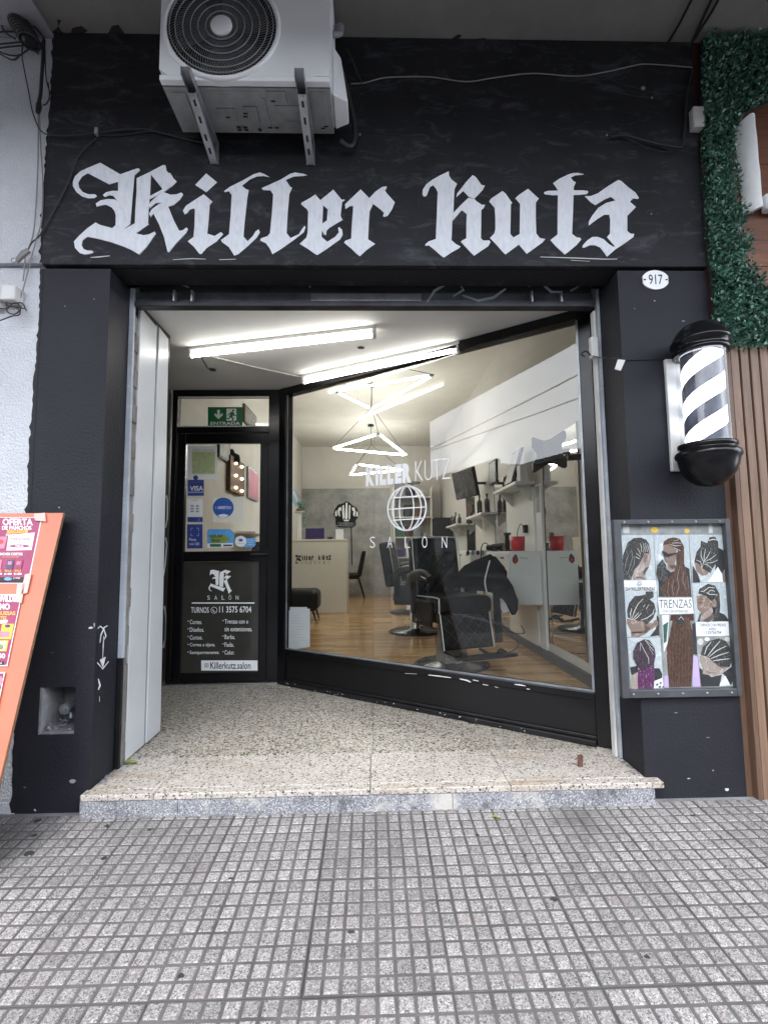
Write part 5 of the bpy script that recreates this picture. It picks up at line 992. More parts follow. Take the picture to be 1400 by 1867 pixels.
# white sculpted letter
a, b_, c, d = [PY(x, y, -.06) for x, y in ((1348, 222), (1384, 206), (1398, 370), (1366, 384))]
t = thing('sign_letter', (1.86, -.06, 2.7), 'white sculpted sign letter fixed on the wood wall', 'sign letter')
mb = MB(); n = 10; vs_ = []; fs_ = []
for j in range(9):
    v = j/8; L_ = a.lerp(d, v); Rr = b_.lerp(c, v); wob = .004*math.sin(j*2.1)
    for i in range(n+1): u = i/n; q = L_.lerp(Rr, u); vs_.append((q.x, -.022-.05*math.sin(PI*u)**.6+wob*.4, q.z+(.012*math.sin(PI*u) if j in (0, 8) else 0)*(1 if j == 0 else -.6)))
o_ = len(vs_)
for j in range(8):
    for i in range(n): fs_.append((j*(n+1)+i, j*(n+1)+i+1, (j+1)*(n+1)+i+1, (j+1)*(n+1)+i))
mb.add(vs_, fs_, True); top = [vs_[i] for i in range(n+1)]; bot = [vs_[8*(n+1)+i] for i in range(n+1)]
mb.add(top, [tuple(range(n+1))]); mb.add(bot, [tuple(range(n+1))]); obj('upright', mb, 'sign_white', t)
mb = MB(); z0 = d.z; mb.box(c.x+.0005, c.x+.25, -.062, -.018, z0+.012, z0+.095); obj('foot_bar', mb, 'sign_white', t, .01)
# grey box on the dark red strip
mb = MB(); p0, p1 = PY(1259, 199, -.03), PY(1281, 236, -.03); mb.box(p0.x, p1.x, -.05, -.0108, p1.z, p0.z); obj('junction_box', mb, 'plastic_white', bevel=.004, label='small pale junction box beside the artificial hedge', cat='junction box')

# left: leaning orange board with food offers
tr = PY(116, 935, -.05); Bz = -.028; by_ = -.42
wb = thing('leaning_board', (tr.x-.3, by_, Bz), 'orange board with food offer posters leaning on the white wall', 'sign board')
O = Vector((tr.x, -.05, tr.z)); D = (Vector((tr.x, by_, Bz))-O); Ld = D.length; D.normalize(); Xn = Vector((-1, 0, 0)); Wn = D.cross(Xn).normalized()
if Wn.y > 0: Wn = -Wn
mb = MB(); mb.frame_box(O, D, Xn, Wn, 0, Ld, 0, .62, -.012, 0); obj('panel', mb, 'plywood_edge', wb, .0)
mb = MB(); mb.frame_box(O, D, Xn, Wn, .001, Ld-.001, .001, .619, .0003, .0012); obj('painted_face', mb, 'orange_board', wb)
def BP(px, py): return PP(px, py, O+Wn*.0014, Wn)
F = Flat(BP, Wn, .00015)
def bx(x0, y0, x1, y1, k=-.205): return [(x0+0, y0), (x1, y0), (x1+(y1-y0)*k, y1), (x0+(y1-y0)*k, y1)]
F.poly('paper', bx(-70, 943, 77, 1064)); F.poly('magenta_print', bx(-72, 944, 75, 1063))
F.text('vinyl_white', 'OFERTA', 5, 945.5, 60, 958, .03); F.text('vinyl_white', 'DE PANCHOS', 4, 959, 57.5, 966, .025); F.poly('yellow_print', [(14, 967), (52, 966), (50, 972), (12, 973)]); F.text('magenta_print', 'CORTOS', 17, 967.5, 46, 971.5, .02); F.text('vinyl_white', 'SON POR LA SALSA', 11, 974, 50, 977, .015)
F.poly('paper', [(16, 976), (64, 971), (58, 1003), (12, 1004)]); F.poly('pink_print', [(-20, 980), (14, 978), (8, 1000), (-20, 1002)]); F.poly('red_paint', ell(2, 988, 5, 4)); F.text('magenta_print', 'Fiesta sana', 20, 979, 55, 985, .01)
for k in range(3): F.line('ink_grey', [(18, 988+k*2.4), (53, 987.5+k*2.4)], .8)
F.poly('magenta_print', ell(36, 996, 19, 2.6)); F.text('vinyl_white', 'VIENA', 28, 994.5, 44, 997.5, .02); F.text('vinyl_white', 'PANCHOS CORTOS', -4, 1008, 42, 1013, .02); F.text('yellow_print', 'CON SALSA', 4, 1014.5, 36, 1017)
for x, c_ in ((-8, 'pink_print'), (14, 'violet_card'), (30, 'magenta_print')): F.poly(c_, bx(x, 1021, x+13, 1038)); F.poly('pink_print', bx(x+2, 1024, x+9, 1030))
for k in range(3): F.text('yellow_print', 'SALE', -8+k*18, 1039, 4+k*18, 1043, .02); F.text('vinyl_white', '$1.800', -9+k*18, 1045, 5+k*18, 1049, .02)
F.poly('ink', bx(-30, 1053, 51, 1061)); F.poly('blue_sky_print', ell(16, 1056, 7, 3)); F.text('vinyl_white', 'y mas', 26, 1053.5, 38, 1057)
F.poly('paper', bx(-90, 1084, 42, 1215)); F.poly('magenta_print', bx(-92, 1086, 40, 1213))
F.text('vinyl_white', 'WILDE', 0, 1086, 31.5, 1098, .03); F.text('vinyl_white', 'PROMO', -22, 1101, 20, 1112, .035); F.text('yellow_print', 'HAMBURGUESAS', -42, 1115, 30, 1122, .025); F.text('yellow_print', 'FUERTES', -14, 1124, 14, 1131, .025); F.poly('paper', [(-20, 1133), (17, 1131), (14, 1137), (-22, 1138)])
F.poly('yellow_print', bx(6, 1138, 28, 1166)); F.poly('violet_card', ell(16, 1142, 5, 3)); F.poly('pink_print', bx(3, 1152, 20, 1162)); F.poly('yellow_print', bx(-20, 1168, 18, 1188)); F.poly('paper', bx(-6, 1170, 14, 1186)); F.poly('leaf_fresh', ell(4, 1180, 5, 5)); F.text('vinyl_white', '$2.500', -22, 1192, 12, 1202, .03); F.poly('ink', bx(-40, 1206, 10, 1213)); F.text('vinyl_white', 'Local', -4, 1207, 6, 1211)
F.poly('paper', bx(-120, 1226, 12, 1330)); F.poly('magenta_print', bx(-122, 1228, 10, 1328)); F.poly('pink_print', ell(2, 1242, 6, 9))
F.build('offer_poster', wb)
for pts in ([(64, 938), (84, 936), (86, 952), (66, 950)], [(48, 1048), (60, 1046), (52, 1082), (40, 1084)], [(34, 1066), (48, 1064), (42, 1100), (30, 1098)]): F = Flat(lambda px, py: BP(px, py)+Wn*.008, Wn, .0001); F.poly('tape', pts); F.build('tape_piece', wb)
mb = MB()

# cables and boxes on the left wall
def cable(name, label, pts, Y, r, m_, cat='cable', group='cables on the white wall'):
    mb = MB(); P3 = [PY(p[0], p[1], p[2] if len(p) > 2 else Y) for p in pts]; mb.tube(smooth_path(P3, 5), r, 6); return obj(name, mb, m_, label=label, cat=cat, group=group)
cable('cable', 'black cable hanging down the white wall from the dark coil', [(42, 78), (40, 100), (45, 130), (52, 165), (60, 205), (75, 238), (100, 246), (150, 245), (178, 240)], -.03, .003, 'cable_black')
cable('cable', 'thick black cable bundle dropping beside the black fascia edge', [(80, 72), (78, 110), (76, 140), (74, 170), (71, 185)], -.03, .008, 'cable_black')
cable('cable', 'thin dark cable looping right of the bundle on the white wall', [(82, 90), (84, 140), (92, 170), (95, 174)], -.025, .003, 'cable_black')
cable('cable', 'thin dark cable curving back into the joint on the white wall', [(88, 150), (90, 175), (85, 188), (78, 191)], -.025, .0025, 'cable_black')
cable('cable', 'pair cable falling from the joint to the lower clamp, right strand', [(72, 205), (74, 260), (78, 330), (76, 400), (65, 440), (52, 490), (44, 520), (35, 550)], -.022, .003, 'cable_grey')
cable('cable', 'pair cable falling from the joint to the lower clamp, left strand', [(70, 205), (70, 260), (68, 330), (64, 400), (58, 437), (47, 465), (44, 495), (42, 512)], -.022, .003, 'cable_grey')
cable('cable', 'black cable slanting from the fascia clip down to the wall clamp', [(178, 250), (160, 265), (140, 290), (125, 330), (105, 370), (75, 425), (58, 442), (50, 458)], -.022, .003, 'cable_black')
cable('cable', 'dark cable draped from the fascia clip towards the air conditioner', [(178, 242), (220, 236), (262, 235), (300, 243), (340, 253), (372, 260)], -.025, .004, 'cable_black')
cable('cable', 'second dark cable sagging from the clip to the bracket', [(180, 246), (225, 245), (270, 239), (320, 246), (360, 250)], -.022, .0025, 'cable_black')
cable('cable', 'looped black cable around the coil at the balcony corner', [(28, 70), (12, 60), (4, 48), (4, 36), (12, 28), (24, 27), (45, 34), (62, 47), (78, 65), (82, 74)], -.05, .004, 'cable_black')
for k, (pts) in enumerate(([(-10, 47), (10, 48), (28, 50)], [(-10, 58), (10, 57), (32, 57)], [(-10, 80), (15, 78), (40, 76), (80, 78)], [(-10, 88), (20, 84), (50, 82), (80, 82)], [(-5, 92), (15, 99), (35, 100), (52, 89), (60, 90), (70, 97)], [(-5, 95), (22, 108), (35, 102)])):
    cable('cable', ['upper', 'second', 'third', 'fourth', 'wavy', 'lowest'][k]+' dark cable running left from the coil at the balcony corner', pts, -.035, .0035, 'cable_black')
mb = MB(); q = [PY(x, y, -.06) for x, y in ((34, 40), (42, 50), (50, 64), (56, 76))]; mb.tube(q, [.02, .042, .042, .025], 12)
for k in range(7): c = PY(36+k*3, 44+k*5, -.06); mb.torus(c, .042, .006, 16, 5, 'Z')
obj('cable_coil', mb, 'cable_black', label='dark bundled cable coil under the balcony corner', cat='cable coil')
mb = MB(); q = [PY(x, y, -.03) for x, y in ((72, 184), (71, 192), (69, 205))]; mb.tube(q, [.008, .013, .010], 8); obj('cable_joint', mb, 'cable_black', label='short dark cable joint taped on the white wall', cat='cable joint')
mb = MB(); q = [PY(x, y, -.03) for x, y in ((33, 472), (42, 460), (52, 455), (56, 460), (44, 470), (34, 480))]; mb.prism(q, Vector((0, -.012, 0))); mb.torus(PY(25, 474, -.03), .011, .0022, 16, 5); obj('cable_clamp', mb, 'cable_grey', bevel=.002, label='metal strain clamp on the ledge line of the white wall', cat='cable clamp')
mb = MB(); p0, p1 = PY(6, 522, -.04), PY(32, 550, -.04); mb.box(p0.x, p1.x, -.06, -.001, p1.z, p0.z); obj('junction_box', mb, 'plastic_white', bevel=.008, label='white junction box with tangled wires on the white wall', cat='junction box')
mb = MB(); p0, p1 = PY(-22, 530, -.03), PY(3, 560, -.03); mb.box(p0.x, p1.x, -.05, -.001, p1.z, p0.z); obj('junction_box', mb, 'plastic_white', bevel=.006, label='junction box cut by the left photo edge', cat='junction box')
mb = MB()
for pts in ([(-8, 562), (12, 562), (20, 555), (30, 552), (38, 562), (28, 572), (16, 570), (12, 562), (22, 558), (36, 566), (34, 574), (22, 576), (0, 584), (-10, 584)], [(10, 551), (24, 553), (40, 552), (48, 566)], [(14, 556), (30, 560), (44, 562)]): mb.tube(smooth_path([PY(x, y, -.045) for x, y in pts], 4), .003, 5)
obj('wire_tangle', mb, 'cable_black', label='tangled dark wires under the white junction box', cat='wires')
mb = MB(); c = PY(178, 240, -.02); mb.box(c.x-.008, c.x+.008, -.035, -.0145, c.z-.02, c.z+.012); obj('cable_clip', mb, 'galvanised', bevel=.002, label='shiny cable clip at the left of the black fascia', cat='clip')
# right side of the fascia
G2 = 'cables on the black fascia'
cable('cable', 'grey cable stretched across the top right of the black fascia', [(640, 152), (665, 150), (700, 141), (750, 139), (790, 140), (850, 148), (900, 141), (970, 133), (1050, 138), (1105, 130), (1150, 120), (1180, 116), (1262, 122)], -.022, .0028, 'cable_grey', group=G2)
cable('cable', 'thick black cable bent below the junction box by the hedge', [(1112, 249), (1135, 246), (1160, 252), (1200, 262), (1236, 268), (1244, 262), (1249, 220), (1252, 170), (1262, 125)], -.03, .006, 'cable_black', group=G2)
cable('cable', 'thin slack cable sagging under the thick bent one', [(1140, 250), (1170, 264), (1210, 276), (1235, 272), (1245, 260)], -.026, .002, 'cable_black', group=G2)
cable('cable', 'dark cable from the hose to the grey cable end', [(632, 88), (645, 115), (652, 135), (660, 150)], -.05, .004, 'cable_black', group=G2)
for pts, lab in (([(1310, -30), (1285, 25), (1262, 75)], 'left black cable running along the balcony soffit'), ([(1325, -30), (1298, 20), (1266, 70)], 'right black cable running along the balcony soffit'), ([(1270, -20), (1240, 40), (1215, 82)], 'short black cable on the soffit near the hedge')):
    mb = MB(); mb.tube([PZ(x, y, 3.63) for x, y in pts], .006, 6); obj('cable', mb, 'cable_black', label=lab, cat='cable', group='cables under the balcony')
for (px, py, s, lab) in ((656, 245, .006, 'tiny pale screw plug above the letter r on the fascia'), (1106, 246, .006, 'pale screw plug where the bent cable starts'), (1172, 160, .012, 'pale plaster plug near the top right of the fascia'), (1188, 178, .006, 'small plaster chip below the top right plug'), (1187, 390, .005, 'small chip right of the letter z on the fascia')):
    c = PY(px, py, -.0135); mb = MB(); mb.lathe([(.0005, .006), (s*.7, .005), (s, 0)], c, 8, 'Y'); obj('wall_plug', mb, 'bare_cement', label=lab, cat='wall plug')
# rusty lug, leaves, stones on the step
c = PZ(1058, 1398, ZF); mb = MB(); mb.box(c.x-.012, c.x+.012, c.y-.003, c.y+.003, ZF-.005, ZF+.052); obj('steel_lug', mb, 'rust', bevel=.001, label='rusty steel lug standing up from the step near the right pillar', cat='lug')
for px, py, z, lab, sz in ((236, 1392, ZF+.004, 'crumpled green leaf at the foot of the aluminium panel', .035), (905, 1493, -.006, 'small green leaf on the sidewalk before the step', .018)):
    c = PZ(px, py, z); mb = MB(); n = 6; vs_ = []
    for i in range(n+1):
        u = i/n; wv = math.sin(PI*u)**.7*.45
        for s in (-1, 0, 1): vs_.append((c.x+(u-.5)*sz*2, c.y+s*wv*sz, z+.004+.004*abs(s)+.003*math.sin(5*u)))
    mb.add(vs_, [(i*3+k, i*3+k+1, (i+1)*3+k+1, (i+1)*3+k) for i in range(n) for k in range(2)], True); obj('fallen_leaf', mb.mesh('fallen_leaf', 'leaf_fresh'), None, label=lab, cat='leaf', group='fallen leaves')
c = PZ(565, 1396, ZF); mb = MB(); mb.lathe([(.0005, 0), (.008, .003), (.006, .008), (.0005, .010)], c, 7, smooth=False); obj('pebble', mb, 'bare_cement', label='single dark pebble on the middle of the step', cat='pebble')
# graffiti arrow on the left pillar reveal
F = Flat(lambda px, py: PX(px, py, XLi+.0004), (1, 0, 0), .0001)
for pts, wd in (([(178, 1146), (183, 1142), (189, 1147), (193, 1160), (190, 1166)], 2.2), ([(196, 1141), (190, 1144), (184, 1158), (182, 1172)], 2.2), ([(189, 1160), (188, 1180), (187, 1200)], 1.6), ([(177, 1208), (187, 1220), (198, 1206)], 2.4), ([(182, 1203), (187, 1218), (192, 1198)], 2.0), ([(179, 1238), (182, 1250), (179, 1258)], 3.0), ([(181, 1270), (181, 1280)], 1.2)): F.line('white_line', pts, wd)
F.build('graffiti_arrow', shop)

# ================================================================== inside the shop
def xf(mb, loc, rz):
    c, s = math.cos(rz), math.sin(rz); mb.v = [(x*c-y*s+loc[0], x*s+y*c+loc[1], z+loc[2]) for x, y, z in mb.v]; return mb
def quilt(mb, O, U, V, W, wd, ht, nx=20, ny=20, puff=.014, cell=.11):   # diamond stitched pad
    vs_ = []; fs_ = []
    for j in range(ny+1):
        for i in range(nx+1):
            u, v = i/nx*wd, j/ny*ht; a = abs(((u+v)/cell) % 1-.5)*2; b_ = abs(((u-v)/cell) % 1-.5)*2
            e = min(1, 6*min(i/nx, 1-i/nx, j/ny, 1-j/ny)); h = puff*(1-max(a, b_)**3)*e**.5
            vs_.append(O+U*u+V*v+W*h)
    for j in range(ny):
        for i in range(nx): fs_.append((j*(nx+1)+i, j*(nx+1)+i+1, (j+1)*(nx+1)+i+1, (j+1)*(nx+1)+i))
    mb.add(vs_, fs_, True)
def seams(mb, O, U, V, W, wd, ht, cell=.11, h=.004):      # stitched diamond lines
    for sg in (1, -1):
        k = -int(ht/cell)-2
        while k*cell < wd+ht+cell:
            pts = []
            for q in range(41):
                u = wd*q/40; v = sg*(k*cell-u) if sg > 0 else u-k*cell+0*ht
                if 0 <= v <= ht: pts.append(O+U*u+V*v+W*h)
            if len(pts) > 1: mb.tube(pts[::max(1, len(pts)//4)] if len(pts) > 4 else pts, .0018, 4, caps=False)
            k += 1
def rbox(mb, x0, x1, y0, y1, z0, z1): return mb.box(x0, x1, y0, y1, z0, z1)
X_, Y_ = Vector((1, 0, 0)), Vector((0, 1, 0))
def barber_chair(loc, rz, label, wide_column=False):
    t = thing('barber_chair', (0, 0, 0), label, 'barber chair', 'barber chairs facing the mirrors')
    m_ = MB(); m_.lathe([(.0005, .0), (.33, .0), (.33, .012), (.30, .026), (.10, .04), (.085, .05)], (0, 0, 0), 32); obj('base_disc', m_, 'black_gloss', t)
    m_ = MB()
    if wide_column: m_.hexa([(-.11, -.10, .03), (.11, -.10, .03), (.11, .10, .03), (-.11, .10, .03)], [(-.085, -.08, .45), (.085, -.08, .45), (.085, .08, .45), (-.085, .08, .45)]); obj('column', m_, 'steel_grey', t, .01)
    else: m_.lathe([(.085, .035), (.062, .06), (.062, .30), (.05, .302), (.05, .45)], (0, 0, 0), 20); obj('column', m_, 'chrome', t)
    m_ = MB(); m_.box(-.25, .25, -.22, .24, .40, .50); obj('seat_frame', m_, 'leather', t, .02)
    m_ = MB(); m_.box(-.265, .265, -.285, .22, .465, .62); seat = obj('seat', m_, 'leather', t, .055, 4)
    m_ = MB(); quilt(m_, Vector((-.225, -.25, .612)), X_, Y_, Z, .45, .42, puff=.01); obj('seat_quilting', m_, 'leather', seat); m_ = MB(); seams(m_, Vector((-.225, -.25, .612)), X_, Y_, Z, .45, .42); obj('stitching', m_, 'stitching', seat)
    m_ = MB(); quilt(m_, Vector((-.225, -.2860, .50)), X_, Z, -Y_, .45, .09, 20, 6, .008); obj('seat_front_quilting', m_, 'leather', seat)
    m_ = MB(); m_.tube(smooth_path([(-.25, .20, .60), (-.25, -.23, .612), (-.258, -.285, .58), (-.258, -.288, .49)]), .006, 6); m_.tube(smooth_path([(.25, .20, .60), (.25, -.23, .612), (.258, -.285, .58), (.258, -.288, .49)]), .006, 6); obj('piping', m_, 'piping_white', seat)
    V = Vector((0, .16, .987)); W = Vector((0, -.987, .16)); O = Vector((-.24, .20, .58))
    m_ = MB(); m_.frame_box(O, X_, V, W, 0, .48, 0, .56, -.13, 0); back = obj('backrest', m_, 'leather', t, .035, 4)
    m_ = MB(); quilt(m_, O+X_*.035+V*.02, X_, V, W, .41, .40); obj('back_quilting', m_, 'leather', back); m_ = MB(); seams(m_, O+X_*.035+V*.02, X_, V, W, .41, .40); obj('stitching', m_, 'stitching', back)
    m_ = MB(); m_.tube(smooth_path([O+W*.004, O+V*.50+W*.004, O+V*.555+X_*.04+W*.004, O+V*.56+X_*.44+W*.004, O+V*.50+X_*.48+W*.004, O+X_*.48+W*.004], 5), .006, 6); obj('piping', m_, 'piping_white', back)
    for s in (-1, 1):
        m_ = MB(); q = smooth_path([(s*.31, .24, .68), (s*.31, .10, .775), (s*.31, -.10, .80), (s*.31, -.25, .765)]); m_.tube(q, [.034+.017*math.sin(PI*min(1, i/(len(q)-1)*1.1)) for i in range(len(q))], 10); arm = obj('armrest', m_, 'leather', t)
        m_ = MB(); m_.tube(smooth_path([(s*.345, .20, .72), (s*.35, .0, .805), (s*.345, -.22, .775)]), .005, 5); obj('piping', m_, 'piping_white', arm)
        m_ = MB(); m_.box(s*.27-.012 if s > 0 else -.30, .30 if s > 0 else -.27+.012, .14, .21, .44, .74); m_.box(.26 if s > 0 else -.285, .285 if s > 0 else -.26, -.18, .22, .36, .58); obj('side_panel', m_, 'leather', t, .01)
    V2 = Vector((0, -.22, -.975)); W2 = Vector((0, -.975, .22)); O2 = Vector((-.235, -.25, .49))
    m_ = MB(); m_.frame_box(O2, X_, V2, W2, 0, .47, 0, .30, -.04, 0); lr = obj('leg_rest', m_, 'leather', t, .012)
    m_ = MB(); quilt(m_, O2+X_*.02+V2*.012, X_, V2, W2, .43, .275, 20, 14, .008); obj('leg_quilting', m_, 'leather', lr); m_ = MB(); seams(m_, O2+X_*.02+V2*.012, X_, V2, W2, .43, .275); obj('stitching', m_, 'stitching', lr)
    m_ = MB(); m_.tube([O2+W2*.003, O2+V2*.30+W2*.003], .006, 5); m_.tube([O2+X_*.47+W2*.003, O2+X_*.47+V2*.30+W2*.003], .006, 5); obj('piping', m_, 'piping_white', lr)
    m_ = MB()
    for s in (-.17, .17): m_.tube(smooth_path([(s, -.20, .16), (s, -.42, .14), (s, -.50, .21), (s, -.62, .19)], 5), .014, 8)
    m_.tube([(-.24, -.62, .19), (.24, -.62, .19)], .016, 8); m_.tube([(-.22, -.46, .17), (.22, -.46, .17)], .013, 8); fr_ = obj('foot_rest', m_, 'black_worn', t)
    m_ = MB(); m_.box(-.21, .21, -.46, -.30, .125, .137); obj('foot_plate', m_, 'steel_grey', fr_, .003)
    m_ = MB(); m_.tube([(-.06, .0, .40), (-.36, -.05, .42)], .010, 6); obj('lever', m_, 'chrome', t)
    t.location = (loc[0], loc[1], ZF+.0035); t.rotation_euler = (0, 0, rz); return t
barber_chair((.685, 2.10), math.radians(19), 'nearest black quilted barber chair, a dark jacket thrown over its arm', True)
barber_chair((.52, 3.85), math.radians(78), 'middle black barber chair turned to the mirrors, chrome column showing')
barber_chair((.60, 5.75), math.radians(82), 'farthest black barber chair near the back shelves')
# jacket over the arm of the nearest chair
jk = thing('jacket', (1.08, 2.0, .75), 'dark jacket thrown over the arm of the nearest barber chair', 'jacket')
def loft(mb, secs, n=14):     # secs: (centre, half-width vec, half-height vec)
    vs_ = []; 
    for k, (c, a, b_) in enumerate(secs):
        for i in range(n):
            th = 2*PI*i/n; w_ = 1+.10*math.sin(5*th+k*1.7)+.06*math.sin(3*th+k); vs_.append(Vector(c)+Vector(a)*math.cos(th)*w_+Vector(b_)*math.sin(th)*w_)
    m = len(secs); mb.add(vs_, [(k*n+i, k*n+(i+1) % n, (k+1)*n+(i+1) % n, (k+1)*n+i) for k in range(m-1) for i in range(n)]+[tuple(reversed(range(n))), tuple((m-1)*n+i for i in range(n))], True)
def J(px, py, y): return PY(px, py, y)
mb = MB(); loft(mb, [(J(828, 1062, 2.02), (0, .05, .02), (.0, .0, .03)), (J(845, 1052, 2.0), (0, .10, .03), (.01, 0, .09)), (J(868, 1046, 1.95), (0, .13, .02), (.015, 0, .13)), (J(888, 1046, 1.92), (0, .14, .0), (.02, 0, .15)), (J(902, 1050, 1.90), (0, .13, 0), (.02, 0, .15)), (J(916, 1062, 1.90), (0, .10, 0), (.03, 0, .12)), (J(926, 1082, 1.90), (.04, .07, 0), (.0, 0, .07))]); body = obj('jacket_body', mb, 'fabric_black', jk)
mb = MB(); loft(mb, [(J(908, 1052, 1.86), (.07, .05, 0), (0, .0, .05)), (J(922, 1075, 1.84), (.07, .05, .02), (0, .02, .05)), (J(932, 1095, 1.83), (.06, .045, .02), (-.02, .02, .04)), (J(937, 1112, 1.83), (.045, .04, .01), (0, .02, .02)), (J(936, 1119, 1.83), (.03, .03, 0), (0, .01, .01))]); obj('sleeve', mb, 'fabric_black', jk)
for dx in (0, 6): mb = MB(); mb.prism([J(898+dx, 1075, 1.80), J(904+dx, 1073, 1.80), J(912+dx*.9, 1170, 1.78), J(903+dx*.9, 1172, 1.78)], Vector((0, .008, 0))); obj('strap', mb, 'fabric_black', jk)
mb = MB(); mb.tube(smooth_path([J(893, 1022, 1.76), J(888, 1040, 1.765), J(884, 1060, 1.77), J(887, 1080, 1.775)]), .006, 6); obj('zip_trim', mb, 'piping_white', jk)
mb = MB(); mb.prism([J(913, 1090, 1.83), J(922, 1100, 1.83), J(930, 1115, 1.83), J(918, 1118, 1.83), J(912, 1110, 1.83)], Vector((0, .006, 0))); obj('lining', mb, 'plastic_white', jk)

# reception counter
ct = thing('reception_counter', (-1.0, 5.9, ZF), 'cream reception counter with small black blackletter name', 'counter')
cx0, cx1 = -1.50, -.437
mb = MB(); mb.box(cx0, cx1, 5.80, 5.84, ZF+.005, 1.285); mb.box(cx0, cx0+.03, 5.84, 6.35, ZF+.005, 1.285); mb.box(cx1-.03, cx1, 5.84, 6.35, ZF+.005, 1.285); obj('counter_body', mb, 'laminate_cream', ct, .003)
mb = MB(); mb.box(cx0-.01, cx1+.004, 5.79, 6.37, 1.286, 1.318); obj('counter_top', mb, 'laminate_cream', ct, .003)
S = Flat(lambda px, py: PY(px, py, 5.797), (0, -1, 0), .0002)
for pts in ([(0,0),(5,-1.2),(6.5,1.2),(5.5,10),(3,10),(3.6,3),(1,4.5)], [(4,9),(9,5),(11,10),(13,12),(9,14),(6,10.5),(1,13),(2,10)], [(6.5,1),(12,0),(12.5,3),(8,6)]): S.poly('ink', [(538+x*.9, 1012.5+y*.8) for x, y in pts])
for ch, x in zip('iller', (550.5, 554.5, 558.5, 562.5, 568)): S.text('ink', ch, x, 1013.5, x+(2.2 if ch in 'il' else 4), 1021.5, .05)
for ch, x in zip('kutz', (580.5, 587, 594, 599)): S.text('ink', ch, x, 1012.5, x+4.6, 1021, .05)
for k, ch in enumerate('BARBERIA'): S.text('ink_grey', ch, 541+k*8.1, 1023.5, 543.6+k*8.1, 1028.5)
S.poly('ink', [(537.5, 1026), (541, 1023.5), (541, 1028.5)])
S.build('counter_lettering', ct)
def stand_flat(name, label, cat, px0, py0, px1, py1, Y, th, mname):
    a, b_ = PY(px0, py0, Y), PY(px1, py1, Y); mb = MB(); mb.box(a.x, b_.x, Y, Y+th, b_.z, a.z); return obj(name, mb, mname, bevel=.002, label=label, cat=cat)
def on(o, Zt): o.location.z = Zt; return o
on(stand_flat('card_display', 'dark violet card display standing on the reception counter', 'display', 557, 962, 591, 982, 5.95, .03, 'violet_card'), 1.3185)
on(stand_flat('card_stand', 'small white card stand at the right end of the counter', 'card stand', 612, 965, 626, 983, 5.93, .02, 'paper'), 1.3185)
c = PY(602, 980, 5.95); mb = MB(); mb.lathe([(.0005, .0), (.03, .0), (.055, .035), (.05, .035), (.028, .006), (.0005, .005)], (c.x, 5.95, 1.3185), 18); obj('bowl', mb, 'black_gloss', label='small dark bowl on the reception counter', cat='bowl')
# plant stand with trailing plant, flag
c = PY(546, 983, 6.1); t = thing('plant_stand', (c.x, 6.1, 1.319), 'white column stand with a small round top on the counter', 'stand')
zt = PY(546, 933, 6.1).z; mb = MB(); mb.box(c.x-.03, c.x+.03, 6.08, 6.14, 1.3185, zt-.03); obj('post', mb, 'laminate_white', t, .004); mb = MB(); mb.lathe([(.0005, 0), (.05, 0), (.095, .02), (.095, .032), (.0005, .032)], (c.x, 6.1, zt-.03), 20); obj('top', mb, 'laminate_cream', t)
t = thing('potted_plant', (c.x+.02, 6.1, zt+.002), 'small trailing plant in a terracotta pot on the column stand', 'plant')
mb = MB(); mb.lathe([(.0005, .002), (.045, .002), (.055, .05), (.05, .05), (.0005, .045)], (c.x, 6.1, zt), 14); obj('pot', mb, 'terracotta', t)
mb = MB(); r2 = random.Random(5)
for k in range(160):
    a = r2.uniform(0, 2*PI); rr_ = r2.random()*.09; p = Vector((c.x+.03+rr_*math.cos(a), 6.1+rr_*math.sin(a), zt+.05+r2.uniform(-.02, .10))); d = Vector((r2.gauss(0, 1), r2.gauss(0, 1), r2.gauss(.3, .7))).normalized(); s = d.orthogonal().normalized(); mb.add([p, p+d*.02+s*.009, p+d*.045, p+d*.02-s*.009], [(0, 1, 2), (0, 2, 3)])
for k in range(60):
    q = r2.random(); p = Vector((c.x+.09+r2.gauss(0, .012), 6.08+r2.gauss(0, .02), zt+.03-q*.28)); d = Vector((r2.gauss(0, .6), r2.gauss(0, .6), -1)).normalized(); s = d.orthogonal().normalized(); mb.add([p, p+d*.02+s*.007, p+d*.04, p+d*.02-s*.007], [(0, 1, 2), (0, 2, 3)])
obj('foliage', mb.mesh('foliage', 'leaf_green', recalc=False), None, t)
F = Flat(lambda px, py: PX(px, py, -1.655), (1, 0, 0), .0008)
q = [(531, 900), (536, 890), (548, 908), (540, 922), (533, 916)]; F.poly('flag_blue', q); F.poly('paper', [(533, 898), (536, 894), (545, 911), (541, 916)]); F.build('flag', None, label='small light blue and white flag on the left room wall', cat='flag')
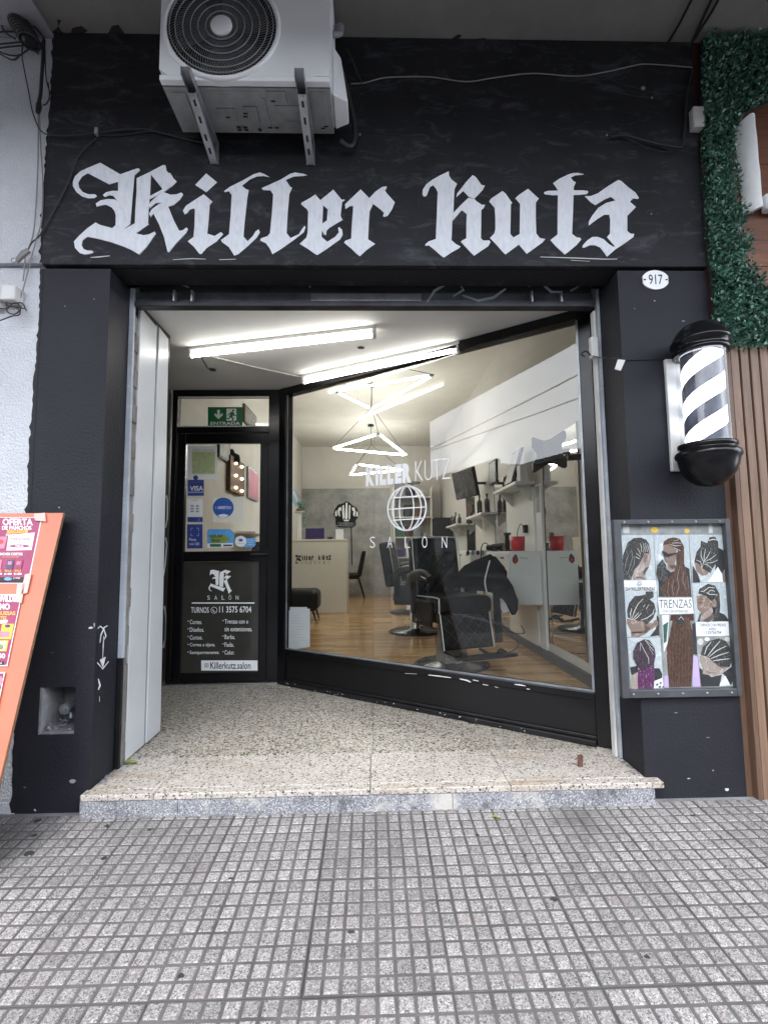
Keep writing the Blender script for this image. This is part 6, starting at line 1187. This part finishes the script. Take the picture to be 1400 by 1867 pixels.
# wall emblem
c = PY(631, 938, 8.86)
em = thing('wall_emblem', (c.x, 8.865, c.z), 'black cut-out emblem with white flame strokes on the concrete panel', 'emblem')
def E(px, py): return PY(px, py, 8.868)
def EZ(x, y): return (520+x*.17682, 900+y*.17682)
mb = MB(); mb.prism([E(*EZ(*p)) for p in ((500,215),(510,165),(545,115),(600,100),(630,78),(665,95),(700,125),(740,150),(762,205),(750,245),(725,275),(728,325),(700,348),(545,345),(520,310),(520,255))], Vector((0, -.03, 0))); obj('plate', mb, 'black_gloss', em)
F = Flat(lambda px, py: PY(px, py, 8.836), (0, -1, 0), .0006)
for pts in ([(625,95),(640,95),(645,250),(625,270),(615,250)], [(590,125),(605,115),(610,250),(595,265),(588,200)], [(660,115),(672,125),(668,260),(655,265)], [(550,150),(575,135),(580,180),(560,170),(565,240),(545,220),(540,180)], [(690,140),(715,150),(725,190),(715,240),(700,220),(705,180),(690,170)], [(515,190),(530,165),(535,230),(515,235)], [(735,175),(750,200),(748,235),(730,235)], [(600,270),(660,270),(650,285),(610,285)]): F.poly('vinyl_white', [EZ(*p) for p in pts])
F.line('steel_grey', [EZ(545, 290), EZ(540, 330), EZ(705, 335), EZ(712, 290)], 1.0); F.text('steel_grey', 'BARBERIA', *EZ(560, 295), *EZ(700, 322)); F.build('strokes', em)
mb = MB(); mb.tube([E(*EZ(680, 345)), PY(641, 1000, 8.86), PY(642, 1030, 8.84)], .012, 6); obj('power_cord', mb, 'cable_black', label='black cord hanging straight down from the wall emblem', cat='cord')
# waiting chair
wc = thing('waiting_chair', (-.36, 8.25, ZF), 'dark padded waiting chair beside the counter', 'chair')
mb = MB(); mb.hexa([(-.62, 8.0, .52), (-.30, 8.0, .52), (-.30, 8.5, .52), (-.62, 8.5, .52)], [(-.62, 8.0, .64), (-.28, 8.0, .64), (-.28, 8.5, .64), (-.62, 8.5, .64)]); obj('seat', mb, 'leather', wc, .03, 3)
mb = MB(); mb.hexa([(-.36, 8.0, .56), (-.26, 8.0, .56), (-.26, 8.5, .56), (-.36, 8.5, .56)], [(-.24, 8.03, 1.12), (-.15, 8.03, 1.12), (-.15, 8.47, 1.12), (-.24, 8.47, 1.12)]); obj('backrest', mb, 'leather', wc, .035, 3)
for x, y, dx in ((-.58, 8.05, -.05), (-.58, 8.45, -.05), (-.32, 8.05, .13), (-.32, 8.45, .13)): mb = MB(); mb.tube([(x, y, .54), (x+dx, y, ZF+.006)], [.014, .009], 8); obj('leg', mb, 'black_worn', wc)
# ottoman bench
ob = thing('waiting_bench', (-1.1, 4.9, ZF), 'dark rounded leather waiting bench inside the window, left', 'bench')
mb = MB(); mb.box(-1.55, -.80, 4.75, 5.25, .24, .56); obj('cushion', mb, 'leather', ob, .09, 5)
for x in (-1.48, -.88): 
    for y in (4.82, 5.18): mb = MB(); mb.tube([(x, y, .26), (x+(.05 if x > -1 else -.05), y, ZF+.006)], [.016, .010], 8); obj('leg', mb, 'black_worn', ob)
# pendant lamps: three tubes in a triangle hung on wires
def pendant(label, P, zt, hub, mt='lamp_tube_room'):
    ps = [Vector((p[0], p[1], zt)) for p in P]; c = sum(ps, Vector())/3; t = thing('pendant_lamp', c, label, 'pendant lamp', 'triangular tube pendants')
    for i in range(3):
        a, b_ = ps[i], ps[(i+1) % 3]; d = (b_-a).normalized(); m_ = MB(); m_.tube([a+d*.05, b_-d*.05], .0135, 8); tb = obj('tube', m_, mt, t)
        m_ = MB(); m_.tube([a+d*.02, a+d*.049], .0145, 8); m_.tube([b_-d*.049, b_-d*.02], .0145, 8); obj('end_cap', m_, 'plastic_white', tb)
    h = Vector(hub); m_ = MB()
    for p in ps: m_.tube([p, h], .004, 5)
    m_.tube([h, (h.x, h.y, 3.6)], .005, 5); obj('hanger_wires', m_, 'cable_black', t); m_ = MB(); m_.lathe([(.0005, 0), (.06, 0), (.055, .03), (.0005, .03)], (h.x, h.y, 3.568), 16); obj('ceiling_cup', m_, 'black_worn', t)
pendant('nearest triangular tube pendant, high behind the glass', ((-.405, 3.05), (-.011, 3.7), (.64, 2.55)), 2.9, (.02, 3.3, 3.35), 'lamp_tube_near')
pendant('middle triangular tube pendant, hanging lowest over the chairs', ((-.60, 4.9), (.087, 4.02), (.555, 5.42)), 2.66, (.0, 4.75, 3.25))
pendant('farthest triangular tube pendant near the back wall', ((-.285, 6.4), (-.455, 7.6), (.61, 7.05)), 2.70, (-.02, 7.0, 3.2))

# right wall: mirrors, stations, shelves
def mirror(label, y0, y1, z0, z1):
    t = thing('wall_mirror', (1.595, (y0+y1)/2, z0), label, 'mirror', 'mirrors on the right room wall')
    m_ = MB(); m_.box(1.590, 1.5995, y0, y1, z0, z1); obj('silvered_glass', m_, 'mirror_silver', t)
    m_ = MB(); m_.box(1.586, 1.5997, y0-.012, y0-.0005, z0-.01, z1+.01); m_.box(1.586, 1.5997, y1+.0005, y1+.012, z0-.01, z1+.01); obj('mirror_edge', m_, 'baseboard_grey', t)
mirror('tall mirror nearest the window on the right room wall', 1.43, 2.17, .26, 2.08)
mirror('second tall mirror behind the first white station', 3.40, 3.95, .26, 1.98)
mirror('third mirror far down the right room wall', 5.2, 5.8, .26, 2.0)
for lab, y0, y1 in (('white board panel beside the nearest mirror', 2.42, 3.36), ('white pilaster strip between nearest mirror and board', 2.21, 2.36)):
    mb = MB(); mb.box(1.572, 1.5994, y0, y1, ZF+.09, 1.72); obj('wall_panel', mb, 'laminate_white', bevel=.003, label=lab, cat='panel')
def station(label, y0, y1, x0, z0, z1):
    t = thing('workstation', (1.4, (y0+y1)/2, z0), label, 'cabinet', 'white barber workstations')
    m_ = MB(); m_.box(x0, 1.566, y0, y1, z0, z1); obj('carcass', m_, 'laminate_white', t, .003)
    n = 2
    for k in range(n):
        a = y0+.02+k*(y1-y0-.02)/n; m_ = MB(); m_.box(x0-.016, x0-.0005, a, a+(y1-y0-.05)/n, z0+.02, z1-.02); dr = obj('drawer_front', m_, 'laminate_white', t, .002); m_ = MB(); m_.box(x0-.026, x0-.0165, a+.12, a+.22, z1-.07, z1-.055); obj('handle', m_, 'black_worn', dr)
    return t
s1 = station('nearest white wall-hung workstation, crest stickers on its end', 2.25, 3.15, 1.275, .585, 1.085)
station('second white workstation further back with small round stickers', 3.95, 4.9, 1.27, .62, 1.10)
station('third white workstation near the back shelves', 5.9, 6.8, 1.27, .62, 1.10)
F = Flat(lambda px, py: PY(px, py, 2.2485), (0, -1, 0), .0003)
F.poly('rust', [(934, 1017), (939, 1012), (944, 1016), (945, 1023), (939, 1029), (934, 1024)]); F.poly('ink', [(936, 1014), (940, 1010), (943, 1014), (941, 1018)]); F.poly('red_paint', ell(939.5, 1022, 3, 3)); F.line('ink_grey', [(947, 1017), (962, 1018)], 1.6); F.build('crest_sticker', s1)
F = Flat(lambda px, py: PY(px, py, 3.9485), (0, -1, 0), .0004)
for x, c_ in ((853, 'ink'), (862, 'ink_grey'), (871, 'violet_card'), (879, 'ink_grey')): F.poly(c_, ell(x, 1008, 3.4, 4.4))
F.build('round_stickers', None, label='row of small round stickers on the second workstation end', cat='stickers')
def shelf(label, y0, y1, z, x0=1.38):
    t = thing('wall_shelf', (1.5, (y0+y1)/2, z), label, 'shelf', 'white shelves on the right room wall'); m_ = MB(); m_.box(x0, 1.5705, y0, y1, z, z+.028); obj('board', m_, 'laminate_white', t, .002)
    for y in (y0+.12, y1-.12): m_ = MB(); m_.hexa([(1.555, y-.008, z-.15), (1.57, y-.008, z-.15), (1.57, y+.008, z-.15), (1.555, y+.008, z-.15)], [(x0+.04, y-.008, z-.001), (1.57, y-.008, z-.001), (1.57, y+.008, z-.001), (x0+.04, y+.008, z-.001)]); obj('support', m_, 'laminate_white', t)
shelf('white shelf above the nearest workstation', 2.35, 3.2, 1.735); shelf('white shelf above the second workstation', 3.75, 4.7, 1.55, 1.36); shelf('white shelf above the third workstation', 5.6, 6.6, 1.52, 1.36)
def bottle(label, x, y, z, h, r, mname, cat='bottle'):
    m_ = MB(); m_.lathe([(.0005, 0), (r, 0), (r, h*.62), (r*.8, h*.7), (r*.35, h*.76), (r*.35, h*.9), (r*.45, h*.91), (r*.45, h), (.0005, h)], (x, y, z), 14); obj('bottle', m_, mname, label=label, cat=cat, group='bottles on the shelves')
bottle('dark pump bottle on the nearest shelf', 1.47, 2.95, 1.764, .13, .028, 'bottle_glass'); bottle('white spray bottle on the nearest shelf', 1.46, 2.78, 1.764, .10, .03, 'plastic_white'); bottle('tall dark bottle on the second shelf, left of the pair', 1.45, 4.2, 1.579, .27, .036, 'bottle_glass'); bottle('tall dark bottle on the second shelf, right of the pair', 1.47, 3.86, 1.579, .25, .036, 'bottle_glass')
# things on the nearest workstation
c = PY(947, 985, 2.45); t = thing('red_tub', (1.40, 2.42, 1.087), 'red plastic tub with clear lid on the nearest workstation', 'tub')
mb = MB(); mb.lathe([(.0005, 0), (.062, 0), (.070, .14), (.065, .14), (.0005, .01)], (1.40, 2.40, 1.0868), 24); obj('tub_body', mb, 'red_paint', t); mb = MB(); mb.lathe([(.071, .141), (.071, .165), (.0005, .168)], (1.40, 2.40, 1.0868), 24); obj('lid', mb, 'clear_glass', t)
t = thing('hair_clipper', (1.36, 2.62, 1.087), 'black hair clipper standing on its charger on the nearest workstation', 'clipper'); mb = MB(); mb.box(1.325, 1.395, 2.585, 2.655, 1.0868, 1.105); obj('charger', mb, 'black_worn', t, .006); mb = MB(); mb.lathe([(.0005, 0), (.022, 0), (.026, .06), (.020, .11), (.026, .15), (.020, .165), (.0005, .165)], (1.36, 2.62, 1.1055), 12); obj('body', mb, 'black_gloss', t)
t = thing('spray_bottle', (1.45, 2.88, 1.087), 'white spray bottle on the nearest workstation', 'spray bottle'); mb = MB(); mb.lathe([(.0005, 0), (.038, 0), (.036, .10), (.014, .14), (.014, .17), (.0005, .17)], (1.45, 2.88, 1.0868), 16); obj('body', mb, 'plastic_white', t); mb = MB(); mb.box(1.40, 1.475, 2.87, 2.89, 1.2575, 1.285); obj('trigger', mb, 'black_worn', t, .004)
t = thing('hair_dryer', (1.36, 3.02, 1.087), 'black hair dryer lying on the nearest workstation', 'hair dryer'); mb = MB(); mb.tube([(1.27, 3.10, 1.125), (1.33, 3.05, 1.13), (1.42, 2.98, 1.135)], [.028, .038, .042], 12); obj('barrel', mb, 'black_gloss', t); mb = MB(); mb.tube([(1.37, 3.02, 1.10), (1.31, 2.96, 1.102), (1.28, 2.90, 1.102)], [.018, .016, .014], 8); obj('grip', mb, 'black_worn', t)
mb = MB(); mb.box(1.30, 1.50, 2.68, 2.82, 1.0868, 1.10); obj('tool_tray', mb, 'black_worn', bevel=.005, label='flat black tool tray on the nearest workstation', cat='tray')
mb = MB(); mb.tube(smooth_path([(1.30, 3.05, 1.13), (1.25, 3.12, 1.18), (1.22, 3.18, 1.10), (1.22, 3.16, .80), (1.24, 3.05, .45), (1.28, 2.9, .30), (1.36, 2.7, .25), (1.42, 2.55, .18), (1.3, 2.5, ZF+.012), (1.05, 2.4, ZF+.012)]), .006, 6); obj('dryer_cord', mb, 'cable_black', label='black dryer cord hanging below the nearest workstation', cat='cord')
mb = MB(); mb.tube(smooth_path([(1.55, 2.62, 1.30), (1.50, 2.60, 1.36), (1.47, 2.62, 1.28), (1.46, 2.66, 1.12)]), .004, 6); mb.box(1.535, 1.571, 2.60, 2.66, 1.27, 1.35); obj('wall_charger', mb, 'black_worn', label='black wall charger plugged in above the nearest workstation', cat='charger')
# pictures on the right wall
def frame_on_wall(name, label, y0, y1, z0, z1, wallx=1.5995, depth=.03, border='black_gloss', art='screen_dark', cat='picture'):
    s = -1 if wallx > 0 else 1; t = thing(name, (wallx+s*depth/2, (y0+y1)/2, z0), label, cat); m_ = MB(); xa, xb = sorted((wallx+s*.0006, wallx+s*depth)); m_.box(xa, xb, y0, y1, z0, z1); obj('frame', m_, border, t, .003)
    m_ = MB(); xa, xb = sorted((wallx+s*(depth+.0005), wallx+s*(depth+.002))); m_.box(xa, xb, y0+.025, y1-.025, z0+.025, z1-.025); obj('print', m_, art, t); return t
frame_on_wall('picture_frame', 'small black framed picture on the right room wall', 3.77, 4.12, 1.96, 2.27, art='poster_board')
frame_on_wall('picture_frame', 'tiny dark picture over the nearest shelf', 3.02, 3.16, 1.80, 2.0, art='ink_grey')
t = thing('glass_picture', (1.5, 2.55, 1.763), 'large glazed black picture standing on the nearest shelf', 'picture'); mb = MB(); mb.hexa([(1.40, 2.52, 1.7635), (1.43, 2.52, 1.7635), (1.43, 2.80, 1.7635), (1.40, 2.80, 1.7635)], [(1.50, 2.50, 2.13), (1.53, 2.50, 2.13), (1.53, 2.80, 2.13), (1.50, 2.80, 2.13)]); obj('frame', mb, 'black_gloss', t, .003)
mb = MB(); mb.hexa([(1.397, 2.545, 1.785), (1.399, 2.545, 1.785), (1.399, 2.775, 1.785), (1.397, 2.775, 1.785)], [(1.489, 2.53, 2.105), (1.491, 2.53, 2.105), (1.491, 2.775, 2.105), (1.489, 2.775, 2.105)]); obj('print', mb, 'poster_board', t)
mb = MB(); mb.box(1.44, 1.50, 2.38, 2.48, 1.7635, 1.93); obj('booklet', mb, 'paper', label='white booklet standing at the end of the nearest shelf', cat='booklet')
mb = MB(); a, b_ = PX(983, 903, 1.571), PX(992, 940, 1.571); mb.box(1.5695, 1.5715, 2.235, 2.335, 1.45, 1.70); obj('price_card', mb, 'poster_board', label='small printed card on the white pilaster strip', cat='card')
# television on a tilted arm
tv = thing('television', (1.25, 4.35, 1.95), 'flat television tilted down on a wall arm over the second shelf', 'television')
c = Vector((1.28, 4.40, 2.03)); U = Vector((-.35, .94, 0)).normalized() if False else Vector((.30, -.95, 0)).normalized(); Wt = Vector((-.95, -.30, -.18)).normalized(); Vt = Wt.cross(U).normalized(); Vt = Vt if Vt.z > 0 else -Vt
mb = MB(); mb.frame_box(c, U, Vt, Wt, -.30, .30, -.20, .20, -.05, 0); obj('cabinet', mb, 'black_gloss', tv, .006); mb = MB(); mb.frame_box(c, U, Vt, Wt, -.285, .285, -.185, .185, .0005, .002); obj('screen', mb, 'screen_dark', tv)
mb = MB(); mb.tube([c-Wt*.05, (1.5, 4.45, 2.05), (1.5995, 4.45, 2.05)], .02, 8); obj('arm', mb, 'black_worn', tv)
# empty monitor bracket close to the glass
bk_ = thing('monitor_bracket', (1.3, 1.0, 1.8), 'empty black monitor bracket on a swing arm inside the glass', 'bracket')
Yb = .88
def BK(x, y): return PY(840+x*.178571, 780+y*.178571, Yb+.0006*(x-725))
mb = MB(); mb.prism([BK(*p) for p in ((725,105),(735,95),(760,105),(850,132),(920,110),(1030,35),(1050,30),(1070,40),(1078,100),(1045,150),(1030,200),(1040,270),(1085,310),(1085,395),(1070,410),(1035,405),(960,365),(900,368),(830,410),(770,450),(735,455),(735,370),(768,310),(770,250),(745,205),(725,190))], Vector((0, .012, 0))); obj('mount_plate', mb, 'black_worn', bk_, .002)
mb = MB(); a = BK(900, 260); mb.box(a.x-.05, a.x+.05, Yb+.06, Yb+.14, a.z-.06, a.z+.06); obj('pivot', mb, 'black_worn', bk_, .006)
mb = MB(); q = [BK(1000, 215)+Vector((0, .13, 0)), BK(1150, 205)+Vector((0, .10, 0)), BK(1150, 260)+Vector((0, .10, 0))]; mb.tube(q, .022, 8); mb.tube([BK(1140, 275)+Vector((0, .10, 0)), Vector((1.5995, 1.25, BK(1200, 268).z))], .024, 8); obj('swing_arm', mb, 'black_worn', bk_)
# floor-level wire hanger against the board
mb = MB(); mb.tube(smooth_path([PY(905, 1120, 3.0), PY(925, 1150, 2.9), PY(955, 1155, 2.75), PY(950, 1140, 2.75)]), .006, 5); obj('loose_cables', mb, 'cable_black', label='loose black cables below the nearest workstation', cat='cables')

# back right: shelving with clutter in the passage
t = thing('storage_shelf', (1.0, 8.3, ZF), 'cream shelving unit full of boxes in the back passage', 'shelving')
for x in (.46, 1.30): mb = MB(); mb.box(x, x+.03, 8.35, 8.80, ZF+.004, 2.55); obj('upright', mb, 'laminate_cream', t)
for z in (.5, .95, 1.4, 1.85, 2.3): mb = MB(); mb.box(.4905, 1.2995, 8.36, 8.80, z, z+.025); obj('shelf_board', mb, 'laminate_cream', t)
r3 = random.Random(11)
adj = ['brown', 'beige', 'dark', 'violet', 'white', 'dark red', 'dark green', 'rusty', 'steel grey', 'mottled grey', 'black', 'wooden', 'grey', 'shiny dark', 'cream']
mm = ['plywood_edge', 'laminate_cream', 'black_matte', 'violet_card', 'paper', 'dark_red', 'leaf_dark', 'rust', 'steel_grey', 'poster_board', 'ink', 'trim_wood', 'cable_grey', 'screen_dark', 'cream_wall']
k = 0
for z, zn in ((.5, 'lowest'), (.95, 'second'), (1.4, 'middle'), (1.85, 'upper'), (2.3, 'top')):
    x = .51
    for q in range(3):
        w_ = r3.uniform(.14, .22); h = r3.uniform(.16, .34); mb = MB(); mb.box(x, x+w_, 8.40+r3.uniform(0, .1), 8.74, z+.0255, z+.0255+h); obj('storage_box', mb, mm[k], bevel=.004, label='%s box on the %s board of the back shelving' % (adj[k], zn), cat='box', group='boxes on the back shelving'); x += w_+.03; k += 1
mb = MB(); c = PY(752, 884, 8.6); mb.torus((c.x, 8.30, c.z), .14, .01, 28, 6, 'Z'); mb.tube([(c.x, 8.44, c.z), (c.x, 8.919, c.z)], .01, 6); obj('hoop', mb, 'black_worn', label='small dark hoop ring high on the back wall', cat='hoop')
# products between second mirror and back (dark cluster right of the middle)
t = thing('product_rack', (1.45, 6.9, ZF), 'black rack of combs and sprays by the third workstation', 'rack')
mb = MB(); mb.box(1.20, 1.56, 7.0, 7.04, ZF+.004, 1.75); mb.box(1.20, 1.56, 7.34, 7.38, ZF+.004, 1.75); obj('side', mb, 'black_matte', t)
for z in (.5, 1.0, 1.4): mb = MB(); mb.box(1.20, 1.56, 7.0405, 7.3395, z, z+.02); obj('board', mb, 'black_matte', t)
nm = ['brown', 'white', 'dark', 'red', 'black', 'clear', 'grey', 'amber', 'pale']; mq = ['wood_bulb', 'plastic_white', 'bottle_glass', 'red_paint', 'black_gloss', 'steel_grey', 'frame_grey', 'rust', 'paper']
for i, z in enumerate((.5, 1.0, 1.4)):
    for j in range(3): bottle('%s bottle on the %s board of the black rack' % (nm[i*3+j], ('low', 'middle', 'high')[i]), 1.27+j*.10, 7.19, z+.021, .22, .032, mq[i*3+j])
for q in range(5): bottle(['first', 'second', 'third', 'fourth', 'fifth'][q]+' bottle from the window on the third shelf', 1.45, 5.7+q*.18, 1.549, .16+.03*(q % 3), .03, ['bottle_glass', 'plastic_white', 'black_gloss', 'rust', 'bottle_glass'][q])

# left room wall seen through the door
def LW(px, py): return PX(px, py, -1.64)
def left_flat(name, label, cat, x0, y0, x1, y1, mname, th=.03, border=None):
    a, b_ = LW(x0, y0), LW(x1, y1); ya, yb = sorted((a.y, b_.y)); za, zb = min(a.z, b_.z), max(a.z, b_.z)
    if border: return frame_on_wall(name, label, ya, yb, za, zb, -1.6595, th, border, mname, cat)
    m_ = MB(); m_.box(-1.6594, -1.6594+th, ya, yb, za, zb); return obj(name, m_, mname, bevel=.003, label=label, cat=cat)
left_flat('picture_frame', 'dark framed picture seen through the upper door glass, left', 'picture', 399, 782, 418, 845, 'poster_board', .03, 'black_gloss')
left_flat('picture_frame', 'pale print in the transom beside the green sign', 'picture', 445, 735, 466, 790, 'poster_board', .03, 'trim_wood')
left_flat('picture_frame', 'colourful poster with a red figure seen through the door glass', 'picture', 452, 850, 470, 915, 'pink_print', .03, 'steel_grey')
t = left_flat('bulb_board', 'dark wooden board with small lit bulbs seen through the door', 'light board', 416, 829, 441, 905, 'wood_bulb', .05)
for i in range(3):
    for j in range(2):
        p = LW(423+j*11, 845+i*22+j*6); mb = MB(); mb.lathe([(.0005, .035), (.014, .028), (.018, .012), (.010, 0)], (0, 0, 0), 10); mb.v = [(z-1.6585+.05, y+p.y, x+p.z) for x, y, z in mb.v]; obj('bulb', mb, 'lamp_bulb', t)
mb = MB(); c = PX(447, 838, -1.5); mb.lathe([(.0005, .10), (.06, .09), (.085, .03), (.13, .01), (.13, 0), (.0005, .01)], (0, 0, 0), 18); mb.v = [(z*.9-1.655, y+c.y, x+c.z) for x, y, z in mb.v]; obj('hat', mb, 'fabric_black', label='black hat hanging on the left room wall', cat='hat')
a = PX(468, 918, -1.45); mb = MB(); mb.box(-1.6594, -1.42, 3.6, 4.6, 1.33, 1.36); obj('wall_shelf', mb, 'laminate_white', bevel=.002, label='white shelf on the left room wall seen through the door', cat='shelf')
mb = MB(); loft(mb, [((-1.45, 4.0, .80), (.10, 0, 0), (0, .14, 0)), ((-1.45, 4.0, .95), (.12, 0, 0), (0, .17, 0)), ((-1.45, 4.0, 1.12), (.11, 0, 0), (0, .15, 0)), ((-1.46, 4.0, 1.24), (.06, 0, 0), (0, .08, 0))]); obj('hanging_bag', mb, 'fabric_black', label='dark bag hanging below the left wall shelf', cat='bag')
